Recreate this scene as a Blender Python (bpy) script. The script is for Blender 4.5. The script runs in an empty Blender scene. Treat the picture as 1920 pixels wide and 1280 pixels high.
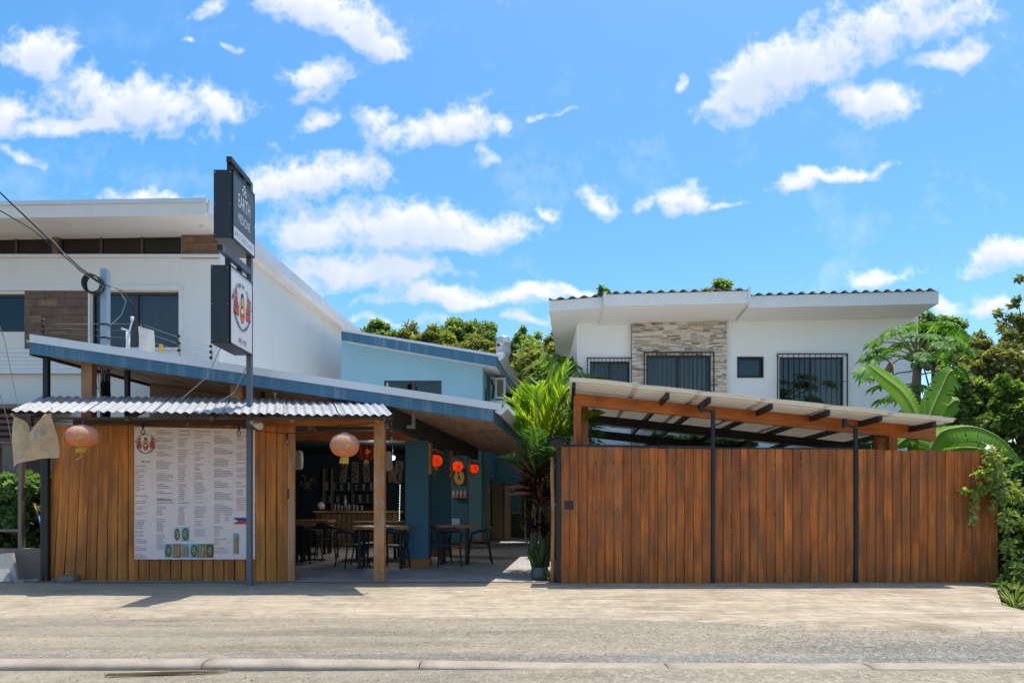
import bpy, math, random
import numpy as np
from mathutils import Vector, Matrix, Euler
random.seed(7); rng = np.random.default_rng(7)
scene = bpy.context.scene
COL = scene.collection
# ---------------------------------------------------------------- camera
H = 1.46; F = 1280.0; CX = 960.0; HY = 937.0
cam_d = bpy.data.cameras.new('camera'); cam = bpy.data.objects.new('camera', cam_d); COL.objects.link(cam)
cam.location = (0, 0, H); cam.rotation_euler = (math.radians(90), 0, 0)
cam_d.sensor_width = 36; cam_d.lens = 24; cam_d.shift_y = (HY - 640) / 1920; cam_d.clip_end = 3000
scene.camera = cam
# ---------------------------------------------------------------- light
SUNV = Vector((0.12, 0.18, 1.0)).normalized()
sun_d = bpy.data.lights.new('sun', 'SUN'); sun = bpy.data.objects.new('sun', sun_d); COL.objects.link(sun)
sun_d.energy = 2.75; sun_d.angle = math.radians(0.5); sun_d.color = (1.0, 0.94, 0.84)
sun.rotation_euler = (-SUNV).to_track_quat('-Z', 'Y').to_euler()
scene.view_settings.view_transform = 'Standard'; scene.view_settings.look = 'None'
scene.view_settings.exposure = 0.92; scene.view_settings.gamma = 1; scene.view_settings.use_curve_mapping = False
world = bpy.data.worlds.new('World'); scene.world = world; world.use_nodes = True
SKY_STRENGTH = 0.15
CLOUDS = [  # px, py, rx, ry, rot(deg, up positive): where each cumulus stands in the sky, seen from the street
 (250,195,215,70,-6),(75,115,75,62,-25),(395,190,90,40,-20),(140,238,140,24,0),(5,225,55,60,0),(25,283,45,16,-30),
 (600,22,130,50,-15),(690,72,78,36,-25),(575,143,72,32,10),(600,228,36,22,30),(560,178,24,22,0),
 (835,243,112,44,6),(700,228,50,34,0),(755,255,50,30,0),(600,338,140,52,3),(500,345,60,50,0),
 (700,425,225,62,0),(900,440,105,46,0),(600,440,100,45,0),(680,510,190,38,0),(560,530,90,24,0),(850,562,160,22,0),(980,553,150,18,0),
 (1500,120,190,62,22),(1680,50,170,72,15),(1345,205,56,44,-20),(1400,165,95,52,20),(1650,195,84,38,8),(1775,108,74,28,15),(1610,180,44,30,0),
 (1550,338,118,20,6),(1650,320,42,14,8),(1120,385,50,28,-10),(1195,386,30,14,0),(1290,378,58,30,0),(1350,383,30,8,0),(1045,219,32,10,10),(1265,150,10,18,0),
 (1860,480,105,34,8),(1660,514,75,19,5),(1700,568,150,17,0),(1850,585,90,22,0),(240,362,50,16,0),(325,367,38,11,0),(1070,552,90,14,0),(1000,600,100,13,0),
 (340,80,13,8,0),(435,88,12,9,0),(920,290,16,14,0),(730,600,110,10,0),(1025,400,22,10,-30),(390,15,30,14,30)]
def perlin(w, h, cell, seed):
    r = np.random.default_rng(seed); gx, gy = int(w / cell) + 3, int(h / cell) + 3; an = r.random((gy, gx)) * 6.2832; ca, sa = np.cos(an).astype(np.float32), np.sin(an).astype(np.float32)
    x = (np.arange(w, dtype=np.float32) / cell)[None]; y = (np.arange(h, dtype=np.float32) / cell)[:, None]; xi, yi = x.astype(int), y.astype(int); fx, fy = x - xi, y - yi
    fd = lambda t: t * t * t * (t * (t * 6 - 15) + 10); ux, uy = fd(fx), fd(fy)
    g = lambda j, i: ca[yi + j, xi + i] * (fx - i) + sa[yi + j, xi + i] * (fy - j)
    return ((g(0, 0) * (1 - ux) + g(0, 1) * ux) * (1 - uy) + (g(1, 0) * (1 - ux) + g(1, 1) * ux) * uy) * 1.5
def cloud_map():
    """cumulus cover of the sky above the street: R = cover, G = how much light reaches it from above"""
    W, Hh = 2560, 1280   # one texel = 1/1280 of the distance; u in -1..1, v in -0.06..0.94
    px = (np.arange(W, dtype=np.float32) - 1280 + CX)[None]; py = (HY - (np.arange(Hh, dtype=np.float32) - 0.06 * 1280))[:, None]
    wx = 26 * perlin(W, Hh, 90, 1) + 10 * perlin(W, Hh, 34, 2); wy = 18 * perlin(W, Hh, 90, 3) + 8 * perlin(W, Hh, 34, 4); qx = px + wx; qy = py + wy
    e = np.full((Hh, W), -3.0, np.float32)
    for (cx, cy, rx, ry, ro) in CLOUDS + EXTRA:
        i0, i1 = max(0, int(cx - 2.2 * rx - 2.2 * ry - CX + 1220)), min(W, int(cx + 2.2 * rx + 2.2 * ry - CX + 1340)); jc = HY - cy + 0.06 * 1280; j0, j1 = max(0, int(jc - 2.2 * rx - 2.2 * ry - 60)), min(Hh, int(jc + 2.2 * rx + 2.2 * ry + 60))
        if i1 <= i0 or j1 <= j0: continue
        dx = qx[j0:j1, i0:i1] - cx; dy = -(qy[j0:j1, i0:i1] - cy); c, s = math.cos(math.radians(ro)), math.sin(math.radians(ro)); a = (dx * c + dy * s) / rx; b = (-dx * s + dy * c) / ry
        b = np.where(b < 0, b * 1.2, b); d = 1 - np.sqrt(a * a + b * b); q = min(1, max(.42, math.sqrt(rx * ry) / 58)); d = np.where(d > 0, d * q, d * max(.6, q)); sl = e[j0:j1, i0:i1]; k = 0.12; hh = np.clip(0.5 + 0.5 * (d - sl) / k, 0, 1); e[j0:j1, i0:i1] = sl * (1 - hh) + d * hh + k * hh * (1 - hh)
    bil = sum(a * (0.42 - np.abs(perlin(W, Hh, c, 10 + i))) for i, (c, a) in enumerate(((120, .9), (58, .8), (28, .55), (14, .34), (7, .2), (3.5, .12))))
    fb = sum(a * perlin(W, Hh, c, 30 + i) for i, (c, a) in enumerate(((150, .8), (70, .6), (33, .4), (16, .26), (8, .16), (4, .1))))
    d = e * 1.15 + 0.42 * bil + 0.42 * fb - 0.07
    al = np.clip((d + 0.08) / 0.98, 0, 1); al = al * al * (3 - 2 * al); thick = np.clip(d, 0, 1.2)
    acc = np.zeros_like(d); 
    for k in range(1, 15): 
        sft = k * 5; acc[:-sft] += np.roll(thick, -k, 1)[sft:] * 0.075
    light = np.exp(-acc * 2.7) * (0.86 + 0.3 * np.clip(bil, -.4, .6))
    wisp = np.clip((fb + 0.6 * perlin(W, Hh, 300, 77)) - 0.30, 0, 1) * 0.22 * np.clip((py + 200) / 900, 0.15, 1)
    cov = np.maximum(al * 0.98, np.clip(wisp, 0, .35)); light = np.where(al < .3, np.maximum(light, .75), light)
    im = bpy.data.images.new('cloud_cover', W, Hh, float_buffer=True, alpha=False); im.colorspace_settings.name = 'Non-Color'
    buf = np.ones((Hh, W, 4), np.float32); buf[..., 0] = cov; buf[..., 1] = np.clip(light, 0, 1); buf[..., 2] = 0; im.pixels.foreach_set(buf.ravel()); im.update(); return im
def build_world():
    nt = world.node_tree; nt.nodes.clear(); N = nt.nodes; L = nt.links
    def math_(op, a, b=None):
        n = N.new('ShaderNodeMath'); n.operation = op
        for i, v in enumerate((a, b)):
            if v is None: continue
            if isinstance(v, (int, float)): n.inputs[i].default_value = v
            else: L.new(v, n.inputs[i])
        return n.outputs[0]
    tc = N.new('ShaderNodeTexCoord'); sep = N.new('ShaderNodeSeparateXYZ'); L.new(tc.outputs['Generated'], sep.inputs[0])
    ay = math_('MAXIMUM', math_('ABSOLUTE', sep.outputs[1]), 0.2)
    com = N.new('ShaderNodeCombineXYZ'); L.new(math_('ADD', math_('MULTIPLY', math_('DIVIDE', sep.outputs[0], ay), 0.5), 0.5), com.inputs[0]); L.new(math_('ADD', math_('DIVIDE', sep.outputs[2], ay), 0.06), com.inputs[1])
    tx = N.new('ShaderNodeTexImage'); tx.image = cloud_map(); tx.extension = 'MIRROR'; L.new(com.outputs[0], tx.inputs[0]); sc = N.new('ShaderNodeSeparateColor'); L.new(tx.outputs[0], sc.inputs[0])
    sky = N.new('ShaderNodeTexSky'); sky.sky_type = 'NISHITA'; sky.sun_disc = False
    sky.sun_elevation = math.asin(SUNV.z); sky.sun_rotation = math.atan2(SUNV.x, SUNV.y)
    sky.air_density = 1.0; sky.dust_density = 1.3; sky.ozone_density = 1.5; sky.altitude = 0
    hs = N.new('ShaderNodeHueSaturation'); hs.inputs['Hue'].default_value = SKY_HUE; hs.inputs['Saturation'].default_value = SKY_SAT; hs.inputs['Value'].default_value = SKY_VAL; L.new(sky.outputs[0], hs.inputs['Color'])
    cc = N.new('ShaderNodeMix'); cc.data_type = 'RGBA'; L.new(sc.outputs[1], cc.inputs[0])
    cc.inputs[6].default_value = tuple(c * CLOUD_B for c in (0.57, 0.66, 0.81)) + (1,)
    cc.inputs[7].default_value = tuple(c * CLOUD_B for c in (1.0, 0.99, 0.98)) + (1,)
    mx = N.new('ShaderNodeMix'); mx.data_type = 'RGBA'; L.new(sc.outputs[0], mx.inputs[0]); L.new(hs.outputs[0], mx.inputs[6]); L.new(cc.outputs[2], mx.inputs[7])
    bg = N.new('ShaderNodeBackground'); bg.inputs['Strength'].default_value = SKY_STRENGTH; L.new(mx.outputs[2], bg.inputs[0])
    out = N.new('ShaderNodeOutputWorld'); L.new(bg.outputs[0], out.inputs[0])
EXTRA = [(-200,150,120,50,0),(-120,430,160,40,0),(-250,600,130,30,0),(2080,250,140,50,10),(2150,480,130,40,0),(2050,640,150,25,0),(300,-120,180,60,0),(1100,-90,220,70,10),(1900,-150,180,60,-8),(-150,-100,150,60,0)]
SKY_HUE = 0.493; SKY_SAT = 1.42; SKY_VAL = 0.80; CLOUD_B = 4.2
build_world()
world.cycles.sampling_method = 'MANUAL'; world.cycles.sample_map_resolution = 512
# ---------------------------------------------------------------- helpers
def X(px, Y): return (px - CX) / F * Y
def Z(py, Y): return H + (HY - py) / F * Y
def P(px, py, Y): return Vector((X(px, Y), Y, Z(py, Y)))
ORG = {}
def thing(name, loc, label, cat, group=None):
    o = bpy.data.objects.new(name, None); COL.objects.link(o); o.location = loc; o.empty_display_size = 0.2
    tag(o, label, cat, group); ORG[o] = Vector(loc); return o
def tag(o, label, cat=None, group=None):
    o['label'] = label
    if cat: o['category'] = cat
    if group: o['group'] = group
def org(o):
    while o.parent is not None: o = o.parent
    return ORG[o]
class MB:
    def __init__(s): s.v = []; s.f = []; s.sm = []; s.mi = []; s.cm = 0
    def face(s, idx, smooth=False): s.f.append(tuple(idx)); s.sm.append(smooth); s.mi.append(s.cm)
    def poly(s, pts, smooth=False):
        n = len(s.v); s.v += [tuple(p) for p in pts]; s.face(range(n, n + len(pts)), smooth)
    def hexa(s, p):  # 4 bottom (ccw from above) then 4 top
        n = len(s.v); s.v += [tuple(q) for q in p]
        for q in ((3,2,1,0),(4,5,6,7),(0,1,5,4),(1,2,6,5),(2,3,7,6),(3,0,4,7)): s.face([n + i for i in q])
    def box(s, x0, x1, y0, y1, z0, z1):
        s.hexa([(x0,y0,z0),(x1,y0,z0),(x1,y1,z0),(x0,y1,z0),(x0,y0,z1),(x1,y0,z1),(x1,y1,z1),(x0,y1,z1)])
    def prism(s, pts, vec):
        n = len(s.v); k = len(pts); vec = Vector(vec)
        s.v += [tuple(p) for p in pts] + [tuple(Vector(p) + vec) for p in pts]
        s.face([n + i for i in range(k)][::-1]); s.face([n + k + i for i in range(k)])
        for i in range(k): j = (i + 1) % k; s.face([n + i, n + j, n + k + j, n + k + i])
    def bar(s, p, q, w, h, up=(0,0,1)):  # rectangular bar, w sideways, h along up
        p = Vector(p); q = Vector(q); d = (q - p).normalized(); up = Vector(up)
        sd = d.cross(up)
        if sd.length < 1e-4: sd = d.cross(Vector((0,1,0)))
        sd.normalize(); u2 = sd.cross(d).normalized()
        a = sd * w / 2; b = u2 * h / 2
        s.hexa([p-a-b, p+a-b, q+a-b, q-a-b, p-a+b, p+a+b, q+a+b, q-a+b])
    def tube(s, pts, r, n=6, cap=True):
        pts = [Vector(p) for p in pts]; k = len(pts); rs = r if isinstance(r, (list, tuple)) else [r] * k
        base = len(s.v); ref = None
        for i, p in enumerate(pts):
            d = (pts[min(i + 1, k - 1)] - pts[max(i - 1, 0)]).normalized()
            if ref is None or abs(ref.dot(d)) > 0.95:
                ref = Vector((1, 0, 0)) if abs(d.x) < 0.8 else Vector((0, 1, 0))
            a = d.cross(ref).normalized(); b = d.cross(a).normalized(); ref = b.cross(d) if False else ref
            for j in range(n):
                t = 2 * math.pi * j / n; s.v.append(tuple(p + (a * math.cos(t) + b * math.sin(t)) * rs[i]))
        for i in range(k - 1):
            for j in range(n):
                j2 = (j + 1) % n
                s.face([base+i*n+j, base+i*n+j2, base+(i+1)*n+j2, base+(i+1)*n+j], True)
        if cap:
            s.face([base + j for j in range(n)][::-1]); s.face([base + (k-1)*n + j for j in range(n)])
    def lathe(s, prof, c, n=16, rib=None, smooth=True):
        base = len(s.v); c = Vector(c); k = len(prof)
        for i, (r, z) in enumerate(prof):
            for j in range(n):
                t = 2 * math.pi * j / n; rr = r * (rib(j, n) if rib else 1)
                s.v.append((c.x + rr * math.cos(t), c.y + rr * math.sin(t), c.z + z))
        for i in range(k - 1):
            for j in range(n):
                j2 = (j + 1) % n; s.face([base+i*n+j, base+i*n+j2, base+(i+1)*n+j2, base+(i+1)*n+j], smooth)
        s.face([base + j for j in range(n)][::-1]); s.face([base + (k-1)*n + j for j in range(n)])
    def grid(s, fn, nu, nv, smooth=True):
        b = len(s.v)
        for i in range(nu + 1):
            for j in range(nv + 1): s.v.append(tuple(fn(i / nu, j / nv)))
        for i in range(nu):
            for j in range(nv):
                a = b + i * (nv + 1) + j; s.face([a, a + nv + 1, a + nv + 2, a + 1], smooth)
    def mesh(s, name, mats, o=Vector((0,0,0))):
        me = bpy.data.meshes.new(name)
        me.from_pydata([(x - o.x, y - o.y, z - o.z) for x, y, z in s.v], [], s.f)
        me.polygons.foreach_set('use_smooth', s.sm)
        if not isinstance(mats, (list, tuple)): mats = [mats]
        for m in mats: me.materials.append(m)
        if len(mats) > 1: me.polygons.foreach_set('material_index', s.mi)
        me.update(); return me
    def build(s, name, mats, parent=None, loc=None, kind=None, label=None):
        o = org(parent) if parent is not None else (Vector(loc) if loc is not None else Vector((0,0,0)))
        ob = bpy.data.objects.new(name, s.mesh(name, mats, o)); COL.objects.link(ob)
        if parent is not None: ob.parent = parent
        else: ob.location = o; ORG[ob] = o
        if kind: ob['kind'] = kind
        if label: ob['label'] = label
        return ob
def single(name, mb, mats, loc, label, cat, group=None, kind=None):
    ob = mb.build(name, mats, None, loc, kind)
    tag(ob, label, cat, group); return ob
def piece(name, me, parent, loc, rot=(0,0,0), scale=(1,1,1)):
    ob = bpy.data.objects.new(name, me); COL.objects.link(ob); ob.parent = parent
    ob.location = Vector(loc) - org(parent); ob.rotation_euler = rot; ob.scale = scale; return ob
def copy_tree(o, loc, rz=None, label=None, scale=None):
    r = o.copy(); COL.objects.link(r); r.location = loc
    if rz is not None: r.rotation_euler = (0, 0, rz)
    if label: r['label'] = label
    if scale: r.scale = (scale,) * 3
    ORG[r] = Vector(loc)
    for ch in o.children:
        c = ch.copy(); COL.objects.link(c); c.parent = r
        for g in ch.children:
            d = g.copy(); COL.objects.link(d); d.parent = c
    return r
def chamfer_box(name, w, d, h, c, mat):  # centred in x, y; z from 0 to h; front edges chamfered
    b = MB(); x, y = w / 2, d / 2
    ring = [(-x+c,-y),(x-c,-y),(x,-y+c),(x,y),(-x,y),(-x,-y+c)]
    b.prism([(p[0], p[1], 0) for p in ring], (0, 0, h)); return b.mesh(name, mat)
# ---------------------------------------------------------------- materials
def newmat(name):
    m = bpy.data.materials.new(name); m.use_nodes = True; nt = m.node_tree; nt.nodes.clear(); return m, nt, nt.nodes, nt.links
def nd(N, typ, **kw):
    n = N.new(typ)
    for k, v in kw.items(): setattr(n, k, v)
    return n
def ramp(N, L, fac, stops):
    r = N.new('ShaderNodeValToRGB'); L.new(fac, r.inputs[0])
    while len(r.color_ramp.elements) < len(stops): r.color_ramp.elements.new(0.5)
    for e, (p, c) in zip(r.color_ramp.elements, stops): e.position = p; e.color = (*c, 1)
    return r.outputs[0]
def noise(N, L, vec, scale, detail=4, rough=0.55, w=None):
    n = N.new('ShaderNodeTexNoise'); n.inputs['Scale'].default_value = scale; n.inputs['Detail'].default_value = detail; n.inputs['Roughness'].default_value = rough
    if w is not None: n.noise_dimensions = '4D'; L.new(w, n.inputs['W'])
    L.new(vec, n.inputs['Vector']); return n.outputs['Fac']
def mapv(N, L, vec, scale=(1,1,1), loc=(0,0,0)):
    m = N.new('ShaderNodeMapping'); m.inputs['Scale'].default_value = scale; m.inputs['Location'].default_value = loc; L.new(vec, m.inputs['Vector']); return m.outputs[0]
def mul(N, L, a, b, op='MULTIPLY'):
    n = N.new('ShaderNodeMath'); n.operation = op
    for i, v in enumerate((a, b)):
        if isinstance(v, (int, float)): n.inputs[i].default_value = v
        else: L.new(v, n.inputs[i])
    return n.outputs[0]
def mixc(N, L, fac, a, b, mode='MIX'):
    n = N.new('ShaderNodeMix'); n.data_type = 'RGBA'; n.blend_type = mode
    for s, v in ((0, fac), (6, a), (7, b)):
        if isinstance(v, (int, float)): n.inputs[s].default_value = v
        elif isinstance(v, tuple): n.inputs[s].default_value = (*v[:3], 1)
        else: L.new(v, n.inputs[s])
    return n.outputs[2]
def mapr(N, L, v, a, b, c=0.0, d=1.0):
    n = N.new('ShaderNodeMapRange'); L.new(v, n.inputs[0])
    for i, q in enumerate((a, b, c, d)): n.inputs[i + 1].default_value = q
    return n.outputs[0]
def finish(m, N, L, col, rough, metal=0, bump=None, bstr=0.3, bdist=0.01, spec=0.4):
    p = N.new('ShaderNodeBsdfPrincipled'); out = N.new('ShaderNodeOutputMaterial')
    if isinstance(col, tuple): p.inputs['Base Color'].default_value = (*col[:3], 1)
    else: L.new(col, p.inputs['Base Color'])
    if isinstance(rough, (int, float)): p.inputs['Roughness'].default_value = rough
    else: L.new(rough, p.inputs['Roughness'])
    p.inputs['Metallic'].default_value = metal; p.inputs['Specular IOR Level'].default_value = spec
    if bump is not None:
        b = N.new('ShaderNodeBump'); b.inputs['Strength'].default_value = bstr; b.inputs['Distance'].default_value = bdist
        L.new(bump, b.inputs['Height']); L.new(b.outputs[0], p.inputs['Normal'])
    L.new(p.outputs[0], out.inputs[0]); return p
def scl(c, k): return tuple(min(1, x * k) for x in c)
def plain(name, col, rough=0.6, var=0.12, scale=3.0, metal=0, fine=60, bstr=0.15, spec=0.4, dirt=None, objvar=0.0, dsc=9.0):
    m, nt, N, L = newmat(name); tc = N.new('ShaderNodeTexCoord'); v = tc.outputs['Object']
    n1 = noise(N, L, v, scale, 5, 0.6); c = ramp(N, L, n1, [(0.25, scl(col, 1 - var)), (0.75, scl(col, 1 + var))])
    n2 = noise(N, L, v, fine, 3)
    c = mixc(N, L, 0.25, c, ramp(N, L, n2, [(0.3, scl(col, 1 - var)), (0.7, scl(col, 1 + var))]))
    if dirt:  # vertical runs and blotches, dirt = (colour, amount)
        n3 = noise(N, L, mapv(N, L, v, (dsc, dsc, 0.06 * dsc)), 1.0, 6, 0.68); n4 = noise(N, L, v, 0.9, 4, 0.6)
        k = mul(N, L, mapr(N, L, n3, 0.5, 0.8), mapr(N, L, n4, 0.35, 0.7)); c = mixc(N, L, mul(N, L, k, dirt[1]), c, dirt[0])
    if objvar:
        oi = N.new('ShaderNodeObjectInfo'); c = mixc(N, L, 1.0, c, ramp(N, L, oi.outputs['Random'], [(0, (1-objvar,)*3), (1, (1,)*3)]), 'MULTIPLY')
    r = mapr(N, L, n2, 0.3, 0.7, max(0.02, rough - 0.08), min(1, rough + 0.08))
    finish(m, N, L, c, r, metal, n2, bstr, 0.004, spec); return m
def wood(name, c_dark, c_mid, c_light, axis='z', rough=0.5, knots=True, weather=None):
    m, nt, N, L = newmat(name); tc = N.new('ShaderNodeTexCoord'); v = tc.outputs['Object']
    oi = N.new('ShaderNodeObjectInfo'); w = mul(N, L, oi.outputs['Random'], 37.0)
    s = {'z': (14, 14, 0.9), 'x': (0.9, 14, 14), 'y': (14, 0.9, 14)}[axis]; s2 = {'z': (3, 3, 1.9), 'x': (1.1, 3, 3), 'y': (3, 1.1, 3)}[axis]
    g = noise(N, L, mapv(N, L, v, s), 1.6, 6, 0.62, w)
    big = noise(N, L, mapv(N, L, v, s2), 1.5, 4, 0.6, w)
    fine = noise(N, L, mapv(N, L, v, tuple(q * 5 for q in s)), 1.5, 3, 0.6, w)
    c = ramp(N, L, g, [(0.28, c_dark), (0.5, c_mid), (0.72, c_light)])
    b2 = ramp(N, L, big, [(0.28, (0.42, 0.37, 0.35)), (0.48, (0.9, 0.88, 0.86)), (0.72, (1.3, 1.27, 1.2))])
    c = mixc(N, L, 1.0, c, b2, 'MULTIPLY')
    rv = ramp(N, L, oi.outputs['Random'], [(0.0, (0.84, 0.82, 0.8)), (0.5, (1.0,)*3), (1.0, (1.12, 1.1, 1.06))])
    c = mixc(N, L, 1.0, c, rv, 'MULTIPLY')
    c = mixc(N, L, mapr(N, L, fine, 0.52, 0.75, 0, 0.45), c, c_dark)
    if knots:
        vo = N.new('ShaderNodeTexVoronoi'); vo.voronoi_dimensions = '4D'; vo.inputs['Scale'].default_value = 1.0
        L.new(mapv(N, L, v, {'z': (4.2, 4.2, 1.6), 'x': (1.6, 4.2, 4.2), 'y': (4.2, 1.6, 4.2)}[axis]), vo.inputs['Vector']); L.new(w, vo.inputs['W'])
        k = mapr(N, L, vo.outputs['Distance'], 0.06, 0.17, 0.75, 0.0); c = mixc(N, L, k, c, scl(c_dark, 0.45))
    if weather is not None:
        wn = noise(N, L, mapv(N, L, v, s2), 1.7, 5, 0.65, w); c = mixc(N, L, mapr(N, L, wn, 0.42, 0.66, 0, 0.72), c, weather)
    r = mapr(N, L, g, 0.3, 0.7, rough + 0.1, rough - 0.1)
    finish(m, N, L, c, r, 0, fine, 0.25, 0.004, 0.35); return m
def foliage(name, cols, trans=0.45, rough=0.6):
    m, nt, N, L = newmat(name); ge = N.new('ShaderNodeNewGeometry'); n = len(cols)
    c = ramp(N, L, ge.outputs['Random Per Island'], [((i + 0.5) / n, q) for i, q in enumerate(cols)])
    tc = N.new('ShaderNodeTexCoord'); bn = noise(N, L, tc.outputs['Object'], 1.3, 3); c = mixc(N, L, 1.0, c, ramp(N, L, bn, [(0.3, (0.7, 0.75, 0.7)), (0.7, (1.2, 1.15, 1.0))]), 'MULTIPLY')
    p = N.new('ShaderNodeBsdfPrincipled'); L.new(c, p.inputs['Base Color']); p.inputs['Roughness'].default_value = rough; p.inputs['Specular IOR Level'].default_value = 0.18
    t = N.new('ShaderNodeBsdfTranslucent'); L.new(mixc(N, L, 1.0, c, (1.5, 1.6, 0.6), 'MULTIPLY'), t.inputs[0])
    ms = N.new('ShaderNodeMixShader'); ms.inputs[0].default_value = trans; L.new(p.outputs[0], ms.inputs[1]); L.new(t.outputs[0], ms.inputs[2])
    out = N.new('ShaderNodeOutputMaterial'); L.new(ms.outputs[0], out.inputs[0]); return m
def glass(name, tint=(0.35, 0.4, 0.42), rough=0.02):
    m, nt, N, L = newmat(name); fr = N.new('ShaderNodeFresnel'); fr.inputs[0].default_value = 1.6
    tr = N.new('ShaderNodeBsdfTransparent'); tr.inputs[0].default_value = (*tint, 1)
    gl = N.new('ShaderNodeBsdfGlossy'); gl.inputs['Roughness'].default_value = rough; gl.inputs[0].default_value = (0.55, 0.54, 0.53, 1)
    ms = N.new('ShaderNodeMixShader'); L.new(mapr(N, L, fr.outputs[0], 0, 1, 0.05, 0.9), ms.inputs[0]); L.new(tr.outputs[0], ms.inputs[1]); L.new(gl.outputs[0], ms.inputs[2])
    out = N.new('ShaderNodeOutputMaterial'); L.new(ms.outputs[0], out.inputs[0]); return m
def paper(name, col, trans=0.45, rough=0.6, var=0.15, pale_crown=False):
    m, nt, N, L = newmat(name); tc = N.new('ShaderNodeTexCoord'); n1 = noise(N, L, tc.outputs['Object'], 9, 5)
    c = ramp(N, L, n1, [(0.3, scl(col, 1 - var)), (0.7, scl(col, 1 + var))])
    if pale_crown:
        sp = N.new('ShaderNodeSeparateXYZ'); L.new(tc.outputs['Object'], sp.inputs[0])
        k = mapr(N, L, sp.outputs[2], -0.10, 0.12, 0, 0.7); c = mixc(N, L, k, c, (0.84, 0.70, 0.58))  # paler lantern crown: bleaching, with sunlight on top painted into the colour
    d = N.new('ShaderNodeBsdfDiffuse'); L.new(c, d.inputs[0]); t = N.new('ShaderNodeBsdfTranslucent'); L.new(c, t.inputs[0])
    ms = N.new('ShaderNodeMixShader'); ms.inputs[0].default_value = trans; L.new(d.outputs[0], ms.inputs[1]); L.new(t.outputs[0], ms.inputs[2])
    out = N.new('ShaderNodeOutputMaterial'); L.new(ms.outputs[0], out.inputs[0]); return m
def emit(name, col, st):
    m, nt, N, L = newmat(name); e = N.new('ShaderNodeEmission'); e.inputs[0].default_value = (*col, 1); e.inputs[1].default_value = st
    out = N.new('ShaderNodeOutputMaterial'); L.new(e.outputs[0], out.inputs[0]); return m

M_white = plain('white_plaster', (0.83, 0.78, 0.705), 0.75, 0.03, 1.2, fine=90, bstr=0.1, dirt=((0.46, 0.41, 0.34), 0.36), dsc=2.6)
M_white2 = plain('cool_white_plaster', (0.79, 0.775, 0.73), 0.75, 0.03, 1.0, fine=90, bstr=0.08, dirt=((0.5, 0.49, 0.45), 0.3), dsc=2.6)
M_trim = plain('white_painted_trim', (0.76, 0.745, 0.71), 0.5, 0.05, 2, dirt=((0.4, 0.38, 0.33), 0.3))
M_flash = plain('white_roof_flashing', (0.72, 0.71, 0.72), 0.35, 0.06, 2.0, metal=0.15, dirt=((0.42, 0.4, 0.38), 0.35))
M_blue = plain('petrol_blue_paint', (0.055, 0.16, 0.25), 0.45, 0.12, 1.5, dirt=((0.42, 0.5, 0.53), 0.85))
M_lblue = plain('light_blue_plaster', (0.33, 0.58, 0.68), 0.75, 0.07, 0.9, dirt=((0.45, 0.66, 0.72), 0.4))
M_teal = plain('teal_paint', (0.042, 0.14, 0.195), 0.55, 0.12, 1.3, dirt=((0.06, 0.12, 0.14), 0.4))
M_teal2 = plain('pale_teal_paint', (0.15, 0.32, 0.37), 0.6, 0.1, 1.3)
M_navy = plain('dark_navy_wall', (0.04, 0.055, 0.07), 0.9, 0.2, 2, spec=0.05)
M_char = plain('charcoal_steel', (0.035, 0.038, 0.042), 0.5, 0.2, 3)
M_black = plain('black_steel_paint', (0.016, 0.017, 0.019), 0.45, 0.25, 4, dirt=((0.08, 0.075, 0.07), 0.35))
M_sign = plain('sign_anthracite_sheet', (0.03, 0.032, 0.038), 0.4, 0.15, 3, dirt=((0.07, 0.07, 0.07), 0.4))
M_signface = plain('sign_grey_face', (0.075, 0.085, 0.09), 0.45, 0.08, 2)
M_signwhite = plain('sign_white_face', (0.66, 0.64, 0.63), 0.4, 0.05, 2, dirt=((0.4, 0.38, 0.36), 0.4))
M_galv = plain('galvanised_sheet', (0.52, 0.53, 0.55), 0.42, 0.2, 2.5, metal=0.4, dirt=((0.24, 0.15, 0.09), 0.75), dsc=4.0)
M_galvpost = plain('galvanised_post', (0.33, 0.38, 0.42), 0.45, 0.15, 4, metal=0.4)
M_polegrey = plain('grey_painted_pole', (0.12, 0.135, 0.155), 0.5, 0.12, 5, dirt=((0.3, 0.3, 0.3), 0.4))
M_fence = wood('fence_planks', (0.30, 0.085, 0.012), (0.57, 0.186, 0.026), (0.68, 0.26, 0.045), 'z', 0.5, weather=(0.24, 0.10, 0.03))
M_gate = wood('gate_planks', (0.20, 0.048, 0.009), (0.53, 0.14, 0.019), (0.68, 0.22, 0.034), 'z', 0.55, weather=(0.17, 0.085, 0.038))
M_beam = wood('orange_stained_beam', (0.34, 0.095, 0.016), (0.50, 0.16, 0.03), (0.58, 0.21, 0.05), 'x', 0.4, knots=False)
M_beamy = wood('orange_stained_beam_deep', (0.34, 0.095, 0.016), (0.50, 0.16, 0.03), (0.58, 0.21, 0.05), 'y', 0.4, knots=False)
M_post = wood('orange_stained_post', (0.34, 0.12, 0.03), (0.50, 0.2, 0.06), (0.58, 0.28, 0.1), 'z', 0.45, weather=(0.42, 0.3, 0.2))
M_cpost = wood('carport_post_wood', (0.36, 0.09, 0.012), (0.55, 0.15, 0.022), (0.62, 0.2, 0.035), 'z', 0.4, knots=False)
M_cbeam = wood('carport_beam_wood', (0.36, 0.09, 0.012), (0.55, 0.15, 0.022), (0.62, 0.2, 0.035), 'x', 0.4, knots=False)
M_dbeam = wood('dark_timber', (0.05, 0.03, 0.018), (0.09, 0.055, 0.03), (0.13, 0.08, 0.045), 'x', 0.6, knots=False)
M_soffit = wood('soffit_boards', (0.36, 0.23, 0.14), (0.52, 0.35, 0.23), (0.60, 0.43, 0.30), 'y', 0.6, knots=False)
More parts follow.
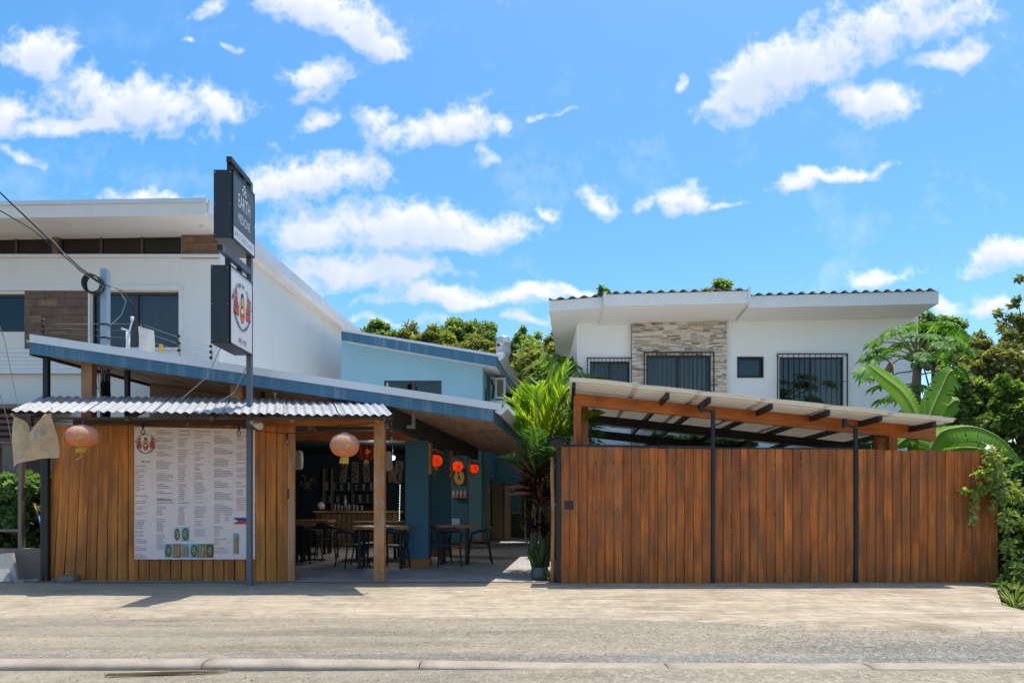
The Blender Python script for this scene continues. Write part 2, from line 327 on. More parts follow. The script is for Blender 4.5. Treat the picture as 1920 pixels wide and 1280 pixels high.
M_slab = wood('live_edge_tabletop', (0.22, 0.11, 0.045), (0.36, 0.2, 0.09), (0.46, 0.28, 0.14), 'x', 0.4)
M_ply = wood('bar_slats', (0.10, 0.06, 0.03), (0.16, 0.10, 0.055), (0.22, 0.14, 0.08), 'z', 0.6, knots=False)
M_tile = wood('wood_look_tile', (0.13, 0.075, 0.045), (0.22, 0.125, 0.07), (0.28, 0.17, 0.10), 'x', 0.5, knots=False, weather=(0.1, 0.075, 0.06))
M_frame = plain('bronze_window_frame', (0.075, 0.05, 0.038), 0.4, 0.1, 4)
M_blackframe = plain('dark_window_frame', (0.028, 0.03, 0.034), 0.4, 0.1, 4)
M_glass = glass('tinted_glass', (0.62, 0.61, 0.58)); M_glassd = glass('dark_tinted_glass', (0.12, 0.13, 0.15))
M_dark = plain('painted_room_dark', (0.02, 0.02, 0.022), 0.9, 0.1, spec=0.03)  # near-black for boards behind the glazing: darkness of unlit rooms as colour
M_curtain = plain('curtain_cloth', (0.66, 0.67, 0.66), 0.85, 0.1, 2)
M_curtainp = plain('pinkish_curtain_cloth', (0.64, 0.50, 0.47), 0.85, 0.1, 2)
M_curtaint = plain('sea_green_curtain_cloth', (0.36, 0.52, 0.5), 0.85, 0.1, 2)
M_brownwall = plain('brown_plaster', (0.21, 0.16, 0.125), 0.8, 0.12, 1.5, dirt=((0.3, 0.26, 0.22), 0.4))
M_maroon = plain('maroon_boards', (0.14, 0.075, 0.07), 0.7, 0.15, 2)
M_chair = plain('navy_moulded_plastic', (0.02, 0.027, 0.037), 0.45, 0.1, 5)
M_canvas = paper('weathered_canvas', (0.84, 0.64, 0.40), 0.45, var=0.12)
M_canvasy = paper('yellowed_canvas', (0.66, 0.47, 0.2), 0.35, var=0.12)
M_lanternf = paper('faded_red_silk', (0.92, 0.36, 0.17), 0.5, var=0.12, pale_crown=True)
M_lanternr = paper('deep_red_silk', (0.45, 0.025, 0.02), 0.45, var=0.15)
M_lanterno = paper('bright_red_silk', (0.85, 0.09, 0.02), 0.6, var=0.1)
M_gold = plain('gold_print', (0.6, 0.4, 0.1), 0.45, 0.15, 20)
M_tassel = plain('yellow_tassel_thread', (0.62, 0.45, 0.06), 0.7, 0.2, 30)
M_wpaper = paper('white_paper', (0.72, 0.7, 0.66), 0.4, var=0.04)
M_filament = emit('warm_bulb_filament', (1.0, 0.6, 0.2), 5.0)
M_bulbw = glass('clear_bulb_glass', (0.9, 0.88, 0.82))
M_wire = plain('black_cable', (0.012, 0.012, 0.013), 0.5, 0.1)
M_wireg = plain('grey_cable', (0.28, 0.27, 0.26), 0.5, 0.1)
M_whitepl = plain('white_plastic', (0.72, 0.72, 0.7), 0.4, 0.05)
M_steel = plain('stainless_steel', (0.42, 0.43, 0.44), 0.42, 0.15, 3, metal=0.6)
M_poster = paper('vinyl_banner', (0.90, 0.75, 0.70), 0.08, var=0.05)
M_ink = plain('black_ink', (0.03, 0.028, 0.03), 0.6, 0.1)
M_inkg = plain('grey_ink', (0.17, 0.155, 0.16), 0.6, 0.1)
M_red = plain('red_ink', (0.55, 0.06, 0.05), 0.6, 0.1)
M_pinkr = plain('faded_red_ink', (0.56, 0.2, 0.2), 0.6, 0.1)
M_skin = plain('printed_skin_tone', (0.62, 0.40, 0.22), 0.6, 0.1)
M_inkblue = plain('printed_blue', (0.035, 0.06, 0.25), 0.6, 0.1)
M_inkyel = plain('printed_yellow', (0.58, 0.5, 0.1), 0.6, 0.1)
M_inkgreen = plain('printed_green', (0.12, 0.25, 0.08), 0.6, 0.2, 20)
M_inkteal = plain('printed_turquoise', (0.16, 0.42, 0.45), 0.6, 0.2, 20)
M_inkbrown = plain('printed_brown', (0.28, 0.13, 0.06), 0.6, 0.3, 60)
M_letter = plain('pale_sign_lettering', (0.68, 0.70, 0.72), 0.5, 0.03)
M_bark = plain('bark', (0.13, 0.10, 0.075), 0.9, 0.3, 8, fine=30, bstr=0.6)
M_greenstem = plain('green_palm_stem', (0.16, 0.18, 0.05), 0.6, 0.25, 6)
M_stone = plain('field_stone', (0.22, 0.2, 0.17), 0.9, 0.2, 8)
# ---------------------------------------------------------------- ground
def sm(a, b, t): t = min(1, max(0, (t - a) / (b - a))); return t * t * (3 - 2 * t)
def nz(x, y, s=1.0): 
    from mathutils import noise as mn
    return mn.noise(Vector((x * s, y * s, 3.7)))
def gz(x, y): return 0.05 * sm(8.3, 10.3, y)
def ground_mats():
    # concrete apron
    m, nt, N, L = newmat('dusty_concrete'); v = N.new('ShaderNodeTexCoord').outputs['Object']
    a = noise(N, L, v, 0.7, 6, 0.62); b = noise(N, L, v, 6, 5, 0.65); f = noise(N, L, v, 90, 3, 0.6)
    mp = N.new('ShaderNodeMapping'); mp.inputs['Rotation'].default_value = (0, 0, math.radians(-38)); mp.inputs['Scale'].default_value = (0.5, 9, 1); L.new(v, mp.inputs['Vector'])
    st = noise(N, L, mp.outputs[0], 2.2, 5, 0.6)
    c = ramp(N, L, a, [(0.3, (0.305, 0.230, 0.157)), (0.5, (0.393, 0.317, 0.222)), (0.7, (0.474, 0.400, 0.296))])
    c = mixc(N, L, 0.55, c, ramp(N, L, b, [(0.3, (0.262, 0.205, 0.149)), (0.6, (0.421, 0.354, 0.259)), (0.75, (0.526, 0.474, 0.368))]))
    c = mixc(N, L, mapr(N, L, st, 0.5, 0.66, 0, 0.75), c, (0.543, 0.503, 0.407))
    c = mixc(N, L, mapr(N, L, st, 0.48, 0.32, 0, 0.7), c, (0.300, 0.241, 0.167))
    c = mixc(N, L, mapr(N, L, f, 0.6, 0.72, 0, 0.75), c, (0.158, 0.139, 0.112))
    st2 = noise(N, L, mapv(N, L, v, (0.8, 1.0, 1)), 1.1, 7, 0.68); c = mixc(N, L, 1.0, c, ramp(N, L, st2, [(0.32, (0.680, 0.680, 0.680)), (0.5, (1.0,)*3), (0.68, (1.18, 1.18, 1.18))]), 'MULTIPLY')
    sx = N.new('ShaderNodeSeparateXYZ'); L.new(v, sx.inputs[0])   # gravelly dirt over the concrete towards the left
    dg = mul(N, L, mapr(N, L, sx.outputs[0], 0.0, -5.0), mapr(N, L, b, 0.35, 0.6)); c = mixc(N, L, mul(N, L, dg, 0.55), c, (0.351, 0.308, 0.230))
    wt = mul(N, L, mapr(N, L, sx.outputs[1], 10.9, 11.4), mapr(N, L, a, 0.3, 0.6)); c = mixc(N, L, mul(N, L, wt, 0.6), c, (0.211, 0.158, 0.112))
    bro = noise(N, L, mapv(N, L, v, (7, 4.5, 1)), 1.0, 8, 0.75); c = mixc(N, L, 1.0, c, ramp(N, L, bro, [(0.34, (0.84, 0.82, 0.80)), (0.5, (1.0,)*3), (0.66, (1.08, 1.08, 1.08))]), 'MULTIPLY')   # broom finish across the apron
    sp = noise(N, L, mapv(N, L, v, (9, 6, 1)), 1.0, 8, 0.8); c = mixc(N, L, mapr(N, L, sp, 0.60, 0.72, 0, 0.4), c, (0.155, 0.127, 0.093)); c = mixc(N, L, mapr(N, L, sp, 0.40, 0.30, 0, 0.35), c, (0.406, 0.372, 0.298))
    h = mul(N, L, mul(N, L, b, 0.6), f, 'ADD')
    finish(m, N, L, c, 0.95, 0, h, 0.5, 0.012, 0.15); ap = m
    # gravelly road
    m, nt, N, L = newmat('dusty_gravel_road'); v = N.new('ShaderNodeTexCoord').outputs['Object']
    sx = N.new('ShaderNodeSeparateXYZ'); L.new(v, sx.inputs[0])
    band = noise(N, L, mapv(N, L, v, (0.4, 1.3, 1)), 1.2, 6, 0.65); b = noise(N, L, v, 4, 6, 0.65)
    vo = N.new('ShaderNodeTexVoronoi'); vo.inputs['Scale'].default_value = 48; L.new(v, vo.inputs['Vector'])
    vo2 = N.new('ShaderNodeTexVoronoi'); vo2.inputs['Scale'].default_value = 110; L.new(v, vo2.inputs['Vector'])
    c = ramp(N, L, band, [(0.3, (0.194, 0.176, 0.145)), (0.48, (0.259, 0.223, 0.169)), (0.62, (0.325, 0.270, 0.191)), (0.75, (0.289, 0.254, 0.200))])
    c = mixc(N, L, 0.45, c, ramp(N, L, b, [(0.3, (0.173, 0.154, 0.123)), (0.7, (0.375, 0.317, 0.230))]))
    # bare tarmac strip against the kerb and a patch of it on the right
    yn = mul(N, L, sx.outputs[1], mul(N, L, mul(N, L, b, 0.5, 'SUBTRACT'), 0.35), 'ADD')
    tr = mul(N, L, mapr(N, L, yn, 6.55, 6.3), mapr(N, L, yn, 5.95, 6.05)); 
    rp = mul(N, L, mul(N, L, mapr(N, L, yn, 7.35, 7.0), mapr(N, L, yn, 5.95, 6.05)), mapr(N, L, sx.outputs[0], 1.8, 3.6))
    tk = mul(N, L, tr, rp, 'MAXIMUM'); c = mixc(N, L, mul(N, L, tk, 0.75), c, (0.144, 0.151, 0.151))
    gr = mapr(N, L, vo.outputs['Distance'], 0.1, 0.5)
    tyre = noise(N, L, mapv(N, L, v, (0.22, 2.0, 1)), 1.3, 6, 0.68); c = mixc(N, L, 1.0, c, ramp(N, L, tyre, [(0.33, (0.665, 0.643, 0.620)), (0.5, (0.98,)*3), (0.66, (1.12, 1.11, 1.08))]), 'MULTIPLY')
    gm = mul(N, L, mapr(N, L, sx.outputs[0], -1.5, 3.0, 0.3, 1.0), mapr(N, L, b, 0.3, 0.6, 0.35, 1.0))
    c2 = N.new('ShaderNodeSeparateColor'); L.new(vo.outputs['Color'], c2.inputs[0])
    c = mixc(N, L, mul(N, L, gm, mapr(N, L, c2.outputs[0], 0.7, 0.95, 0, 0.7)), c, (0.490, 0.445, 0.352))
    c = mixc(N, L, mul(N, L, gm, mapr(N, L, c2.outputs[1], 0.75, 0.95, 0, 0.6)), c, (0.106, 0.101, 0.084))
    c3 = N.new('ShaderNodeSeparateColor'); L.new(vo2.outputs['Color'], c3.inputs[0])
    c = mixc(N, L, mapr(N, L, c3.outputs[0], 0.6, 0.95, 0, 0.4), c, (0.432, 0.385, 0.306)); c = mixc(N, L, mapr(N, L, c3.outputs[1], 0.7, 0.95, 0, 0.4), c, (0.129, 0.123, 0.099))
    vo3 = N.new('ShaderNodeTexVoronoi'); vo3.inputs['Scale'].default_value = 1.0; L.new(mapv(N, L, v, (30, 20, 1)), vo3.inputs['Vector']); c4 = N.new('ShaderNodeSeparateColor'); L.new(vo3.outputs['Color'], c4.inputs[0])
    c = mixc(N, L, mul(N, L, gm, mapr(N, L, c4.outputs[0], 0.72, 0.9, 0, 0.5)), c, (0.423, 0.382, 0.310)); c = mixc(N, L, mul(N, L, gm, mapr(N, L, c4.outputs[1], 0.75, 0.95, 0, 0.45)), c, (0.119, 0.107, 0.088))
    gs = noise(N, L, mapv(N, L, v, (16, 11, 1)), 1.0, 7, 0.8); c = mixc(N, L, 1.0, c, ramp(N, L, gs, [(0.33, (0.78, 0.77, 0.76)), (0.5, (1.0,)*3), (0.67, (1.15, 1.15, 1.15))]), 'MULTIPLY')
    h = mul(N, L, mul(N, L, vo.outputs['Distance'], -0.7), mul(N, L, vo2.outputs['Distance'], -0.4), 'ADD'); h = mul(N, L, h, b, 'ADD')
    finish(m, N, L, c, 0.95, 0, h, 0.6, 0.012, 0.15); rd = m
    # pavers of the restaurant floor
    m, nt, N, L = newmat('grey_paver_floor'); v = N.new('ShaderNodeTexCoord').outputs['Object']
    br = N.new('ShaderNodeTexBrick'); br.inputs['Scale'].default_value = 1.0; br.inputs['Brick Width'].default_value = 0.22; br.inputs['Row Height'].default_value = 0.11
    br.inputs['Mortar Size'].default_value = 0.006; br.inputs['Color1'].default_value = (0.37, 0.36, 0.345, 1); br.inputs['Color2'].default_value = (0.46, 0.445, 0.425, 1); br.inputs['Mortar'].default_value = (0.22, 0.21, 0.2, 1)
    L.new(v, br.inputs['Vector']); n1 = noise(N, L, v, 1.2, 5, 0.6)
    c = mixc(N, L, 1, br.outputs[0], ramp(N, L, n1, [(0.3, (0.8,)*3), (0.7, (1.2, 1.18, 1.14))]), 'MULTIPLY')
    finish(m, N, L, c, 0.75, 0, br.outputs['Fac'], -0.4, 0.006, 0.3); fl = m
    return ap, rd, fl
M_apron, M_road, M_floor = ground_mats()
M_kerb = plain('kerb_concrete', (0.34, 0.29, 0.225), 0.95, 0.3, 4, fine=50, bstr=0.6, dirt=((0.2, 0.15, 0.1), 0.9))
M_soil = plain('dark_soil', (0.07, 0.055, 0.035), 0.95, 0.35, 2, fine=20, bstr=0.6)
M_sill = plain('brick_red_sill', (0.17, 0.095, 0.075), 0.85, 0.2, 5, dirt=((0.3, 0.25, 0.2), 0.6))
def xr(Y):
    pts = [(7.0, 14.0), (8.2, 7.6), (8.75, 6.62), (9.2, 6.6), (11.6, 8.15)]
    for (a, xa), (b, xb) in zip(pts, pts[1:]):
        if Y <= b: return xa + (xb - xa) * max(0, (Y - a)) / (b - a)
    return pts[-1][1]
def yedge(x): return 8.45 - 0.85 * sm(0.5, 5.0, x) + 0.16 * nz(x, 0, 0.7) + 0.05 * nz(x, 9, 3.1)
g = MB(); g.poly([(-400, -60, -0.42), (400, -60, -0.42), (400, 700, -0.42), (-400, 700, -0.42)]); o = g.build('ground', M_soil, kind='structure')
g = MB()
def fr(u, v):
    x = -30 + 60 * u; y = -9 + 17.8 * v
    return (x, y, 0.014 * nz(x, y, 0.5) + 0.006 * nz(x, y, 2.3) - 0.004 + 0.022 * sm(5.0, 5.8, y) * (1 - sm(5.84, 5.9, y)) * (0.05 + 0.95 * sm(-2.5, 1.5, x)) * (1 + nz(x, y, 0.8)) + 0.012 * sm(6.05, 6.09, y) * (1 - sm(6.1, 6.6, y)) * sm(-1, 2, x))
g.grid(fr, 240, 200); g.build('road', M_road, kind='structure')
g = MB()
def fa(u, v):
    Yt = 7.6 + 3.95 * v; x = -18 + (xr(Yt) + 18) * u; e = yedge(x); Y = e + (11.55 - e) * v
    return (x, Y, gz(x, Y) + 0.022 * sm(0, 0.05, v) + 0.004 + 0.007 * nz(x, Y, 0.9) * sm(0, 0.2, v) * (1 - sm(0.8, 1, v)) - 0.02 * (1 - sm(0, 0.03, v)))
g.grid(fa, 150, 50)
n0 = len(g.v); edge = [Vector(fa(1, j / 50)) for j in range(51)]
for a, b in zip(edge, edge[1:]): g.poly([a, b, b - Vector((0.02, 0, 0.5)), a - Vector((0.02, 0, 0.5))])
g.build('concrete_apron', M_apron, kind='structure')
g = MB(); g.box(-9.6, 1.62, 11.56, 30, -0.2, 0.072); g.build('restaurant_floor', M_floor, kind='structure')
g = MB(); g.box(-9.6, 1.62, 11.44, 11.555, -0.1, 0.082); g.build('threshold', M_sill, kind='structure')
g = MB(); g.poly([(1.63, 11.56, 0.03), (8.1, 11.56, 0.03), (8.1, 60, 0.03), (1.63, 60, 0.03)]); g.poly([(-40, 11.56, 0.02), (-9.61, 11.56, 0.02), (-9.61, 60, 0.02), (-40, 60, 0.02)])
g.build('yard', M_soil, kind='structure')
# kerb: a row of cast kerb stones, sunk deeper towards the right
kr = thing('kerb', (0, 6, 0), 'low pale concrete kerb of long cast lengths along the gravel road', 'kerb'); kr['kind'] = 'structure'; del kr['category']
cuts = [-8.5, -5.4, -2.66, -0.80, 1.35, 3.1, 5.0, 8.2]
for i, (xa, xb) in enumerate(zip(cuts, cuts[1:])):
    k = MB(); xm = (xa + xb) / 2
    def kt(x): return 0.062 - 0.046 * sm(-2.5, 1.5, x)
    nseg = max(6, int((xb - xa) / 0.18))
    prof = [(5.86, -0.1), (5.85, 0.35), (5.865, 0.75), (5.91, 0.97), (6.0, 1.0), (6.06, 0.9), (6.085, 0.5), (6.09, -0.1)]
    for s in range(nseg):
        q = []
        for t in (s, s + 1):
            x = xa + 0.006 + (xb - xa - 0.012) * t / nseg; zt = kt(x) + 0.004 * nz(x, 1, 2.2)
            q.append([(x + (0.01 * nz(y, x, 9) if t in (0, nseg) else 0), y + 0.008 * nz(x, y, 2.7), (f * zt if f > 0 else -0.1)) for y, f in prof])
        for a in range(len(prof) - 1): k.poly([q[0][a], q[1][a], q[1][a+1], q[0][a+1]], True)
        if s == 0: k.poly(q[0])
        if s == nseg - 1: k.poly(q[1][::-1])
    # weld the loose strips so the stone shades as one piece
    import bmesh
    ob = k.build('kerb_stone', M_kerb, kr); bm = bmesh.new(); bm.from_mesh(ob.data); bmesh.ops.remove_doubles(bm, verts=bm.verts, dist=0.0008); bm.to_mesh(ob.data); bm.free()
# loose stones on the road
def scatter_stones(name, n, mats, fn, smin, smax, kind='stuff'):
    b = MB(); ico = [(0,0,1),(0.9,0,0.1),(0.28,0.85,0.15),(-0.72,0.53,0),(-0.72,-0.53,0.1),(0.28,-0.85,0),(0,0,-0.7)]
    fs = [(0,1,2),(0,2,3),(0,3,4),(0,4,5),(0,5,1),(6,2,1),(6,3,2),(6,4,3),(6,5,4),(6,1,5)]
    for i in range(n):
        x, y, z = fn(); s = smin + (smax - smin) * rng.random() ** 3; a = rng.random() * 6.28; ca, sa = math.cos(a), math.sin(a)
        sx, sy, sz = s * (0.7 + 0.6 * rng.random()), s * (0.7 + 0.6 * rng.random()), s * (0.45 + 0.4 * rng.random()); n0 = len(b.v); b.cm = int(rng.choice(len(mats), p=[.6, .32, .08]))
        for vx, vy, vz in ico: b.v.append((x + (vx * ca - vy * sa) * sx, y + (vx * sa + vy * ca) * sy, z + vz * sz + sz * 0.25))
        for f in fs: b.face([n0 + q for q in f])
    return b.build(name, mats, kind=kind)
M_peb = [plain('pale_pebble', (0.44, 0.38, 0.31), 0.9, 0.15, 9), plain('grey_pebble', (0.28, 0.25, 0.22), 0.9, 0.2, 9), plain('brown_pebble', (0.19, 0.155, 0.12), 0.9, 0.2, 9)]
def rs():
    while True:
        y = 4.9 + 4.2 * rng.random(); x = (rng.random() - 0.5) * 1.75 * y
        p = 0.25 + 0.75 * sm(-0.5, 4, x) * (1 if abs(y - 7.3) < 0.5 or y < 5.8 else 0.3)
        if rng.random() < p and not (5.83 < y < 6.1): return x, y, (0.0 if y < yedge(x) else gz(x, y) + 0.02) + 0.004
o = scatter_stones('gravel', 4200, M_peb, rs, 0.003, 0.013)
o['label'] = 'loose pale gravel scattered over the dusty road'
def rs2():
    y = 9.3 + 2.1 * rng.random(); x = -7.5 + 14 * rng.random(); return x, y, gz(x, y) + 0.022
o = scatter_stones('grit', 700, M_peb, rs2, 0.004, 0.014); o['label'] = 'scattered grit on the concrete apron'
b = MB()
for i in range(4):
    b.tube([Vector((-3.35 + 0.9 * t + 0.02 * i, 5.62 + 0.13 * t + 0.02 * i * t, 0.02 + 0.012 * math.sin(3 * t + i))) for t in np.linspace(0, 1, 7)], [0.012 - 0.008 * t for t in np.linspace(0, 1, 7)], 5)
M_dry = plain('dry_straw', (0.36, 0.25, 0.14), 0.9, 0.2, 9)
single('dry_frond', b, M_dry, (-3.35, 5.62, 0), 'dry straw-coloured palm frond lying in front of the kerb', 'dead leaf')
# ---------------------------------------------------------------- lettering
WORDS = ['EARTH', 'MEDICINE', 'A','P','O','T','H','E','C','R','Y','I','N','S','U','B','D','W','G','K','M', '8801-0720', 'Entrada / Appetizer', 'Alitas / Chicken Wing', 'Rollos de Sushi', 'Sushi Roll 10 pcs.',
 'Combinación Sushi y Alitas', 'Combination of Sushi and Wings', 'Combinación Rolls', 'Combination of Rolls', 'Sushi Combos', 'Sushi Boat Bento', 'Menú para Niño / Kids menu', 'Postre - Dessert', 'Especiales',
 'Special Sushi', 'Nigiri 2pcs', 'Sashimi 3pcs', 'Maki Rolls 8pcs', 'Sushi Princess 17,000', 'Poke Bowl 10,000', 'Ramen', 'Tempura', 'Yakimeshi - Fried', 'Arroz - Rice', 'Bebidas']
def make_text():
    res = {}; obs = []
    for w in WORDS:
        c = bpy.data.curves.new('t', 'FONT'); c.body = w; c.size = 1.0; c.resolution_u = 2; o = bpy.data.objects.new('t', c); COL.objects.link(o); obs.append((w, o))
    bpy.context.view_layer.update(); dg = bpy.context.evaluated_depsgraph_get()
    for w, o in obs:
        me = bpy.data.meshes.new_from_object(o.evaluated_get(dg), depsgraph=dg)
        vs = [(v.co.x, v.co.y) for v in me.vertices]; fs = [tuple(p.vertices) for p in me.polygons]
        xs = [v[0] for v in vs] or [0]; x0 = min(xs); res[w] = ([(x - x0, y) for x, y in vs], fs, max(xs) - x0); bpy.data.meshes.remove(me)
    for w, o in obs: c = o.data; bpy.data.objects.remove(o); bpy.data.curves.remove(c)
    return res
TXT = make_text()
def put_text(b, w, O, R, U, width=None, height=1.0, center=False):  # height = cap height
    vs, fs, wd = TXT[w]; k = height / 0.72; sx = (width / wd) if width else k; O = Vector(O); n0 = len(b.v)
    off = -wd * sx / 2 if center else 0
    for x, y in vs: b.v.append(tuple(O + R * (x * sx + off) + U * (y * k)))
    for f in fs: b.face([n0 + q for q in f])
def disc(b, O, R, U, rx, ry, n=20, a0=0, a1=2 * math.pi):
    full = abs(a1 - a0 - 2 * math.pi) < 1e-6; k = n if full else n + 1
    b.poly([O + R * (rx * math.cos(a0 + (a1 - a0) * i / n)) + U * (ry * math.sin(a0 + (a1 - a0) * i / n)) for i in range(k)])
def emblem(parent, O, R, U, s, nrm):
    """round restaurant emblem: arched name, two red pagodas, a figure in a red robe, dark half disc below; s = radius"""
    lay = lambda k: O + nrm * (0.0015 * k)
    q = lambda b, pts, k: b.poly([lay(k) + R * (x * s) + U * (y * s) for x, y in pts])
    b = MB(); disc(b, lay(1), R, U, s * 0.98, s * 0.98, 28, math.pi * 1.03, math.pi * 1.97); b.build('emblem_base', M_inkg, parent)
    b = MB(); disc(b, lay(1.4), R, U, s * 0.62, s * 0.9, 24); b.build('emblem_halo', M_poster if s < 0.3 else M_signwhite, parent)
    b = MB()
    for sx in (-1, 1):
        c = 0.70 * sx
        for pts in ([(-.30,-.30),(.30,-.30),(.27,-.02),(-.27,-.02)], [(-.25,.12),(.25,.12),(.15,.40),(-.15,.40)], [(-.15,.5),(.15,.5),(.10,.62),(.13,.64),(0,.86),(-.13,.64),(-.10,.62)]):
            q(b, [(c + x, y) for x, y in pts], 2)
    disc(b, lay(2.2) + U * (-0.24 * s), R, U, s * 0.27, s * 0.42, 18)
    b.build('emblem_red', M_red, parent)
    b = MB()
    for sx in (-1, 1):
        c = 0.70 * sx
        for y0, y1, w in ((-.38,-.32,.3),(-.02,.02,.27),(.02,.04,.28),(.08,.12,.28),(.40,.43,.2)): q(b, [(c-w,y0),(c+w,y0),(c+w,y1),(c-w,y1)], 3)
    disc(b, lay(2.6) + U * (0.42 * s), R, U, s * 0.19, s * 0.36, 16)
    b.build('emblem_dark', M_ink, parent)
    b = MB(); disc(b, lay(3.2) + U * (0.36 * s), R, U, s * 0.125, s * 0.22, 14); disc(b, lay(3.2) + U * (-0.44 * s), R, U, s * 0.06, s * 0.12, 10); b.build('emblem_figure', M_skin, parent)
    b = MB(); disc(b, lay(3.4) + U * (-0.08 * s), R, U, s * 0.13, s * 0.13, 12); b.build('emblem_bowl', M_whitepl, parent)
    b = MB(); disc(b, lay(2.0) + U * (0.02 * s) - R * (0.28 * s), R, U, s * 0.1, s * 0.36, 12); disc(b, lay(2.0) + U * (0.02 * s) + R * (0.28 * s), R, U, s * 0.1, s * 0.36, 12); b.build('emblem_leaves', M_inkyel, parent)
    b = MB(); t = 'PINOY SUSHI BAR AND WINGS'; a0, a1 = math.radians(168), math.radians(12)
    for i, ch in enumerate(t):
        if ch == ' ': continue
        a = a0 + (a1 - a0) * i / (len(t) - 1); d = R * math.cos(a) + U * math.sin(a); tg = R * math.sin(a) - U * math.cos(a)
        put_text(b, ch, lay(2) + d * (s * 1.0), tg, d, s * 0.105, s * 0.20, True)
    b.build('emblem_name', M_ink if s > .3 else M_inkg, parent)
    b = MB()
    for i, ch in enumerate(t[6:]):   # a lighter line of letters along the dark half disc
        if ch == ' ': continue
        a = math.radians(205 + 130 * i / (len(t) - 7)); d = R * math.cos(a) + U * math.sin(a); tg = -R * math.sin(a) + U * math.cos(a)
        b.poly([lay(2) + d * (s * 0.78) + tg * (s * x) + d * (s * y) for x, y in ((-.04, -.05), (.04, -.05), (.04, .05), (-.04, .05))])
    b.build('emblem_border', M_signwhite if s > .3 else M_poster, parent)
# ---------------------------------------------------------------- pole with two light-box signs
XP = X(468, 11.1); SX = -4.31
sp = thing('sign_pole', (XP, 11.1, 0.06), 'grey square steel pole carrying two box signs above the corrugated awning', 'pole')
b = MB(); b.box(XP - 0.04, XP + 0.04, 11.06, 11.14, 0.0, 6.62); b.build('pole', M_polegrey, sp)
b = MB(); b.box(XP - 0.045, XP + 0.035, 9.98, 11.055, 5.10, 5.20); b.build('lower_arm', M_polegrey, sp)
b = MB(); b.box(XP - 0.043, XP + 0.037, 9.977, 9.981, 5.11, 5.19); b.build('arm_end_dark', M_black, sp)  # black plate on a solid bar paints the shaded inside of an open tube
b = MB(); b.box(XP - 0.045, XP + 0.035, 10.3, 11.055, 6.56, 6.64); b.build('upper_arm', M_char, sp)
for yy in (10.42, 10.85):
    b = MB(); b.box(SX - 0.03, SX + 0.04, yy - 0.03, yy + 0.03, 6.34, 6.66); b.build('hanger', M_char, sp)
for yy in (10.35, 10.78):
    b = MB(); b.box(SX - 0.03, SX + 0.04, yy - 0.03, yy + 0.03, 4.9, 5.24); b.build('hanger', M_char, sp)
def sign_box(name, label, x0, x1, y0, y1, z0, z1, face_mat):
    s = thing(name, ((x0 + x1) / 2, (y0 + y1) / 2, z0), label, 'sign')
    b = MB(); b.box(x0, x1 - 0.006, y0, y1, z0, z1); b.build('cabinet', M_sign, s)
    b = MB(); b.poly([(x1, y0 + .012, z0 + .015), (x1, y1 - .012, z0 + .015), (x1, y1 - .012, z1 - .015), (x1, y0 + .012, z1 - .015)]); b.build('face_panel', face_mat, s)
    b = MB()
    for (ya, yb, za, zb) in ((y0, y1, z1 - .018, z1 + .008), (y0, y1, z0 - .008, z0 + .018), (y0, y0 + .016, z0, z1), (y1 - .016, y1, z0, z1)): b.box(x1 - .02, x1 + .006, ya, yb, za, zb)
    b.build('edge_trim', M_char, s)
    for zz in (z0 + .05, (z0 + z1) / 2, z1 - .04):
        for xx in (x0 + .02, x1 - .04):
            b = MB(); b.lathe([(0.009, -.004), (0.009, .004)], (xx, y0 - .004, zz), 6); b.build('screw', M_steel, s)
    return s
R_ = Vector((0, 1, 0)); U_ = Vector((0, 0, 1)); NX = Vector((1, 0, 0))
x1 = X(437, 10.2)
su = sign_box('sign_box', 'upper black box sign with pale lettering and a leaf mark, highest on the pole', x1 - 0.29, x1, 10.2, 11.05, 5.37, 6.39, M_signface)
fx = x1 + 0.003
b = MB(); b.poly([(fx, 10.215, 5.39), (fx, 11.035, 5.39), (fx, 11.035, 5.565), (fx, 10.215, 5.565)]); b.build('lettering_band', M_signwhite, su)
b = MB(); put_text(b, 'EARTH', (fx, 10.625, 5.93), R_, U_, 0.46, 0.215, True); put_text(b, 'MEDICINE', (fx, 10.625, 5.70), R_, U_, 0.46, 0.145, True); b.build('lettering', M_letter, su)
b = MB()
for k, ch in enumerate('APOTHECARY'): put_text(b, ch, (fx + .002, 10.27 + 0.078 * k, 5.435), R_, U_, 0.04, 0.09, True)
b.build('small_lettering', M_ink, su)
b = MB(); c0 = Vector((fx, 10.625, 6.2))
for dy_, dz_, ry, rz in ((-0.045, 0.02, .03, .045), (0.045, 0.02, .03, .045), (0, 0.085, .028, .05)):
    b.tube([c0 + R_ * (dy_ + ry * math.cos(t)) + U_ * (dz_ + rz * math.sin(t)) for t in np.linspace(0, 6.283, 15)], 0.0065, 4, False)
b.build('leaf_mark', M_letter, su)
x1 = X(432, 10.2)
sl = sign_box('sign_box', 'lower box sign with round red pagoda emblem on a white face', x1 - 0.295, x1, 10.2, 11.07, 3.80, 4.97, M_signwhite)
emblem(sl, Vector((x1 + 0.002, 10.64, 4.42)), R_, U_, 0.335, NX)
b = MB(); put_text(b, '8801-0720', (x1 + .003, 10.66, 3.885), R_, U_, 0.30, 0.085, True); b.build('phone_number', M_inkg, sl)
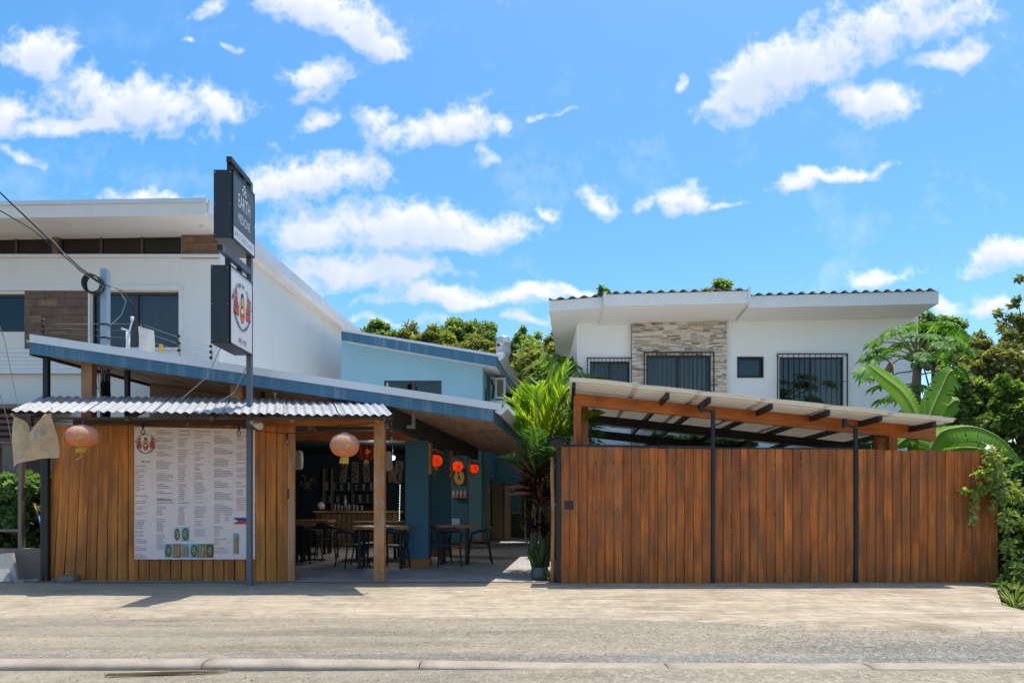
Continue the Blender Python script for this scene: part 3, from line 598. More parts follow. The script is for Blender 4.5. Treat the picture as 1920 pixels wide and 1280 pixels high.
# ---------------------------------------------------------------- left plank fence
YF = 11.80; ZF0, ZF1 = 0.075, Z(795, YF)
fe = thing('plank_fence', (X(317, YF), YF, 0.07), 'tall fence of upright honey-brown planks under the corrugated awning', 'fence')
def plank_run(parent, px0, px1, n, Y, z0, z1, mat, thick=0.03, gap=0.019, ang=None, top=None, zb=None):
    w = (X(px1, Y) - X(px0, Y)) / n; me = chamfer_box('plank', w - gap, thick, 1.0, 0.006, mat)
    for i in range(n):
        x = X(px0, Y) + w * (i + 0.5); a = ang(i) if ang else 0
        b0 = z0 + (zb(i) if zb else 0); t = (z1 if top is None else top(i)) + random.uniform(-.008, .004)
        piece('plank', me, parent, (x + random.uniform(-.001, .001), Y + random.uniform(-.004, .004), b0 + random.uniform(-.006, .006)), (0, a, random.uniform(-.004, .004)), (1, 1, t - b0))
plank_run(fe, 81, 480, 20, YF, ZF0, ZF1, M_fence, ang=lambda i: 0.075 * max(0, 1 - i / 8.0) ** 1.2, zb=lambda i: 0.03 if i < 2 else 0)
sd = thing('sliding_door', (X(518, YF - .06), YF - .06, 0.07), 'narrow sliding door of four honey-brown planks right of the menu banner', 'door')
plank_run(sd, 478, 540, 3, YF - 0.05, 0.06, Z(797, YF - .05), M_fence)
me = chamfer_box('plank', X(554, YF - .02) - X(541, YF - .02), 0.06, 1.0, 0.006, M_post); piece('edge_stile', me, sd, ((X(554, YF) + X(541, YF)) / 2, YF - 0.03, 0.06), (0,0,0), (1, 1, ZF1 - 0.06))
b = MB(); xh = X(543, YF); b.box(xh - .012, xh + .012, YF - .075, YF - .065, Z(934, YF), Z(916, YF)); b.build('handle', M_dbeam, sd)
b = MB()
for zz in (0.4, 1.4, 2.4): b.box(X(84, YF), X(548, YF), YF + 0.03, YF + 0.08, zz, zz + 0.08)
b.build('rail', M_dbeam, fe)
b = MB(); xq = X(79, YF); b.box(xq - .025, xq + .012, YF - .01, YF + .05, 0.05, 3.2); single('steel_post', b, M_char, (xq, YF, 0.05), 'thin grey steel post at the left end of the plank fence', 'post')
b = MB(); b.box(X(112, 11.66), X(141, 11.66), 11.6, 11.74, 0.06, 0.17); single('stone_block', b, M_stone, (X(126, 11.66), 11.67, 0.06), 'small grey stone block at the foot of the plank fence', 'block')
# ---------------------------------------------------------------- menu banner
YP = 11.735; RX = Vector((1, 0, 0)); NY = Vector((0, -1, 0))
mn_ = thing('menu_banner', (X(365, YP), YP, Z(1048, YP)), 'large white printed menu banner with red and black lists nailed to the fence', 'banner')
def pp(px, py, k=1): v = P(px, py, YP); v.y -= 0.0015 * k + 0.003; return v
b = MB()
def fb(u, v):
    px = 252 + 226 * u; py = 800 + 248 * v + 4 * u * (1 - v); p = P(px, py, YP); p.y += 0.0025 * math.sin(9 * u + 3 * v) * math.sin(7 * v) * (u * (1 - u) * 4); return p
b.grid(fb, 24, 20)
b.build('sheet', M_poster, mn_)
emblem(mn_, pp(273.5, 833, 1), RX, U_, X(273.5 + 17.5, YP) - X(273.5, YP), NY * 1.0)
hd = MB(); rl = MB(); bl = MB(); sc_ = YP / F
def head(w, px, py, h=3.3, wpx=None): put_text(hd, w, pp(px, py + h / 2, 3), RX, U_, (wpx or len(w) * 1.32) * sc_, h * sc_)
def line(dst, px, py, wpx, h=1.15):
    x = px
    while x < px + wpx:
        l = random.uniform(2.2, 6.0); e = min(x + l, px + wpx); dst.poly([pp(x, py + h / 2, 2), pp(e, py + h / 2, 2), pp(e, py - h / 2, 2), pp(x, py - h / 2, 2)]); x = e + 0.8
def block(px, y0, pattern, wr, wb, gap=3.6):
    y = y0
    for ch in pattern:
        if ch == 'r': line(rl, px, y, wr * random.uniform(.75, 1.05))
        elif ch == 'b': line(bl, px, y, wb * random.uniform(.7, 1.05), 1.05)
        y += gap
    return y
head('Entrada / Appetizer', 254, 873, 3.4, 20); head('Alitas / Chicken Wing', 254, 929, 3.4, 22); head('Rollos de Sushi', 254, 996, 3.4, 15); head('Sushi Roll 10 pcs.', 254, 1003, 3.4, 17)
block(254, 880, 'rrbrrbrbrbrb', 20, 10); block(254, 939, 'rb.rb.rb..rbbbb', 21, 17); block(254, 1010, 'rbb.rbb.rbb', 13, 24, 3.5)
block(294, 807, 'rbb.rbb.rbb.rbb..rbbbb..rbbbb.rbb.rb..rb', 18, 30, 3.35); head('Combinación Sushi y Alitas', 294, 935, 3.4, 27); head('Combination of Sushi and Wings', 294, 941.5, 3.4, 32)
block(294, 949, 'rrbbb..rrbbbbb.rrbbbbbbb', 18, 14, 3.5)
head('Combinación Rolls', 335, 807.5, 3.4, 21); head('Combination of Rolls', 335, 814.5, 3.4, 22); block(335, 822, 'rrbbb.rrbbbbb.rrbbbbbbb', 20, 15, 3.6); head('Sushi Combos', 335, 908, 3.6, 15)
block(335, 912, 'rbbbbbbb', 18, 12, 3.5); head('Sushi Boat Bento', 335, 942, 3.6, 19); block(335, 950, 'rbbbbbbbbb', 17, 13, 3.55)
head('Menú para Niño / Kids menu', 365, 808.5, 3.6, 30); block(365, 815, 'rb.rb', 29, 17, 4.8); head('Postre - Dessert', 365, 838.5, 3.6, 17); block(365, 846, 'rb.rb.rb', 22, 12, 4.0); head('Especiales', 365, 878.5, 3.6, 10)
block(365, 886, 'rrbb.bbbbbb', 18, 20, 3.75); block(365, 930, 'rr.b.bbbbbb.rrb.bbbb', 15, 22, 3.9)
head('Special Sushi', 402, 809.5, 3.6, 14); block(402, 817, 'rbbbb..rbbb..rbbbb.rbbbb..rbbb..rbbbb..rbbbb', 17, 34, 3.3)
head('Nigiri 2pcs', 402, 963, 3.4, 12); head('Sashimi 3pcs', 422, 963, 3.4, 13); block(402, 968, 'rrrr', 12, 10, 3.6); block(422, 968, 'rrr', 9, 10, 3.6)
head('Maki Rolls 8pcs', 402, 988, 3.4, 16); block(402, 993, 'rrrr', 11, 10, 3.6); head('Sushi Princess 17,000', 402, 1010, 3.4, 22); block(402, 1015, 'rr', 10, 9, 3.6); head('Poke Bowl 10,000', 402, 1027, 3.4, 19); block(402, 1032, 'rr', 27, 9, 3.6)
head('Ramen', 444, 809, 3.4, 14); block(444, 817, 'rbb..rb.rb', 22, 15, 3.9); head('Yakimeshi - Fried', 444, 856, 3.6, 20); block(444, 861, 'b.r', 22, 20); head('Arroz - Rice', 444, 878, 3.6, 17); block(444, 883, 'b.rr', 20, 20); head('Bebidas', 444, 904, 3.6, 8); block(444, 911, 'r.bbb.rrrrrrr', 18, 12, 3.7)
block(475, 930, 'r..r...r..r....r.r', 2.5, 2, 5)
hd.build('headings', M_inkg, mn_); o = rl.build('red_lines', M_pinkr, mn_, kind='stuff'); o = bl.build('black_lines', M_inkg, mn_, kind='stuff')
b = MB(); put_text(b, '8801-0720', pp(274, 867, 3), RX, U_, 17 * sc_, 4.0 * sc_, True); b.build('phone_number', M_inkg, mn_)
def food(px0, px1, py0, py1, c1, kind):
    b = MB(); b.cm = 0; b.poly([pp(px0, py1, 2), pp(px1, py1, 2), pp(px1, py0, 2), pp(px0, py0, 2)]); cx, cy = (px0 + px1) / 2, (py0 + py1) / 2; w, h = (px1 - px0) * sc_, (py1 - py0) * sc_
    if kind == 'plate':
        b.cm = 1; disc(b, pp(cx, cy, 3), RX, U_, w * .4, h * .44, 14); b.cm = 2; disc(b, pp(cx, cy, 3.5), RX, U_, w * .31, h * .36, 14)
        for i in range(14):
            b.cm = 3 + i % 3; t = random.uniform(0, 6.28); rr = random.uniform(0, .8); disc(b, pp(cx + .28 * (px1 - px0) * rr * math.cos(t), cy + .33 * (py1 - py0) * rr * math.sin(t), 4 + i * .1), RX, U_, w * .08, h * .06, 6)
    else:
        for i in range(9):
            b.cm = (3, 4, 2, 5)[i % 4]; xx = px0 + 1 + (px1 - px0 - 3) * i / 9; yy = py1 - 1.5 - random.uniform(0, 2); hh = random.uniform(.55, .85) * (py1 - py0)
            b.poly([pp(xx, yy, 3 + .1 * i), pp(xx + 1.9, yy, 3 + .1 * i), pp(xx + 1.2 + (1.6 if kind == 'slant' else 0), yy - hh, 3 + .1 * i), pp(xx + (1.6 if kind == 'slant' else 0), yy - hh, 3 + .1 * i)])
    b.build('food_photo', [c1, M_ink, M_inkgreen, M_inkbrown, M_skin, M_pinkr], mn_)
for i, (a, c, k) in enumerate(((309, M_inkteal, 'plate'), (325, M_inkbrown, 'slant'), (340.5, M_inkteal, 'bars'), (357, M_inkteal, 'plate'), (371, M_inkgreen, 'slant'), (386.5, M_inkbrown, 'plate'))): food(a, a + 14.5, 1019, 1045, c, k)
food(326, 339, 988, 1014, M_signwhite, 'plate'); food(341, 355, 988, 1014, M_inkteal, 'plate'); food(437.5, 448, 999, 1038, M_inkteal, 'slant')
b = MB(); b.poly([pp(437, 970, 2), pp(462, 970, 2), pp(462, 976, 2), pp(446, 976, 2)]); b.build('flag_blue', M_inkblue, mn_)
b = MB(); b.poly([pp(446, 976, 2), pp(462, 976, 2), pp(462, 982, 2), pp(437, 982, 2)]); b.build('flag_red', M_red, mn_)
b = MB(); b.poly([pp(437, 982, 2.5), pp(446, 976, 2.5), pp(437, 970, 2.5)]); b.build('flag_triangle', M_signwhite, mn_)
for (a, c) in ((255, 803.5), (475, 808), (255, 1044.5), (475, 1045)):
    b = MB(); disc(b, pp(a, c, 3), RX, U_, .008, .008, 8); b.build('nail', M_ink, mn_)
# ---------------------------------------------------------------- corrugated awning
aw = thing('awning', (X(375, 11.2), 11.2, 2.7), 'corrugated galvanised awning over the plank fence with timber beam and post', 'awning')
def corrugated(name, parent, A, B, C, D, pitch, amp, mat, thick=0.003, na=4, rot=True, sag=0.0):
    """sheet with near edge A-B, far edge D-C; ridges run from near to far"""
    A, B, C, D = map(Vector, (A, B, C, D)); Ln = (B - A).length; n = max(2, int(Ln / pitch)); st = n * na; nrm = ((B - A).cross(D - A)).normalized(); b = MB()
    def fp(off):
        def f(u, v):
            p = (A * (1 - u) + B * u) * (1 - v) + (D * (1 - u) + C * u) * v
            return p + nrm * (amp * math.cos(2 * math.pi * n * u) + off + sag * nz(u * 7, v * 2, 1))
        return f
    b.grid(fp(0), st, 3, True); b.grid(fp(-thick), st, 3, True)
    f0, f1 = fp(0), fp(-thick)
    for v in (0, 1):
        for i in range(st): b.poly([f0(i/st, v), f0((i+1)/st, v), f1((i+1)/st, v), f1(i/st, v)])
    return b.build(name, mat, parent)
xs = [-7.62, -6.55, -5.5, -4.45, -3.5, -2.6, -1.87]; yb = 11.86
for i, (xa, xb) in enumerate(zip(xs, xs[1:])):
    za, zb = (Z(770 + 9 * (xx + 7.62) / 5.8, 10.45) for xx in (xa, xb)); dz = 0.006 * (i % 2) + random.uniform(-.004, .004); yj = random.uniform(-.03, .03); zk = 0.44
    corrugated('roof_sheet', aw, (xa - .04, 10.42 + yj, za + dz), (xb + .04, 10.42 + yj, zb + dz), (xb + .04 - .48, yb, zb + zk + dz), (xa - .04 - .48, yb, za + zk + dz), 0.128, 0.015, M_galv, na=8, sag=0.006)
b = MB(); b.box(-7.5, X(480, 11.72), 11.66, 11.76, Z(796, 11.7), Z(783, 11.7)); b.build('fence_beam', M_dbeam, aw)
b = MB(); b.box(X(470, 11.64), X(722, 11.64), 11.58, 11.70, Z(798, 11.64), Z(783, 11.64)); b.build('beam', M_beam, aw)
xa, xb = X(702.5, 11.64), X(722, 11.64)
b = MB(); b.box(xa, xb, 11.575, 11.72, 0.07, Z(798, 11.64) - .002); b.build('post', M_post, aw)
b = MB(); b.box(-7.55, -1.84, 10.5, 10.55, 2.70, 2.735); b.build('front_batten', M_dbeam, aw)
for xx in (-7.4, -5.9, -4.6, -3.2, -1.95):
    b = MB(); b.bar((xx, 10.45, 2.70), (xx - .4, 11.66, 2.98), 0.05, 0.07); b.build('rafter', M_dbeam, aw)
# ---------------------------------------------------------------- gate (three sliding plank panels)
YG = 11.4
ZTG = lambda px: Z(833.5 + (px - 1045) * 12.5 / 825, YG); ZBG = lambda px: Z(1095.5 + (px - 1045) * 7 / 825, YG) 
GP = [(1051, 1333, 17, 0.0, 'left plank gate panel with a small cut-out hatch beside the potted plant'), (1339, 1600, 16, 0.035, 'middle panel of the brown plank gate between two black posts'), (1608, 1871, 16, 0.07, 'right plank gate panel hung with a leafy vine at its end')]
for a, c, n, dy, lab in GP:
    t = thing('sliding_gate', (X((a + c) / 2, YG), YG + dy, ZBG(a) - .01), lab, 'gate', 'sliding panels of the plank gate')
    Y = YG + dy; w = (c - a) / n
    plank_run(t, a, c, n, Y, 0, 0, M_gate, thick=0.022, gap=0.008, top=lambda i: ZTG(a + w * i) - (0.03 if n == 17 else 0.0), zb=lambda i: ZBG(a + w * i) + 0.005)
    b = MB()
    for k in (0.12, 0.5, 0.86):
        z = ZBG(a) + (ZTG(a) - ZBG(a)) * k; b.box(X(a, Y) + .01, X(c, Y) - .01, Y + .014, Y + .028, z, z + .06)
    b.build('back_frame', M_black, t)
    b = MB()
    for i in range(n):
        for k in (0.14, 0.515, 0.88):
            for q in (.25, .75):
                xx = X(a + w * (i + q), Y) + random.uniform(-.008, .008); zz = ZBG(a) + (ZTG(a) - ZBG(a)) * k + random.uniform(-.01, .01); b.box(xx - .004, xx + .004, Y - .0185, Y - .010, zz - .004, zz + .004)
    b.build('nail_heads', M_char, t, kind='stuff')
    if n == 17:
        b = MB(); b.hexa([(X(1048,Y),Y-.03,ZTG(1048)-.025),(X(1336,Y),Y-.03,ZTG(1336)-.025),(X(1336,Y),Y+.03,ZTG(1336)-.025),(X(1048,Y),Y+.03,ZTG(1048)-.025),(X(1048,Y),Y-.03,ZTG(1048)+.012),(X(1336,Y),Y-.03,ZTG(1336)+.012),(X(1336,Y),Y+.03,ZTG(1336)+.012),(X(1048,Y),Y+.03,ZTG(1048)+.012)]); b.build('top_rail', M_black, t)
        b = MB(); b.box(X(1043, Y), X(1050.5, Y), Y - .04, Y + .03, 0.02, ZTG(1045) + .05); b.build('edge_post', M_black, t)
        b = MB(); b.box(X(1058, Y), X(1075, Y), Y - .016, Y - .0125, Z(955, Y), Z(938, Y))
        b.build('hatch_dark_plate', M_ink, t)  # flat black plate on the planks paints the dark of the hatch opening
        for k in range(3):
            b = MB(); xx = X(1059.5 + 5.2 * k, Y); b.box(xx, xx + .03, Y - .019, Y - .0165, Z(953, Y), Z(940.5, Y)); b.build('hatch_slat', M_ink, t)  # slats blackened as well, the hole's shade in their colour
    if n == 16 and a < 1400:
        b = MB(); b.box(X(a, Y), X(c, Y), Y - .02, Y + .03, ZTG(c) + .004, ZTG(c) + .03); b.build('top_rail', M_black, t)
for k, (px, py) in enumerate(((1336.5, 768), (1604, 797))):
    Y = YG + 0.06 * (k + 1) - .05; t = thing('guide_post', (X(px, Y), Y, 0.03), ['black steel guide post between the left and middle gate panels', 'black steel guide post between the middle and right gate panels'][k], 'post', 'guide posts of the sliding gate')
    b = MB(); b.box(X(px - 3.2, Y), X(px + 3.2, Y), Y - .03, Y + .02, 0.02, Z(py, Y)); b.build('post', M_black, t)
    b = MB(); xx = X(px, Y); b.bar((xx, Y, Z(py + 4, Y)), (xx - .2, Y - .02, Z(py - 2, Y)), .04, .03); b.build('bracket_arm', M_black, t)
    b = MB(); b.box(xx - .22, xx - .17, Y - .06, Y + .02, Z(py + 4, Y), Z(py - 12, Y)); b.build('bracket_plate', M_black, t)
# small hooded cap on the left end of the gate
cp = thing('gate_lamp_hood', (X(1048, 11.5), 11.5, Z(845, 11.5)), 'small black sheet-metal hood on the gate post beside the palm', 'hood')
a_ = [(1026, 823), (1049, 817), (1072, 829)]
b = MB(); y0, y1 = 11.2, 11.75
p = [P(1025, 824, y0), P(1047, 818.5, y0), P(1070, 831, y0)]; d = Vector((0.05, .55, .0))
b.prism([p[0], p[1], p[1] + Vector((0,0,.02)), p[0] + Vector((0,0,.02))], d); b.prism([p[1], p[2], p[2] + Vector((0,0,.02)), p[1] + Vector((0,0,.02))], d); b.build('sheet_roof', M_black, cp)
b = MB(); b.box(X(1042, 11.5), X(1047, 11.5), 11.45, 11.5, 0.05, Z(826, 11.5)); b.build('upright', M_black, cp)
b = MB(); b.poly([P(1030, 826, 11.25), P(1044, 845, 11.3), P(1060, 829, 11.25), P(1047, 821, 11.25)]); b.build('gusset', M_black, cp)
# ---------------------------------------------------------------- carport behind the gate
cpt = thing('carport', (X(1420, 12.3), 12.3, 0.03), 'carport with orange timber beam, black purlins and a light sheet-metal roof behind the gate', 'carport')
YB = 12.1
def slopebeam(b, pa, pb, Y, h0, h1, thick):  # from px/py top line to bottom line
    (xa, ya), (xb, yb_) = pa, pb
    b.hexa([P(xa, ya + h0, Y), P(xb, yb_ + h1, Y), P(xb, yb_ + h1, Y) + Vector((0, thick, 0)), P(xa, ya + h0, Y) + Vector((0, thick, 0)), P(xa, ya, Y), P(xb, yb_, Y), P(xb, yb_, Y) + Vector((0, thick, 0)), P(xa, ya, Y) + Vector((0, thick, 0))])
b = MB(); slopebeam(b, (1076, 737), (1755, 801), YB, 22, 25, 0.09); b.build('front_beam', M_cbeam, cpt)
for (a, c, y0, Y) in ((1076, 1090, 760, YB + .01), (1092, 1103, 762, YB + .9), (1668, 1683, 817, YB + .01), (1645, 1657, 818, YB + .9)):
    b = MB(); b.box(X(a, Y), X(c, Y), Y, Y + .13, 0.02, Z(y0, Y)); b.build('post', M_cpost, cpt)
b = MB(); b.box(X(1106, 13.2), X(1109, 13.2), 13.2, 13.25, 0.02, Z(778, 13.2)); b.build('thin_post', M_black, cpt)
zl, zr_ = Z(714, 11.25), Z(791, 11.25); xl, xr_ = X(1073, 11.25), X(1786, 11.25)
def roofz(x): return zl + (zr_ - zl) * (x - xl) / (xr_ - xl)
for (Y, h) in ((14.3, .17), (17.0, .2)):
    b = MB(); xa, xb = xl + .35, xr_ + .25
    b.hexa([(xa, Y, roofz(xa) - .1 - h), (xb, Y, roofz(xb) - .1 - h), (xb, Y + .08, roofz(xb) - .1 - h), (xa, Y + .08, roofz(xa) - .1 - h), (xa, Y, roofz(xa) - .1), (xb, Y, roofz(xb) - .1), (xb, Y + .08, roofz(xb) - .1), (xa, Y + .08, roofz(xa) - .1)]); b.build('rear_beam', M_black, cpt)
for px in (1076, 1163, 1252, 1330, 1446, 1553, 1651, 1752):
    xx = X(px, 11.3); b = MB(); 
    b.hexa([(xx-.03, 11.3, roofz(xx)-.105), (xx+.03, 11.3, roofz(xx)-.105), (xx+.5, 17.3, roofz(xx+.45)-.105), (xx+.44, 17.3, roofz(xx+.45)-.105), (xx-.03, 11.3, roofz(xx)-.012), (xx+.03, 11.3, roofz(xx)-.012), (xx+.5, 17.3, roofz(xx+.45)-.012), (xx+.44, 17.3, roofz(xx+.45)-.012)])
    if px != 1163: b.build('purlin', M_black, cpt)
M_csheet = paper('cream_translucent_roof_sheet', (0.86, 0.83, 0.77), 0.22, var=0.04)
# sheets: ridges run down the slope; every sheet lifts a little at its lap
cut = [xl, xl + 1.05, xl + 2.1, xl + 3.15, xl + 4.2, xl + 5.25, xr_]
for i, (xa, xb) in enumerate(zip(cut, cut[1:])):
    b = MB(); n = 60
    def fs(off):
        def f(u, v):
            y = 11.22 + 6.2 * u; x = xa - .04 + (xb - xa + .08) * v + 0.08 * (y - 11.22)
            rib = 0.04 * (1 if (u * 22) % 1 < 0.2 else 0) 
            bow = 0.014 * math.sin(v * math.pi) * (1 if i % 2 == 0 else 0.6) + 0.012 * v
            return (x, y, roofz(x - 0.08 * (y - 11.22)) + 0.012 + rib + bow + off)
        return f
    b.grid(fs(0), 150, 8, False); b.grid(fs(-0.014), 150, 8, False); f0, f1 = fs(0), fs(-0.014)
    for j in range(8): b.poly([f0(0, j/8), f0(0, (j+1)/8), f1(0, (j+1)/8), f1(0, j/8)]); b.poly([f0(1, j/8), f0(1, (j+1)/8), f1(1, (j+1)/8), f1(1, j/8)])
    for j in range(150): b.poly([f0(j/150, 0), f0((j+1)/150, 0), f1((j+1)/150, 0), f1(j/150, 0)]); b.poly([f0(j/150, 1), f0((j+1)/150, 1), f1((j+1)/150, 1), f1(j/150, 1)])
    b.build('roof_sheet', M_csheet, cpt)
# ---------------------------------------------------------------- white house on the right
YH = 19.0
hs_ = thing('white_house', (X(1400, YH), YH, 0), 'white two-storey house with a stacked-stone panel and barred windows behind the carport', 'house')
def wall_holes(x0, x1, z0, z1, y, t, holes):
    b = MB(); xs = sorted({x0, x1, *[h[0] for h in holes], *[h[1] for h in holes]}); zs = sorted({z0, z1, *[h[2] for h in holes], *[h[3] for h in holes]})
    for xa, xb in zip(xs, xs[1:]):
        run = None
        for za, zb in zip(zs, zs[1:]):
            cx, cz = (xa + xb) / 2, (za + zb) / 2
            if any(h[0] < cx < h[1] and h[2] < cz < h[3] for h in holes):
                if run: b.box(xa, xb, y, y + t, run[0], run[1]); run = None
            else: run = (run[0], zb) if run else (za, zb)
        if run: b.box(xa, xb, y, y + t, run[0], run[1])
    return b
def rect(px0, px1, py0, py1, Y): return (X(px0, Y), X(px1, Y), Z(py1, Y), Z(py0, Y))
YS = 18.85
W1 = rect(1106, 1181, 677, 790, YH); W2 = rect(1212, 1333, 666, 800, YS); W3 = rect(1384, 1429, 671, 706, YH); W4 = rect(1461, 1582, 669, 768, YH)
xs0, xs1 = X(1185, YS), X(1363, YS); xw0, xw1 = X(1082, YH), X(1722, YH); ZT = Z(574, YS)
wall_holes(xw0, xs0, -.1, ZT, YH, .2, [W1]).build('wall', M_white2, hs_)
wall_holes(xs1, xw1, -.1, ZT, YH, .2, [W3, W4]).build('wall', M_white2, hs_)
wall_holes(xs0, xs1, -.1, ZT, YS + .03, .3, [W2]).build('wall', M_brownwall, hs_)
b = MB(); b.box(xw0, xw0 + .2, YH + .2, YH + 8, -.1, ZT + .3); b.box(xw1 - .2, xw1, YH + .2, YH + 8, -.1, ZT + .2); b.box(xw0, xw1, YH + 8, YH + 8.2, -.1, ZT); b.build('side_walls', M_white2, hs_)
b = MB(); b.box(xw0 + .25, xw1 - .25, YH + 1.6, YH + 1.7, 0, ZT - .1); b.build('dark_backdrop', M_dark, hs_)  # added black board, paints the unlit rooms' darkness; not a real partition
# stacked ledge stones
st = MB(); mats = [plain('ledgestone_%s' % n, c, 0.85, 0.15, 12, fine=50, bstr=0.5) for n, c in (('cream', (0.58, 0.49, 0.39)), ('sand', (0.48, 0.385, 0.29)), ('pale', (0.68, 0.60, 0.51)), ('umber', (0.27, 0.20, 0.145)), ('grey', (0.42, 0.365, 0.31)))]
z = 1.2
while z < ZT:
    h = random.uniform(.032, .055); x = xs0 - random.uniform(0, .2)
    while x < xs1:
        w = random.uniform(.10, .36); xa, xb = max(x, xs0), min(x + w, xs1); za, zb = z, min(z + h - .004, ZT)
        if xb - xa > .02 and zb > za:
            parts = [(xa, xb)]
            if zb > W2[2] and za < W2[3]: parts = [(xa, min(xb, W2[0])), (max(xa, W2[1]), xb)]
            for pa, pb in parts:
                if pb - pa > .02: st.cm = random.choices(range(5), (4, 3, 3, 2, 3))[0]; st.box(pa, pb - .005, YS + .03 - random.uniform(.012, .055), YS + .031, za, zb)
        x += w
    z += h
st.build('stone_cladding', mats, hs_, kind='stuff')
def house_window(r, Y, bars, hbar, wall_y, mull=True, curtain=None, grille=True, lab=None, pxg=None):
    x0, x1, z0, z1 = r; f = .045
    b = MB()
    for q in ((x0, x0 + f, z0, z1), (x1 - f, x1, z0, z1), (x0 + f, x1 - f, z1 - f, z1), (x0 + f, x1 - f, z0, z0 + f)): b.box(q[0], q[1], Y + .05, Y + .11, q[2], q[3])
    if mull: xm = (x0 + x1) / 2; b.box(xm - .03, xm + .03, Y + .052, Y + .108, z0 + f, z1 - f)
    w = b.build('window', M_blackframe, hs_, label=lab)
    b = MB(); b.box(x0 + f, x1 - f, Y + .075, Y + .08, z0 + f, z1 - f); b.build('pane', M_glass, w)
    if curtain:
        for ca, cb, mat in curtain:
            b = MB(); n = 40
            def fc(u, v): return (x0 + (x1 - x0) * (ca + (cb - ca) * u), Y + .22 + .03 * math.sin(u * n * (cb - ca)), z0 + (z1 - z0) * v)
            b.grid(fc, 60, 1); b.build('curtain', mat, w)
    b = MB(); b.box(x0 - .02, x1 + .02, Y + .9, Y + .95, z0 - .1, z1 + .1); b.build('interior_dark_board', M_dark, w)  # black board behind the pane paints the shade of the room
    if grille:
        gx0, gx1, gz0, gz1 = x0 - .09, x1 + .07, z0 - .05, z1 + .08
        b = MB(); t = .014
        for q in ((gx0, gx0 + 2*t, gz0, gz1), (gx1 - 2*t, gx1, gz0, gz1), (gx0 + 2*t, gx1 - 2*t, gz1 - 2*t, gz1), (gx0 + 2*t, gx1 - 2*t, gz0, gz0 + 2*t)): b.box(q[0], q[1], Y - .10, Y - .07, q[2], q[3])
        for zz in (gz1 - .06, gz0 + .06): b.box(gx0 + .01, gx0 + .03, Y - .07, Y + .01, zz, zz + .02); b.box(gx1 - .03, gx1 - .01, Y - .07, Y + .01, zz, zz + .02)
        b.box(gx0 + 2*t, gx1 - 2*t, Y - .095, Y - .08, z0 + (z1 - z0) * hbar, z0 + (z1 - z0) * hbar + .014)
        b.build('grille_frame', M_black, w)
        me = chamfer_box('grille_bar', .014, .014, gz1 - gz0 - .05, .003, M_black)
        for i in range(bars):
            ob = bpy.data.objects.new('grille_bar', me); COL.objects.link(ob); ob.parent = w; ob.location = Vector((gx0 + (gx1 - gx0) * (i + 1) / (bars + 1), Y - .0875, gz0 + .03)) - ORG[hs_]
    else:
        b = MB()
        for q in ((x0 - .03, x0, z0 - .03, z1 + .03), (x1, x1 + .03, z0 - .03, z1 + .03), (x0, x1, z1, z1 + .03), (x0, x1, z0 - .03, z0)): b.box(q[0], q[1], Y - .03, Y + .06, q[2], q[3])
        b.build('casing', M_blackframe, w)
house_window(W1, YH, 11, .52, YH, curtain=[(0.02, .45, M_curtain), (.46, .98, M_curtainp)], lab='left barred window half hidden by the carport roof')
house_window(W2, YS, 15, .36, YS, curtain=[(0.02, .98, M_curtain)], lab='widest barred window, set in the stone panel')
house_window(W3, YH, 0, 0, YH, mull=False, grille=False, lab='small dark window without bars')
house_window(W4, YH, 12, .52, YH, curtain=[(0.5, .84, M_curtainp), (.84, .97, M_curtaint)], lab='right barred window with a sea-green curtain edge')
# roof of the house
YR = 18.0
def roof_piece(px0, px1, pyl, pyr, hl, hr, Y, name, splayL=0, splayR=0, Yb=27.5):
    x0, x1 = X(px0, Y), X(px1, Y); zl0, zr0 = Z(pyl, Y), Z(pyr, Y); dl, dr = hl / F * Y, hr / F * Y
    b = MB(); b.hexa([(x0, Y, zl0 - dl), (x1, Y, zr0 - dr), (x1, Y + .06, zr0 - dr), (x0, Y + .06, zl0 - dl), (x0, Y, zl0), (x1, Y, zr0), (x1, Y + .06, zr0), (x0, Y + .06, zl0)]); fa_ = b.build('fascia', M_trim, hs_)
    b = MB(); k = Yb - Y; fall = .13 * k
    bot = [(x0 + .01, Y + .061, zl0 - dl + .012), (x1 - .01, Y + .061, zr0 - dr + .012), (x1 - splayR * k, Yb, zr0 - dr - fall), (x0 + splayL * k, Yb, zl0 - dl - fall)]
    b.hexa([*bot, *[(p[0], p[1], p[2] + .14) for p in bot]]); b.build('soffit', M_white2, hs_)
    if splayL:
        b = MB(); b.hexa([(x0, Y + .061, zl0 - dl), (x0 + .03, Y + .061, zl0 - dl), (x0 + splayL * k + .03, Yb, zl0 - dl - fall - .012), (x0 + splayL * k, Yb, zl0 - dl - fall - .012), (x0, Y + .061, zl0), (x0 + .03, Y + .061, zl0), (x0 + splayL * k + .03, Yb, zl0 - fall), (x0 + splayL * k, Yb, zl0 - fall)]); b.build('side_fascia', M_trim, hs_)
    if splayR:
        b = MB(); b.hexa([(x1 - .03, Y + .061, zr0 - dr), (x1, Y + .061, zr0 - dr), (x1 - splayR * k, Yb, zr0 - dr - fall - .012), (x1 - splayR * k - .03, Yb, zr0 - dr - fall - .012), (x1 - .03, Y + .061, zr0), (x1, Y + .061, zr0), (x1 - splayR * k, Yb, zr0 - fall), (x1 - splayR * k - .03, Yb, zr0 - fall)]); b.build('side_fascia', M_trim, hs_)
    corrugated('roof_sheet', hs_, (x0 - .02, Y - .06, zl0 + .035), (x1 + .02, Y - .06, zr0 + .035), (x1 - splayR * k, Yb, zr0 + .035 - fall), (x0 + splayL * k, Yb, zl0 + .035 - fall), .27, .035, M_rsheet, na=8)
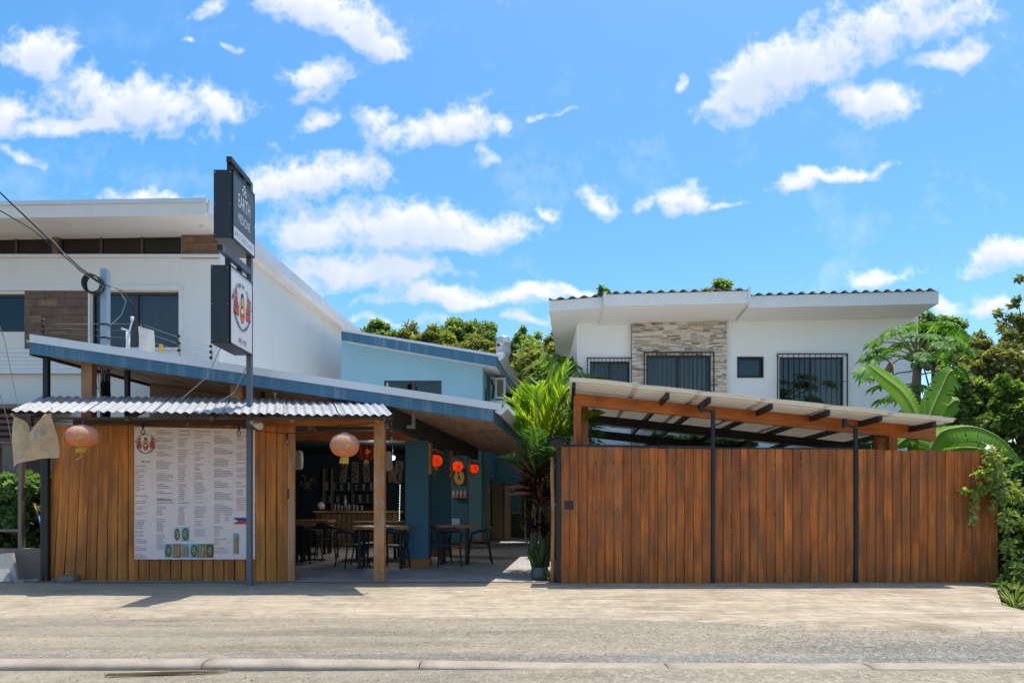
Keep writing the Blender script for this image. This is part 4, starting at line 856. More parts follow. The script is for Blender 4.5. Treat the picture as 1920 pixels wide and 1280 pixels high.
M_rsheet = plain('dull_roof_sheet', (0.3, 0.3, 0.29), 0.5, 0.2, 2, metal=0.3, dirt=((0.12, 0.1, 0.08), .5))
roof_piece(1030, 1137, 564, 556, 20, 20, YR, 'l', .12, 0)
roof_piece(1135, 1405, 552, 545, 22, 23, YR - .35, 'm')
roof_piece(1403, 1760, 555, 545.5, 22, 24, YR, 'r', 0, .10)
for a, c, ya in ((1133, 1137, 551), (1402, 1407, 544)):
    b = MB(); Y = YR - .37; b.box(X(a, Y), X(c, Y), Y - .03, Y + .9, Z(ya + 22, Y), Z(ya - 4, Y)); b.build('barge_board', M_trim, hs_)
# ---------------------------------------------------------------- white building on the left
YL = 15.0
lb = thing('white_building', (X(200, YL), YL, 0), 'white modern building with strip windows and wood-look tiles behind the blue roof', 'building')
xL = -17.0; xR = X(412, YL)
SW = (xL, X(340, YL), Z(478, YL), Z(433, YL)); BW = rect(172, 336, 547, 651, YL); LW = rect(-80, 46, 551, 622, YL)
zTop = Z(424, YL)
wall_holes(xL, xR, -.1, zTop, YL, .2, [SW, BW, LW]).build('front_wall', M_white, lb)
uS = (X(648, 22.8) - xR) / 7.8
b = MB(); b.prism([(xR - .2, YL + .2, 3.2), (xR - .001, YL + .2, 3.2), (xR + uS * 9, YL + 9, 3.2), (xR + uS * 9 - .2, YL + 9, 3.2)], (0, 0, zTop - 3.2)); b.build('side_wall', M_white, lb)
b = MB(); b.box(xL, xR - .3, YL + 2.2, YL + 2.3, 0, zTop); b.build('interior_dark_board', M_dark, lb)
b = MB(); b.box(xL, xR + .04, YL - .07, YL - .001, Z(484, YL), Z(478.5, YL)); b.build('ledge', M_trim, lb)
# frames round the lower openings
b = MB(); y = YL - .05
b.box(xL, X(343, YL), y, YL - .001, Z(545.5, YL), Z(536, YL)); b.box(X(337, YL), X(343, YL), y, YL - .001, Z(655, YL), Z(546, YL)); b.box(X(167.5, YL), X(171, YL), y, YL - .001, Z(655, YL), Z(546, YL)); b.box(X(171.5, YL), X(336.5, YL), y, YL - .001, Z(656, YL), Z(652, YL)); b.build('window_surround', M_white, lb)
def glazing(r, n, Y, cur=None, lab=None, blinds=False):
    x0, x1, z0, z1 = r; f = .05; b = MB()
    b.box(x0, x1, Y + .05, Y + .13, z1 - f, z1); b.box(x0, x1, Y + .05, Y + .13, z0, z0 + f)
    for i in range(n + 1):
        xx = x0 + (x1 - x0) * i / n; b.box(max(x0, xx - f / 2), min(x1, xx + f / 2), Y + .052, Y + .128, z0 + f, z1 - f)
    w = b.build('window', M_frame, lb, label=lab)
    for i in range(n):
        xa, xb = x0 + (x1 - x0) * i / n + f / 2, x0 + (x1 - x0) * (i + 1) / n - f / 2
        b = MB(); b.box(xa, xb, Y + .085, Y + .09, z0 + f, z1 - f); b.build('pane', M_glassd if cur is None else M_glass, w)
    for ca, cb, mat in (cur or []):
        b = MB(); b.grid(lambda u, v: (x0 + (x1 - x0) * (ca + (cb - ca) * u), Y + .25 + .035 * math.sin(u * 60 * (cb - ca)), z0 + (z1 - z0) * v), 70, 1); b.build('curtain', mat, w)
    if blinds:
        me = None
        for i in range(9):
            b = MB(); zz = z1 - f - (z1 - z0 - .3) * (i + .5) / 9; b.box(x0 + f, x1 - f, Y + .14, Y + .145, zz - .052, zz + .05); b.build('blind_slat', M_blind, w)
    return w
M_blind = plain('grey_blind', (0.16, 0.16, 0.155), 0.7, 0.1)
glazing((X(-330, YL), X(98, YL), SW[2], SW[3]), 6, YL, lab='left run of the strip windows')
glazing((X(110, YL), X(340, YL), SW[2], SW[3]), 3, YL, lab='right run of three strip windows')
b = MB(); b.box(X(99, YL), X(109, YL), YL - .02, YL + .12, SW[2], SW[3]); b.build('mullion_cladding', M_tile, lb)
glazing(BW, 2, YL, [(.04, .46, M_blind), (.52, .97, M_curtainp)], 'two-pane window with pinkish curtains')
glazing(LW, 1, YL, None, 'left window with grey blinds', True)
# wood-look tiles laid in a running bond
tw, th = X(38, YL) - X(0, YL), Z(0, YL) - Z(14.8, YL)
metile = chamfer_box('wall_tile', tw - .006, .02, th - .006, .003, M_tile); TH = {}
def tiles(px0, px1, py0, py1, rows):
    x0, x1 = X(px0, YL), X(px1, YL)
    for r in range(rows):
        z = Z(py0, YL) - th * (r + 1); off = (r * .37) % 1
        x = x0 - tw * off
        while x < x1:
            a, c = max(x, x0), min(x + tw, x1)
            if c - a > .03: piece('wall_tile', metile, lb, ((a + c) / 2, YL - .012 + random.uniform(-.002, .002), z), (0,0,0), ((c - a) / tw, 1, 1))
            x += tw
tiles(47, 167, 546, 652, 8); tiles(341, 411.5, 425.5, 478, 4)
# thin flat roof
YT = 14.0; xa, xb = -17.0, X(385, YT); za, zb = Z(386, YT) - .12, Z(372, YT)
def lzt(x): return zb + (x - xb) * .0155
b = MB(); hh = .34
b.hexa([(xa, YT, lzt(xa) - hh), (xb, YT, lzt(xb) - hh), (xb, YT + .06, lzt(xb) - hh), (xa, YT + .06, lzt(xa) - hh), (xa, YT, lzt(xa) - .085), (xb, YT, lzt(xb) - .085), (xb, YT + .06, lzt(xb) - .085), (xa, YT + .06, lzt(xa) - .085)]); b.build('fascia', M_white, lb)
b = MB(); b.hexa([(xa, YT - .03, lzt(xa) - .083), (xb + .03, YT - .03, lzt(xb) - .083), (xb + .03, YT + .06, lzt(xb) - .083), (xa, YT + .06, lzt(xa) - .083), (xa, YT - .03, lzt(xa)), (xb + .03, YT - .03, lzt(xb)), (xb + .03, YT + .06, lzt(xb)), (xa, YT + .06, lzt(xa))]); b.build('roof_edge', M_flash, lb)
k = 10.5; uu = .109; fl_ = -.04 * k
b = MB(); b.hexa([(xa, YT + .061, lzt(xa) - hh + .02), (xb - .05, YT + .061, lzt(xb) - hh + .02), (xb - .05 + uu * k, YT + k, lzt(xb) - hh + .02 + fl_), (xa, YT + k, lzt(xa) - hh + .02 + fl_), (xa, YT + .061, lzt(xa) - .02), (xb - .05, YT + .061, lzt(xb) - .02), (xb - .05 + uu * k, YT + k, lzt(xb) - .02 + fl_), (xa, YT + k, lzt(xa) - .02 + fl_)]); b.build('roof_slab', M_white, lb)
b = MB(); b.hexa([(xb - .048, YT + .061, lzt(xb) - hh), (xb + .04, YT + .061, lzt(xb) - hh + .1), (xb + .04 + uu * k, YT + k, lzt(xb) - hh + .1 + fl_), (xb - .048 + uu * k, YT + k, lzt(xb) - hh + fl_), (xb - .02, YT + .061, lzt(xb) + .01), (xb + .06, YT + .061, lzt(xb) + .01), (xb + .06 + uu * k, YT + k, lzt(xb) + .01 + fl_), (xb - .02 + uu * k, YT + k, lzt(xb) + .01 + fl_)]); b.build('gutter', M_flash, lb)
for px in (155, 343, 354):
    b = MB(); b.lathe([(.045, 0), (.05, .012)], (X(px, 14.5), 14.5, lzt(X(px, 14.5)) - hh + .006), 10); b.build('downlight', M_ink, lb)
b = MB(); c0 = Vector((X(389, 14.7), 14.7, Z(428, 14.7))); b.tube([c0, c0 + Vector((-.05, -.2, -.03))], .045, 8); b.tube([c0 + Vector((0, .05, .02)), c0 + Vector((.05, .28, .05))], .02, 6); b.build('security_camera', M_whitepl, lb)
# siding boards and grey ground storey
me = chamfer_box('siding_board', 9.0, .03, .082, .006, M_white2)
for i in range(6): piece('siding_board', me, lb, (X(168, 14.95) - 4.5, 14.96 - .012 * (i % 2) * 0, Z(698, 14.95) + .086 * i), (math.radians(-6), 0, 0))
b = MB(); b.box(xL, X(285, 14.9), 14.88, 14.99, Z(700, 14.9), Z(696, 14.9)); b.build('ledge', M_flash, lb)
for i in range(6):
    b = MB(); zz = Z(775 + 11.5 * i, 14.3); b.box(-15, X(88, 14.3), 14.3, 14.36, zz - .075, zz); b.build('porch_slat', M_maroon, lb)
b = MB(); b.box(-15, X(88, 14.9), 14.90, 14.98, 0, Z(763, 14.9)); b.build('porch_wall', M_maroon, lb)
b = MB(); b.box(-15, X(90, 14.2), 14.2, 15, Z(765, 14.2), Z(757, 14.2)); b.build('porch_roof', M_brownwall, lb)
b = MB(); b.box(X(4, 13.6), X(34, 13.6), 13.6, 13.9, 0, Z(832, 13.6)); b.box(X(-30, 13.55), X(40, 13.55), 13.55, 13.95, Z(832, 13.6) + .001, Z(828, 13.6)); b.build('porch_pillar', M_brownwall, lb)
# ---------------------------------------------------------------- light-blue upper building behind
YU = 20.0; bb = thing('blue_building', (X(780, YU), YU, 0), 'light blue rendered building with a dark blue sloping roof edge behind the restaurant', 'building')
x0, x1 = X(640, YU), X(905, YU); wz = lambda px: Z(637 + (px - 640) * .165, 19.3)
Wb = rect(720, 828, 713, 748, YU)
b = wall_holes(x0, x1, 3.15, Z(690, YU), YU, .2, [Wb])
b.prism([(x0, YU, Z(690, YU)), (x1, YU, Z(690, YU)), (x1, YU, Z(676, YU)), (x0, YU, Z(630, YU))], (0, .2, 0)); b.build('front_wall', M_lblue, bb)
b = MB(); kx = .109; b.prism([(x1 - .2, YU + .201, 3.3), (x1, YU + .201, 3.3), (x1 + kx * 7, YU + 7, 3.3), (x1 + kx * 7 - .2, YU + 7, 3.3)], (0, 0, Z(684, YU) - 3.3)); b.build('side_wall', M_lblue, bb)
b = MB(); f = .05; q = Wb
for r in ((q[0], q[1], q[3] - f, q[3]), (q[0], q[0] + f, q[2], q[3] - f), (q[1] - f, q[1], q[2], q[3] - f), (X(772, YU), X(778, YU), q[2], q[3] - f)): b.box(r[0], r[1], YU + .04, YU + .1, r[2], r[3])
w_ = b.build('window', M_frame, bb)
b = MB(); b.box(q[0] + f, q[1] - f, YU + .06, YU + .066, q[2], q[3] - f); b.build('pane', M_glass, w_)
b = MB(); b.box(q[0], q[1], YU + .7, YU + .75, q[2] - .1, q[3] + .1); b.build('interior_dark_board', M_dark, w_)
b = MB(); b.box(x1 + kx * .6, x1 + kx * .6 + .02, YU + .6, YU + 1.2, Z(765, YU), Z(722, YU)); b.build('side_window', M_glassd, bb)
YQ = 19.3; A = lambda px, py: P(px, py, YQ)
def strip(b, pts, Y, t):  # px,py polygon at depth Y with thickness t
    b.prism([P(a, c, Y) for a, c in pts][::-1], (0, t, 0))
b = MB(); strip(b, [(640, 616), (936, 664), (936, 668.5), (640, 620.5)], YQ - .03, .09); b.build('roof_flashing', M_flash, bb)
b = MB(); strip(b, [(640, 620.7), (932, 668.2), (932, 687), (640, 637)], YQ, .06); b.build('fascia', M_blue, bb)
k = 9.0
def deep(b, pts, k, ux=.109, fall=0.0):  # near polygon (world points) swept back
    n = len(pts); far = [(p[0] + ux * k, p[1] + k, p[2] + fall) for p in pts]; b.poly([tuple(p) for p in pts]); b.poly(far[::-1])
    for i in range(n): j = (i + 1) % n; b.poly([tuple(pts[j]), tuple(pts[i]), far[i], far[j]])
b = MB(); deep(b, [P(640, 634, YQ + .061), P(931, 684, YQ + .061), P(931, 671, YQ + .061), P(640, 622, YQ + .061)], k); b.build('roof_deck', M_soffitw if 'M_soffitw' in globals() else M_white, bb)
b = MB(); deep(b, [P(930.5, 687, YQ + .0605), P(932.5, 687, YQ + .0605), P(932.5, 668, YQ + .0605), P(930.5, 668, YQ + .0605)], k); b.build('side_fascia', M_blue, bb)
b = MB(); deep(b, [P(935, 675, YQ - .02), P(939, 675, YQ - .02), P(947, 666, YQ - .02), P(946, 664.5, YQ - .02), P(934, 664.5, YQ - .02)], k); b.build('gutter', M_flash, bb)
b = MB(); b.box(X(905, 23), X(975, 23), 23, 23.06, Z(752, 23), Z(748, 23)); b.build('pipe', M_flash, bb)
ac = thing('air_conditioner', (X(935, 21), 21.0, Z(752, 21)), 'white outdoor air-conditioning unit on the side of the light blue building', 'air conditioner')
b = MB(); b.box(X(929, 21), X(948, 21), 20.9, 21.7, Z(748, 21), Z(709, 21)); b.build('casing', M_whitepl, ac)
b = MB(); b.box(X(932, 21), X(944, 21), 20.885, 20.899, Z(744, 21), Z(713, 21)); b.build('grille', M_brownwall, ac)
b = MB(); b.box(X(920, 21), X(949, 21), 20.9, 21.6, Z(755, 21), Z(751, 21)); b.build('bracket', M_whitepl, ac)
b = MB(); b.tube([P(921, 712, 20.95), P(926, 725, 20.93), P(923, 748, 20.95)], .03, 6); b.build('hose', M_wire, ac)
wt = thing('water_tank', (X(944, 26), 26, Z(680, 26)), 'shiny metal water tank standing above the blue roof', 'water tank')
r_ = (X(958, 26) - X(930, 26)) / 2; zb_, zt_ = Z(690, 26), Z(632, 26); hT = zt_ - zb_
b = MB(); b.lathe([(r_ * .78, 0), (r_ * .78, hT * .38), (r_ * .98, hT * .45), (r_ * 1.02, hT * .47), (r_, hT * .5), (r_, hT * .78), (r_ * 1.03, hT * .79), (r_ * .97, hT * .81), (r_ * .9, hT * .96), (r_ * .8, hT)], (X(944, 26), 26, zb_), 24); b.build('body', M_steel, wt)
b = MB(); b.lathe([(r_ * .3, 0), (r_ * .3, .05), (r_ * .1, .09)], (X(944, 26), 26, zt_ + .002), 12); b.build('lid', M_steel, wt)
b = MB(); b.box(X(931, 24.9), X(937, 24.9), 25.3, 25.36, Z(650, 25.4), Z(645, 25.4)); b.build('label_patch', M_ink, wt)
b = MB(); b.box(X(936, 26), X(952, 26), 25.7, 26.3, 3.7, zb_); b.build('tower', M_char, wt)
# ---------------------------------------------------------------- restaurant
rt = thing('restaurant', (-3.5, 12, 0.07), 'open-fronted restaurant with petrol-blue mono-pitch roof and teal piers', 'building')
YA = 11.48; ux = .107; kk = 11.2
b = MB(); strip(b, [(55, 626), (941, 756), (941, 769.5), (55, 641)], YA - .04, .10); b.build('roof_flashing', M_flash, rt)
b = MB(); strip(b, [(55, 641.2), (925, 767.6), (925, 790), (55, 662.5)], YA, .06); b.build('fascia', M_blue, rt)
b = MB(); pts = [P(56, 660, YA + .061), P(924, 787, YA + .061), P(924, 770, YA + .061), P(56, 643, YA + .061)]; deep(b, pts, kk, ux); b.build('roof_deck', M_soffit, rt)
b = MB(); pts = [P(55, 643, YA + .062) + Vector((-.05, 0, .02)), P(940, 771, YA + .062) + Vector((0, 0, .03)), P(940, 771, YA + .062) + Vector((0, 0, .06)), P(55, 643, YA + .062) + Vector((-.05, 0, .05))]; deep(b, pts, kk, ux); b.build('roof_sheet', M_galv, rt)
b = MB(); deep(b, [P(923.5, 790.2, YA + .0605), P(926.5, 790.2, YA + .0605), P(926.5, 768, YA + .0605), P(923.5, 768, YA + .0605)], kk, ux); b.build('side_fascia', M_blue, rt)
b = MB(); deep(b, [P(927, 771, YA - .03), P(939, 778, YA - .03), P(952, 766, YA - .03), P(950, 755.5, YA - .03), P(948, 756, YA - .03), P(941, 766, YA - .03), P(934, 768, YA - .03)], kk, ux); b.build('gutter', M_flash, rt)
b = MB(); deep(b, [P(55, 666, YA + .063), P(62, 666, YA + .063), P(62, 644, YA + .063), P(55, 644, YA + .063)], kk, ux); b.build('eave_board', M_dbeam, rt)
# upper front wall in shade, between lintel and soffit
zs = lambda x, Y: Z(660 + (x / YA * F + CX - 56) * .1463, YA) if False else (P(56, 660, YA).z + (x - ux * (Y - YA) - X(56, YA)) * (P(924, 787, YA).z - P(56, 660, YA).z) / (X(924, YA) - X(56, YA)))
YW = 14.42; xa, xb = X(281, YW), X(785, YW) - .02
b = MB(); b.prism([(xa, YW, 2.94), (xb, YW, 2.94), (xb, YW, zs(xb, YW) - .01), (xa, YW, zs(xa, YW) - .01)], (0, .12, 0)); b.build('upper_wall', M_brownwall, rt)
b = MB(); b.box(xa, X(545, 14.3), YW, YW + .12, 0.07, 2.939); b.build('front_wall', M_brownwall, rt)
b = MB(); b.box(X(480, 14.3), X(786, 14.3), 14.26, 14.40, 2.71, 2.90); b.build('lintel', M_beam, rt)
for px in (577, 720):
    b = MB(); b.box(X(px, 14.3), X(px + 14, 14.3), 14.30, 14.41, 2.901, zs(X(px, 14.3), 14.3)); b.build('cripple_post', M_post, rt)
xpl = lambda Y: -1.80 + ux * (Y - 14.3)
b = MB(); Ya, Yb_ = 11.62, 21.3
b.hexa([(xpl(Ya) - .14, Ya, 2.715), (xpl(Ya), Ya, 2.715), (xpl(Yb_), Yb_, 2.715), (xpl(Yb_) - .14, Yb_, 2.715), (xpl(Ya) - .14, Ya, zs(xpl(Ya) - .14, Ya)), (xpl(Ya), Ya, zs(xpl(Ya), Ya)), (xpl(Yb_), Yb_, zs(xpl(Yb_), Yb_)), (xpl(Yb_) - .14, Yb_, zs(xpl(Yb_) - .14, Yb_))]); b.build('side_beam', M_char, rt)
for i, Y in enumerate((14.3, 16.8, 19.3, 21.8)):
    xr2 = X((803, 843, 877, 903)[i], Y); xl2 = X((760, 808, 845, 872)[i], Y)
    b = MB(); b.box(xl2, xr2, Y, Y + .38, .22, 2.71 if i < 3 else 3.1); pr = b.build('pier', M_teal if i < 3 else M_teal2, rt)
    b = MB(); b.box(xl2 - .04, xr2 + .025, Y - .03, Y + .41, .072, .222); b.build('plinth', M_beam, pr)
    if i < 3:
        b = MB(); xx = xr2 + .002; b.box(xx, xx + .05, Y + .02, Y + .36, 2.0, 2.66); b.build('edge_trim', M_post, pr)
        b = MB(); b.bar((xx - .06, Y + .45, 2.60), (xpl(Y + 2.4) - .12, Y + 2.4, 2.60), .06, .05); b.build('lantern_rail', M_beamy, rt)
for (a, c, y0, Y, m) in ((152, 172, 676, 11.95, M_post), (432, 455, 716, 11.95, M_post)):
    b = MB(); b.box(X(a, Y), X(c, Y), Y, Y + .15, .072, zs(X(c, Y), Y) + .02); b.build('timber_post', m, rt)
for (a, c, Y) in ((80, 89, 11.7), (233, 240, 12.2), (488, 494, 12.6)):
    b = MB(); b.box(X(a, Y), X(c, Y), Y, Y + .08, .05, zs(X(c, Y), Y) + .02); b.build('steel_post', M_black, rt)
b = MB(); xq, yq = X(516, 12.4), 12.4; b.lathe([(.012, 0), (.012, .22), (.07, .36), (.075, .37)], (xq, yq, Z(765, 12.4)), 10); b.build('roof_drain', M_whitepl, rt)
xq = X(775, 12.5); b = MB(); b.box(xq - .03, xq + .03, 12.5, 12.56, Z(803, 12.5), zs(xq, 12.5)); b.box(xq - .12, xq - .03, 12.49, 12.55, Z(803, 12.5), Z(797, 12.5)); b.build('downpipe', M_wireg, rt)
# rooms
b = MB(); b.box(-7.7, xpl(23) - .05, 23.0, 23.15, .05, 3.2); b.build('rear_wall', M_navy, rt)
b = MB(); b.box(-7.72, -7.6, 14.55, 23.0, .05, 4.0); b.build('left_wall', M_navy, rt)
b = MB(); b.hexa([(-7.59, 14.55, 3.0), (-1.95, 14.55, 3.0), (-1.05, 22.99, 3.0), (-7.59, 22.99, 3.0), (-7.59, 14.55, 3.05), (-1.95, 14.55, 3.05), (-1.05, 22.99, 3.05), (-7.59, 22.99, 3.05)]); b.build('ceiling', M_navy, rt)
b = MB(); b.prism([(xpl(22.2), 22.19, .07), (xpl(22.2), 22.19, 3.3), (xpl(26.4) - .1, 26.4, 3.3), (xpl(26.4) - .1, 26.4, .07)], (-.12, 0, 0)); b.build('passage_wall', M_teal2, rt)
b = MB(); b.box(xpl(26.4) - .2, 1.75, 26.41, 26.55, 1.9, 3.6); b.box(xpl(26.4) - .2, 1.75, 26.412, 26.548, .07, 1.895); b.build('end_wall', M_teal2, rt)
b = MB(); q = xpl(24.2); b.box(q + .005, q + .02, 24.0, 24.9, .08, 2.2); b.build('passage_door', M_navy, rt)
ct = thing('sink_counter', (0.6, 25.8, .07), 'outdoor sink counter of brown boards at the end of the passage', 'counter')
xa, xb = X(950, 25.3), X(1000, 25.3)
me = chamfer_box('front_board', .13, .02, .80, .004, M_ply); n = int((xb - xa) / .135)
for i in range(n): piece('front_board', me, ct, (xa + .07 + .135 * i, 25.3, .1))
b = MB(); b.box(xa - .03, xb + .03, 25.25, 26.0, .91, .97); b.build('worktop', M_char, ct)
b = MB(); xq = X(972, 25.5); b.tube([(xq, 25.6, .97), (xq, 25.6, 1.25), (xq, 25.5, 1.3), (xq, 25.45, 1.24)], .015, 6); b.build('tap', M_steel, ct)
# ---------------------------------------------------------------- rattan folding screen
def weave():
    m, nt, N, L = newmat('woven_rattan'); v = N.new('ShaderNodeTexCoord').outputs['Object']
    br = N.new('ShaderNodeTexBrick'); br.inputs['Scale'].default_value = 1; br.inputs['Brick Width'].default_value = .05; br.inputs['Row Height'].default_value = .022; br.inputs['Mortar Size'].default_value = .003
    br.inputs['Color1'].default_value = (.55, .38, .22, 1); br.inputs['Color2'].default_value = (.68, .49, .30, 1); br.inputs['Mortar'].default_value = (.15, .095, .055, 1)
    L.new(mapv(N, L, v, (1, 1, 1)), br.inputs['Vector']); cm = N.new('ShaderNodeCombineXYZ'); s = N.new('ShaderNodeSeparateXYZ'); L.new(v, s.inputs[0]); L.new(s.outputs[0], cm.inputs[0]); L.new(s.outputs[2], cm.inputs[1]); L.new(cm.outputs[0], br.inputs['Vector'])
    finish(m, N, L, br.outputs[0], .8, 0, br.outputs['Fac'], -.5, .004, .2); return m
M_weave = weave(); M_cane = plain('cane_frame', (.42, .29, .165), .7, .15, 8)
scr = thing('folding_screen', (X(918, 23.4), 23.4, .07), 'tall woven rattan folding screen standing in the passage', 'screen')
pts = [(X(879, 23.6), 23.6), (X(897, 23.1), 23.1), (X(921, 23.5), 23.5), (X(945, 23.15), 23.15), (X(957, 23.55), 23.55)]
for a, c in zip(pts, pts[1:]):
    A3, C3 = Vector((*a, .09)), Vector((*c, .09)); up = Vector((0, 0, 1.93)); b = MB(); b.prism([A3, C3, C3 + up, A3 + up], (0, .015, 0)); pn = b.build('panel', M_weave, scr)
    b = MB()
    for k in (0, .33, .66, 1): b.bar(A3 + up * k - Vector((0, .01, 0)), C3 + up * k - Vector((0, .01, 0)), .03, .04)
    for q in (A3, C3): b.bar(q - Vector((0, .012, .02)), q + up * 1.01 - Vector((0, .012, 0)), .035, .035, (0, 1, 0))
    b.build('panel_frame', M_cane, pn)
# ---------------------------------------------------------------- chairs and tables
def chair(loc, rz, label, group):
    t = thing('chair', (0, 0, 0), label, 'chair', group)
    b = MB(); b.grid(lambda u, v: ((u - .5) * (.44 - .06 * (1 - v)), (v - .5) * .44, .47 - .02 * math.sin(math.pi * u) * math.sin(math.pi * v)), 6, 6); b.grid(lambda u, v: ((.5 - u) * (.44 - .06 * (1 - v)), (v - .5) * .44, .445), 4, 4)
    for s, y in ((-.22, -1), (.22, 1)): b.box(-.2, .2, s - .002, s + .002, .445, .468)
    b.build('seat', M_chair, t)
    for sx in (-1, 1):
        b = MB(); b.tube([(sx * .25, -.28, 0), (sx * .215, -.2, .45), (sx * .25, -.16, .66), (sx * .265, -.02, .70)], [.014, .019, .017, .016], 7); b.build('leg', M_chair, t)
        b = MB(); b.tube([(sx * .24, .27, 0), (sx * .2, .2, .45), (sx * .22, .25, .68)], [.014, .019, .018], 7); b.build('leg', M_chair, t)
    b = MB()   # wide curved band: arms and back in one sweep
    def band(u, v):
        a = math.pi * u; x = .275 * math.cos(a); y = -.02 + .30 * math.sin(a) ** .9 if math.sin(a) > 0 else -.02
        h = .035 + .075 * math.sin(a) ** 2; th = .028; ang = 2 * math.pi * v
        return (x + math.cos(a) * th * .5 * math.cos(ang), y + math.sin(a) * th * .5 * math.cos(ang), .71 + .06 * math.sin(a) ** 2 + h * .5 * math.sin(ang))
    b.grid(band, 20, 8); b.build('backrest', M_chair, t)
    t.location = loc; t.rotation_euler = (0, 0, rz); ORG[t] = Vector(loc); return t
FZ = .072
ch0 = chair((X(845, 14.55), 14.35, FZ), math.pi + .1, 'dark moulded armchair with its back to the street at the right-hand table', 'dark armchairs of the restaurant')
def addc(px, Y, rz, lab): return copy_tree(ch0, (X(px, Y), Y, FZ), rz, lab)
addc(899, 14.95, -math.pi / 2 + .1, 'dark moulded armchair facing left at the right end of the right-hand table')
addc(660, 14.15, 2.25, 'dark moulded armchair turned to the table left of the timber post')
addc(690, 14.75, 2.6, 'dark moulded armchair tucked behind the left end of the front table')
addc(739, 14.0, math.pi - .15, 'dark moulded armchair right of the timber post, back to the street')
addc(575, 15.2, 2.9, 'dark moulded armchair nearest the sliding door, in the dim interior')
addc(612, 16.2, 3.3, 'dark moulded armchair beyond the left tables, in front of the bar')
addc(598, 17.4, .3, 'dark moulded armchair facing the street behind the left table')
addc(826, 15.75, .1, 'dark moulded armchair behind the right-hand table facing the street')
addc(708, 16.6, .2, 'dark moulded armchair behind the front table near the bar')
def table(px0, px1, pytop, Y, dep, label, zt=None):
    xa, xb = X(px0, Y), X(px1, Y); zt = zt or Z(pytop, Y); t = thing('table', ((xa + xb) / 2, Y + dep / 2, FZ), label, 'table', 'live-edge tables')
    b = MB(); n = 22; ring = []
    for i in range(n):
        a = 2 * math.pi * i / n; ca, sa = math.cos(a), math.sin(a); e = .28
        ring.append(((xa + xb) / 2 + (xb - xa) / 2 * math.copysign(abs(ca) ** e, ca) * (1 + .03 * nz(i, px0, .9)), Y + dep / 2 + dep / 2 * math.copysign(abs(sa) ** e, sa) * (1 + .12 * nz(i, px1, 1.3))))
    b.prism([(x, y, zt - .065) for x, y in ring], (0, 0, .065)); b.build('tabletop', M_slab, t)
    for xx in (xa + .16, xb - .16):
        b = MB()
        for yy in (Y + .1, Y + dep - .1): b.box(xx - .03, xx + .03, yy - .03, yy + .03, FZ + .03, zt - .067)
        b.box(xx - .03, xx + .03, Y + .05, Y + dep - .05, FZ, FZ + .03); b.build('leg_frame', M_black, t)
    return t
table(813, 888, 984, 14.62, .8, 'live-edge table on black legs right of the front teal pier')
table(657, 765, 986.5, 13.75, .62, 'live-edge table behind the timber post, nearest the street')
table(655, 752, 979, 16.0, .7, 'live-edge table just behind the front table', .95)
table(540, 577, 979, 15.1, .75, 'live-edge table half hidden by the sliding door', .93)
table(548, 618, 975, 17.3, .75, 'dim table in front of the bar at the left', .95)
nh = thing('napkin_holder', (X(853, 14.9), 14.95, Z(984, 14.62)), 'white napkin box with two menus on the right-hand table', 'napkin holder'); b = MB()
for i in range(3): xx = X(847 + 5 * i, 14.9); b.box(xx, xx + .05, 14.93, 14.97, Z(984, 14.62), Z(984, 14.62) + .13)
b.build('card', M_whitepl, nh)
# ---------------------------------------------------------------- bar and what stands on it
br_ = thing('bar_counter', (X(665, 20), 20.0, FZ), 'slatted wooden bar counter across the dark interior', 'bar counter')
xa, xb = X(592, 20), X(752, 20); w = .15; me = chamfer_box('front_slat', w - .02, .025, 1.02, .005, M_ply)
for i in range(int((xb - xa) / w)): piece('front_slat', me, br_, (xa + w * (i + .5), 20.0, FZ))
b = MB(); b.box(xa, xb, 20.02, 20.5, FZ, 1.09); b.build('carcass', M_dbeam, br_)
b = MB(); b.box(xa - .06, xb + .06, 19.93, 20.6, 1.092, 1.14); b.build('bar_top', M_slab, br_)
M_cglass = plain('pale_glassware', (.3, .33, .34), .15, .1); 
for i, px in enumerate((628, 634, 641, 649, 655, 663, 670, 678)):
    b = MB(); s = random.uniform(.8, 1.2); b.lathe([(.035, 0), (.04, .16 * s), (.045, .17 * s)], (X(px, 20.2), 20.2 + .05 * (i % 2), 1.141), 8)
    single('glass_jar', b, M_cglass, (X(px, 20.2), 20.2, 1.141), 'clear jar standing in the row on the bar top', 'jar', 'jars on the bar top')
b = MB(); b.lathe([(.05, 0), (.05, .28), (.016, .36), (.016, .46)], (X(647, 20.3), 20.35, 1.141), 8); single('bottle', b, M_cglass, (X(647, 20.3), 20.35, 1.141), 'tall bottle among the jars on the bar', 'bottle')
b = MB(); b.lathe([(.001, -.02), (.14, -.02), (.14, .02), (.001, .02)], (0, 0, 0), 16); o = single('wall_clock', b, M_whitepl, (0, 0, 0), 'small round dial standing at the left end of the bar', 'clock'); o.location = (X(602, 20.2), 20.2, 1.29); o.rotation_euler = (math.radians(90), 0, 0); o.scale = (.8, .8, 1)
sh = thing('back_shelf', (X(665, 22.7), 22.7, FZ), 'dark back-bar shelving with pale uprights and boxes', 'shelf')
for px in (607, 622, 660, 700): b = MB(); b.box(X(px, 22.7), X(px + 2.2, 22.7), 22.6, 22.9, FZ, 2.5); b.build('upright', M_wireg if px < 630 else M_teal, sh)
for zz in (1.35, 1.75, 2.15): b = MB(); b.box(X(600, 22.7), X(702, 22.7), 22.62, 22.95, zz, zz + .035); b.build('board', M_dbeam, sh)
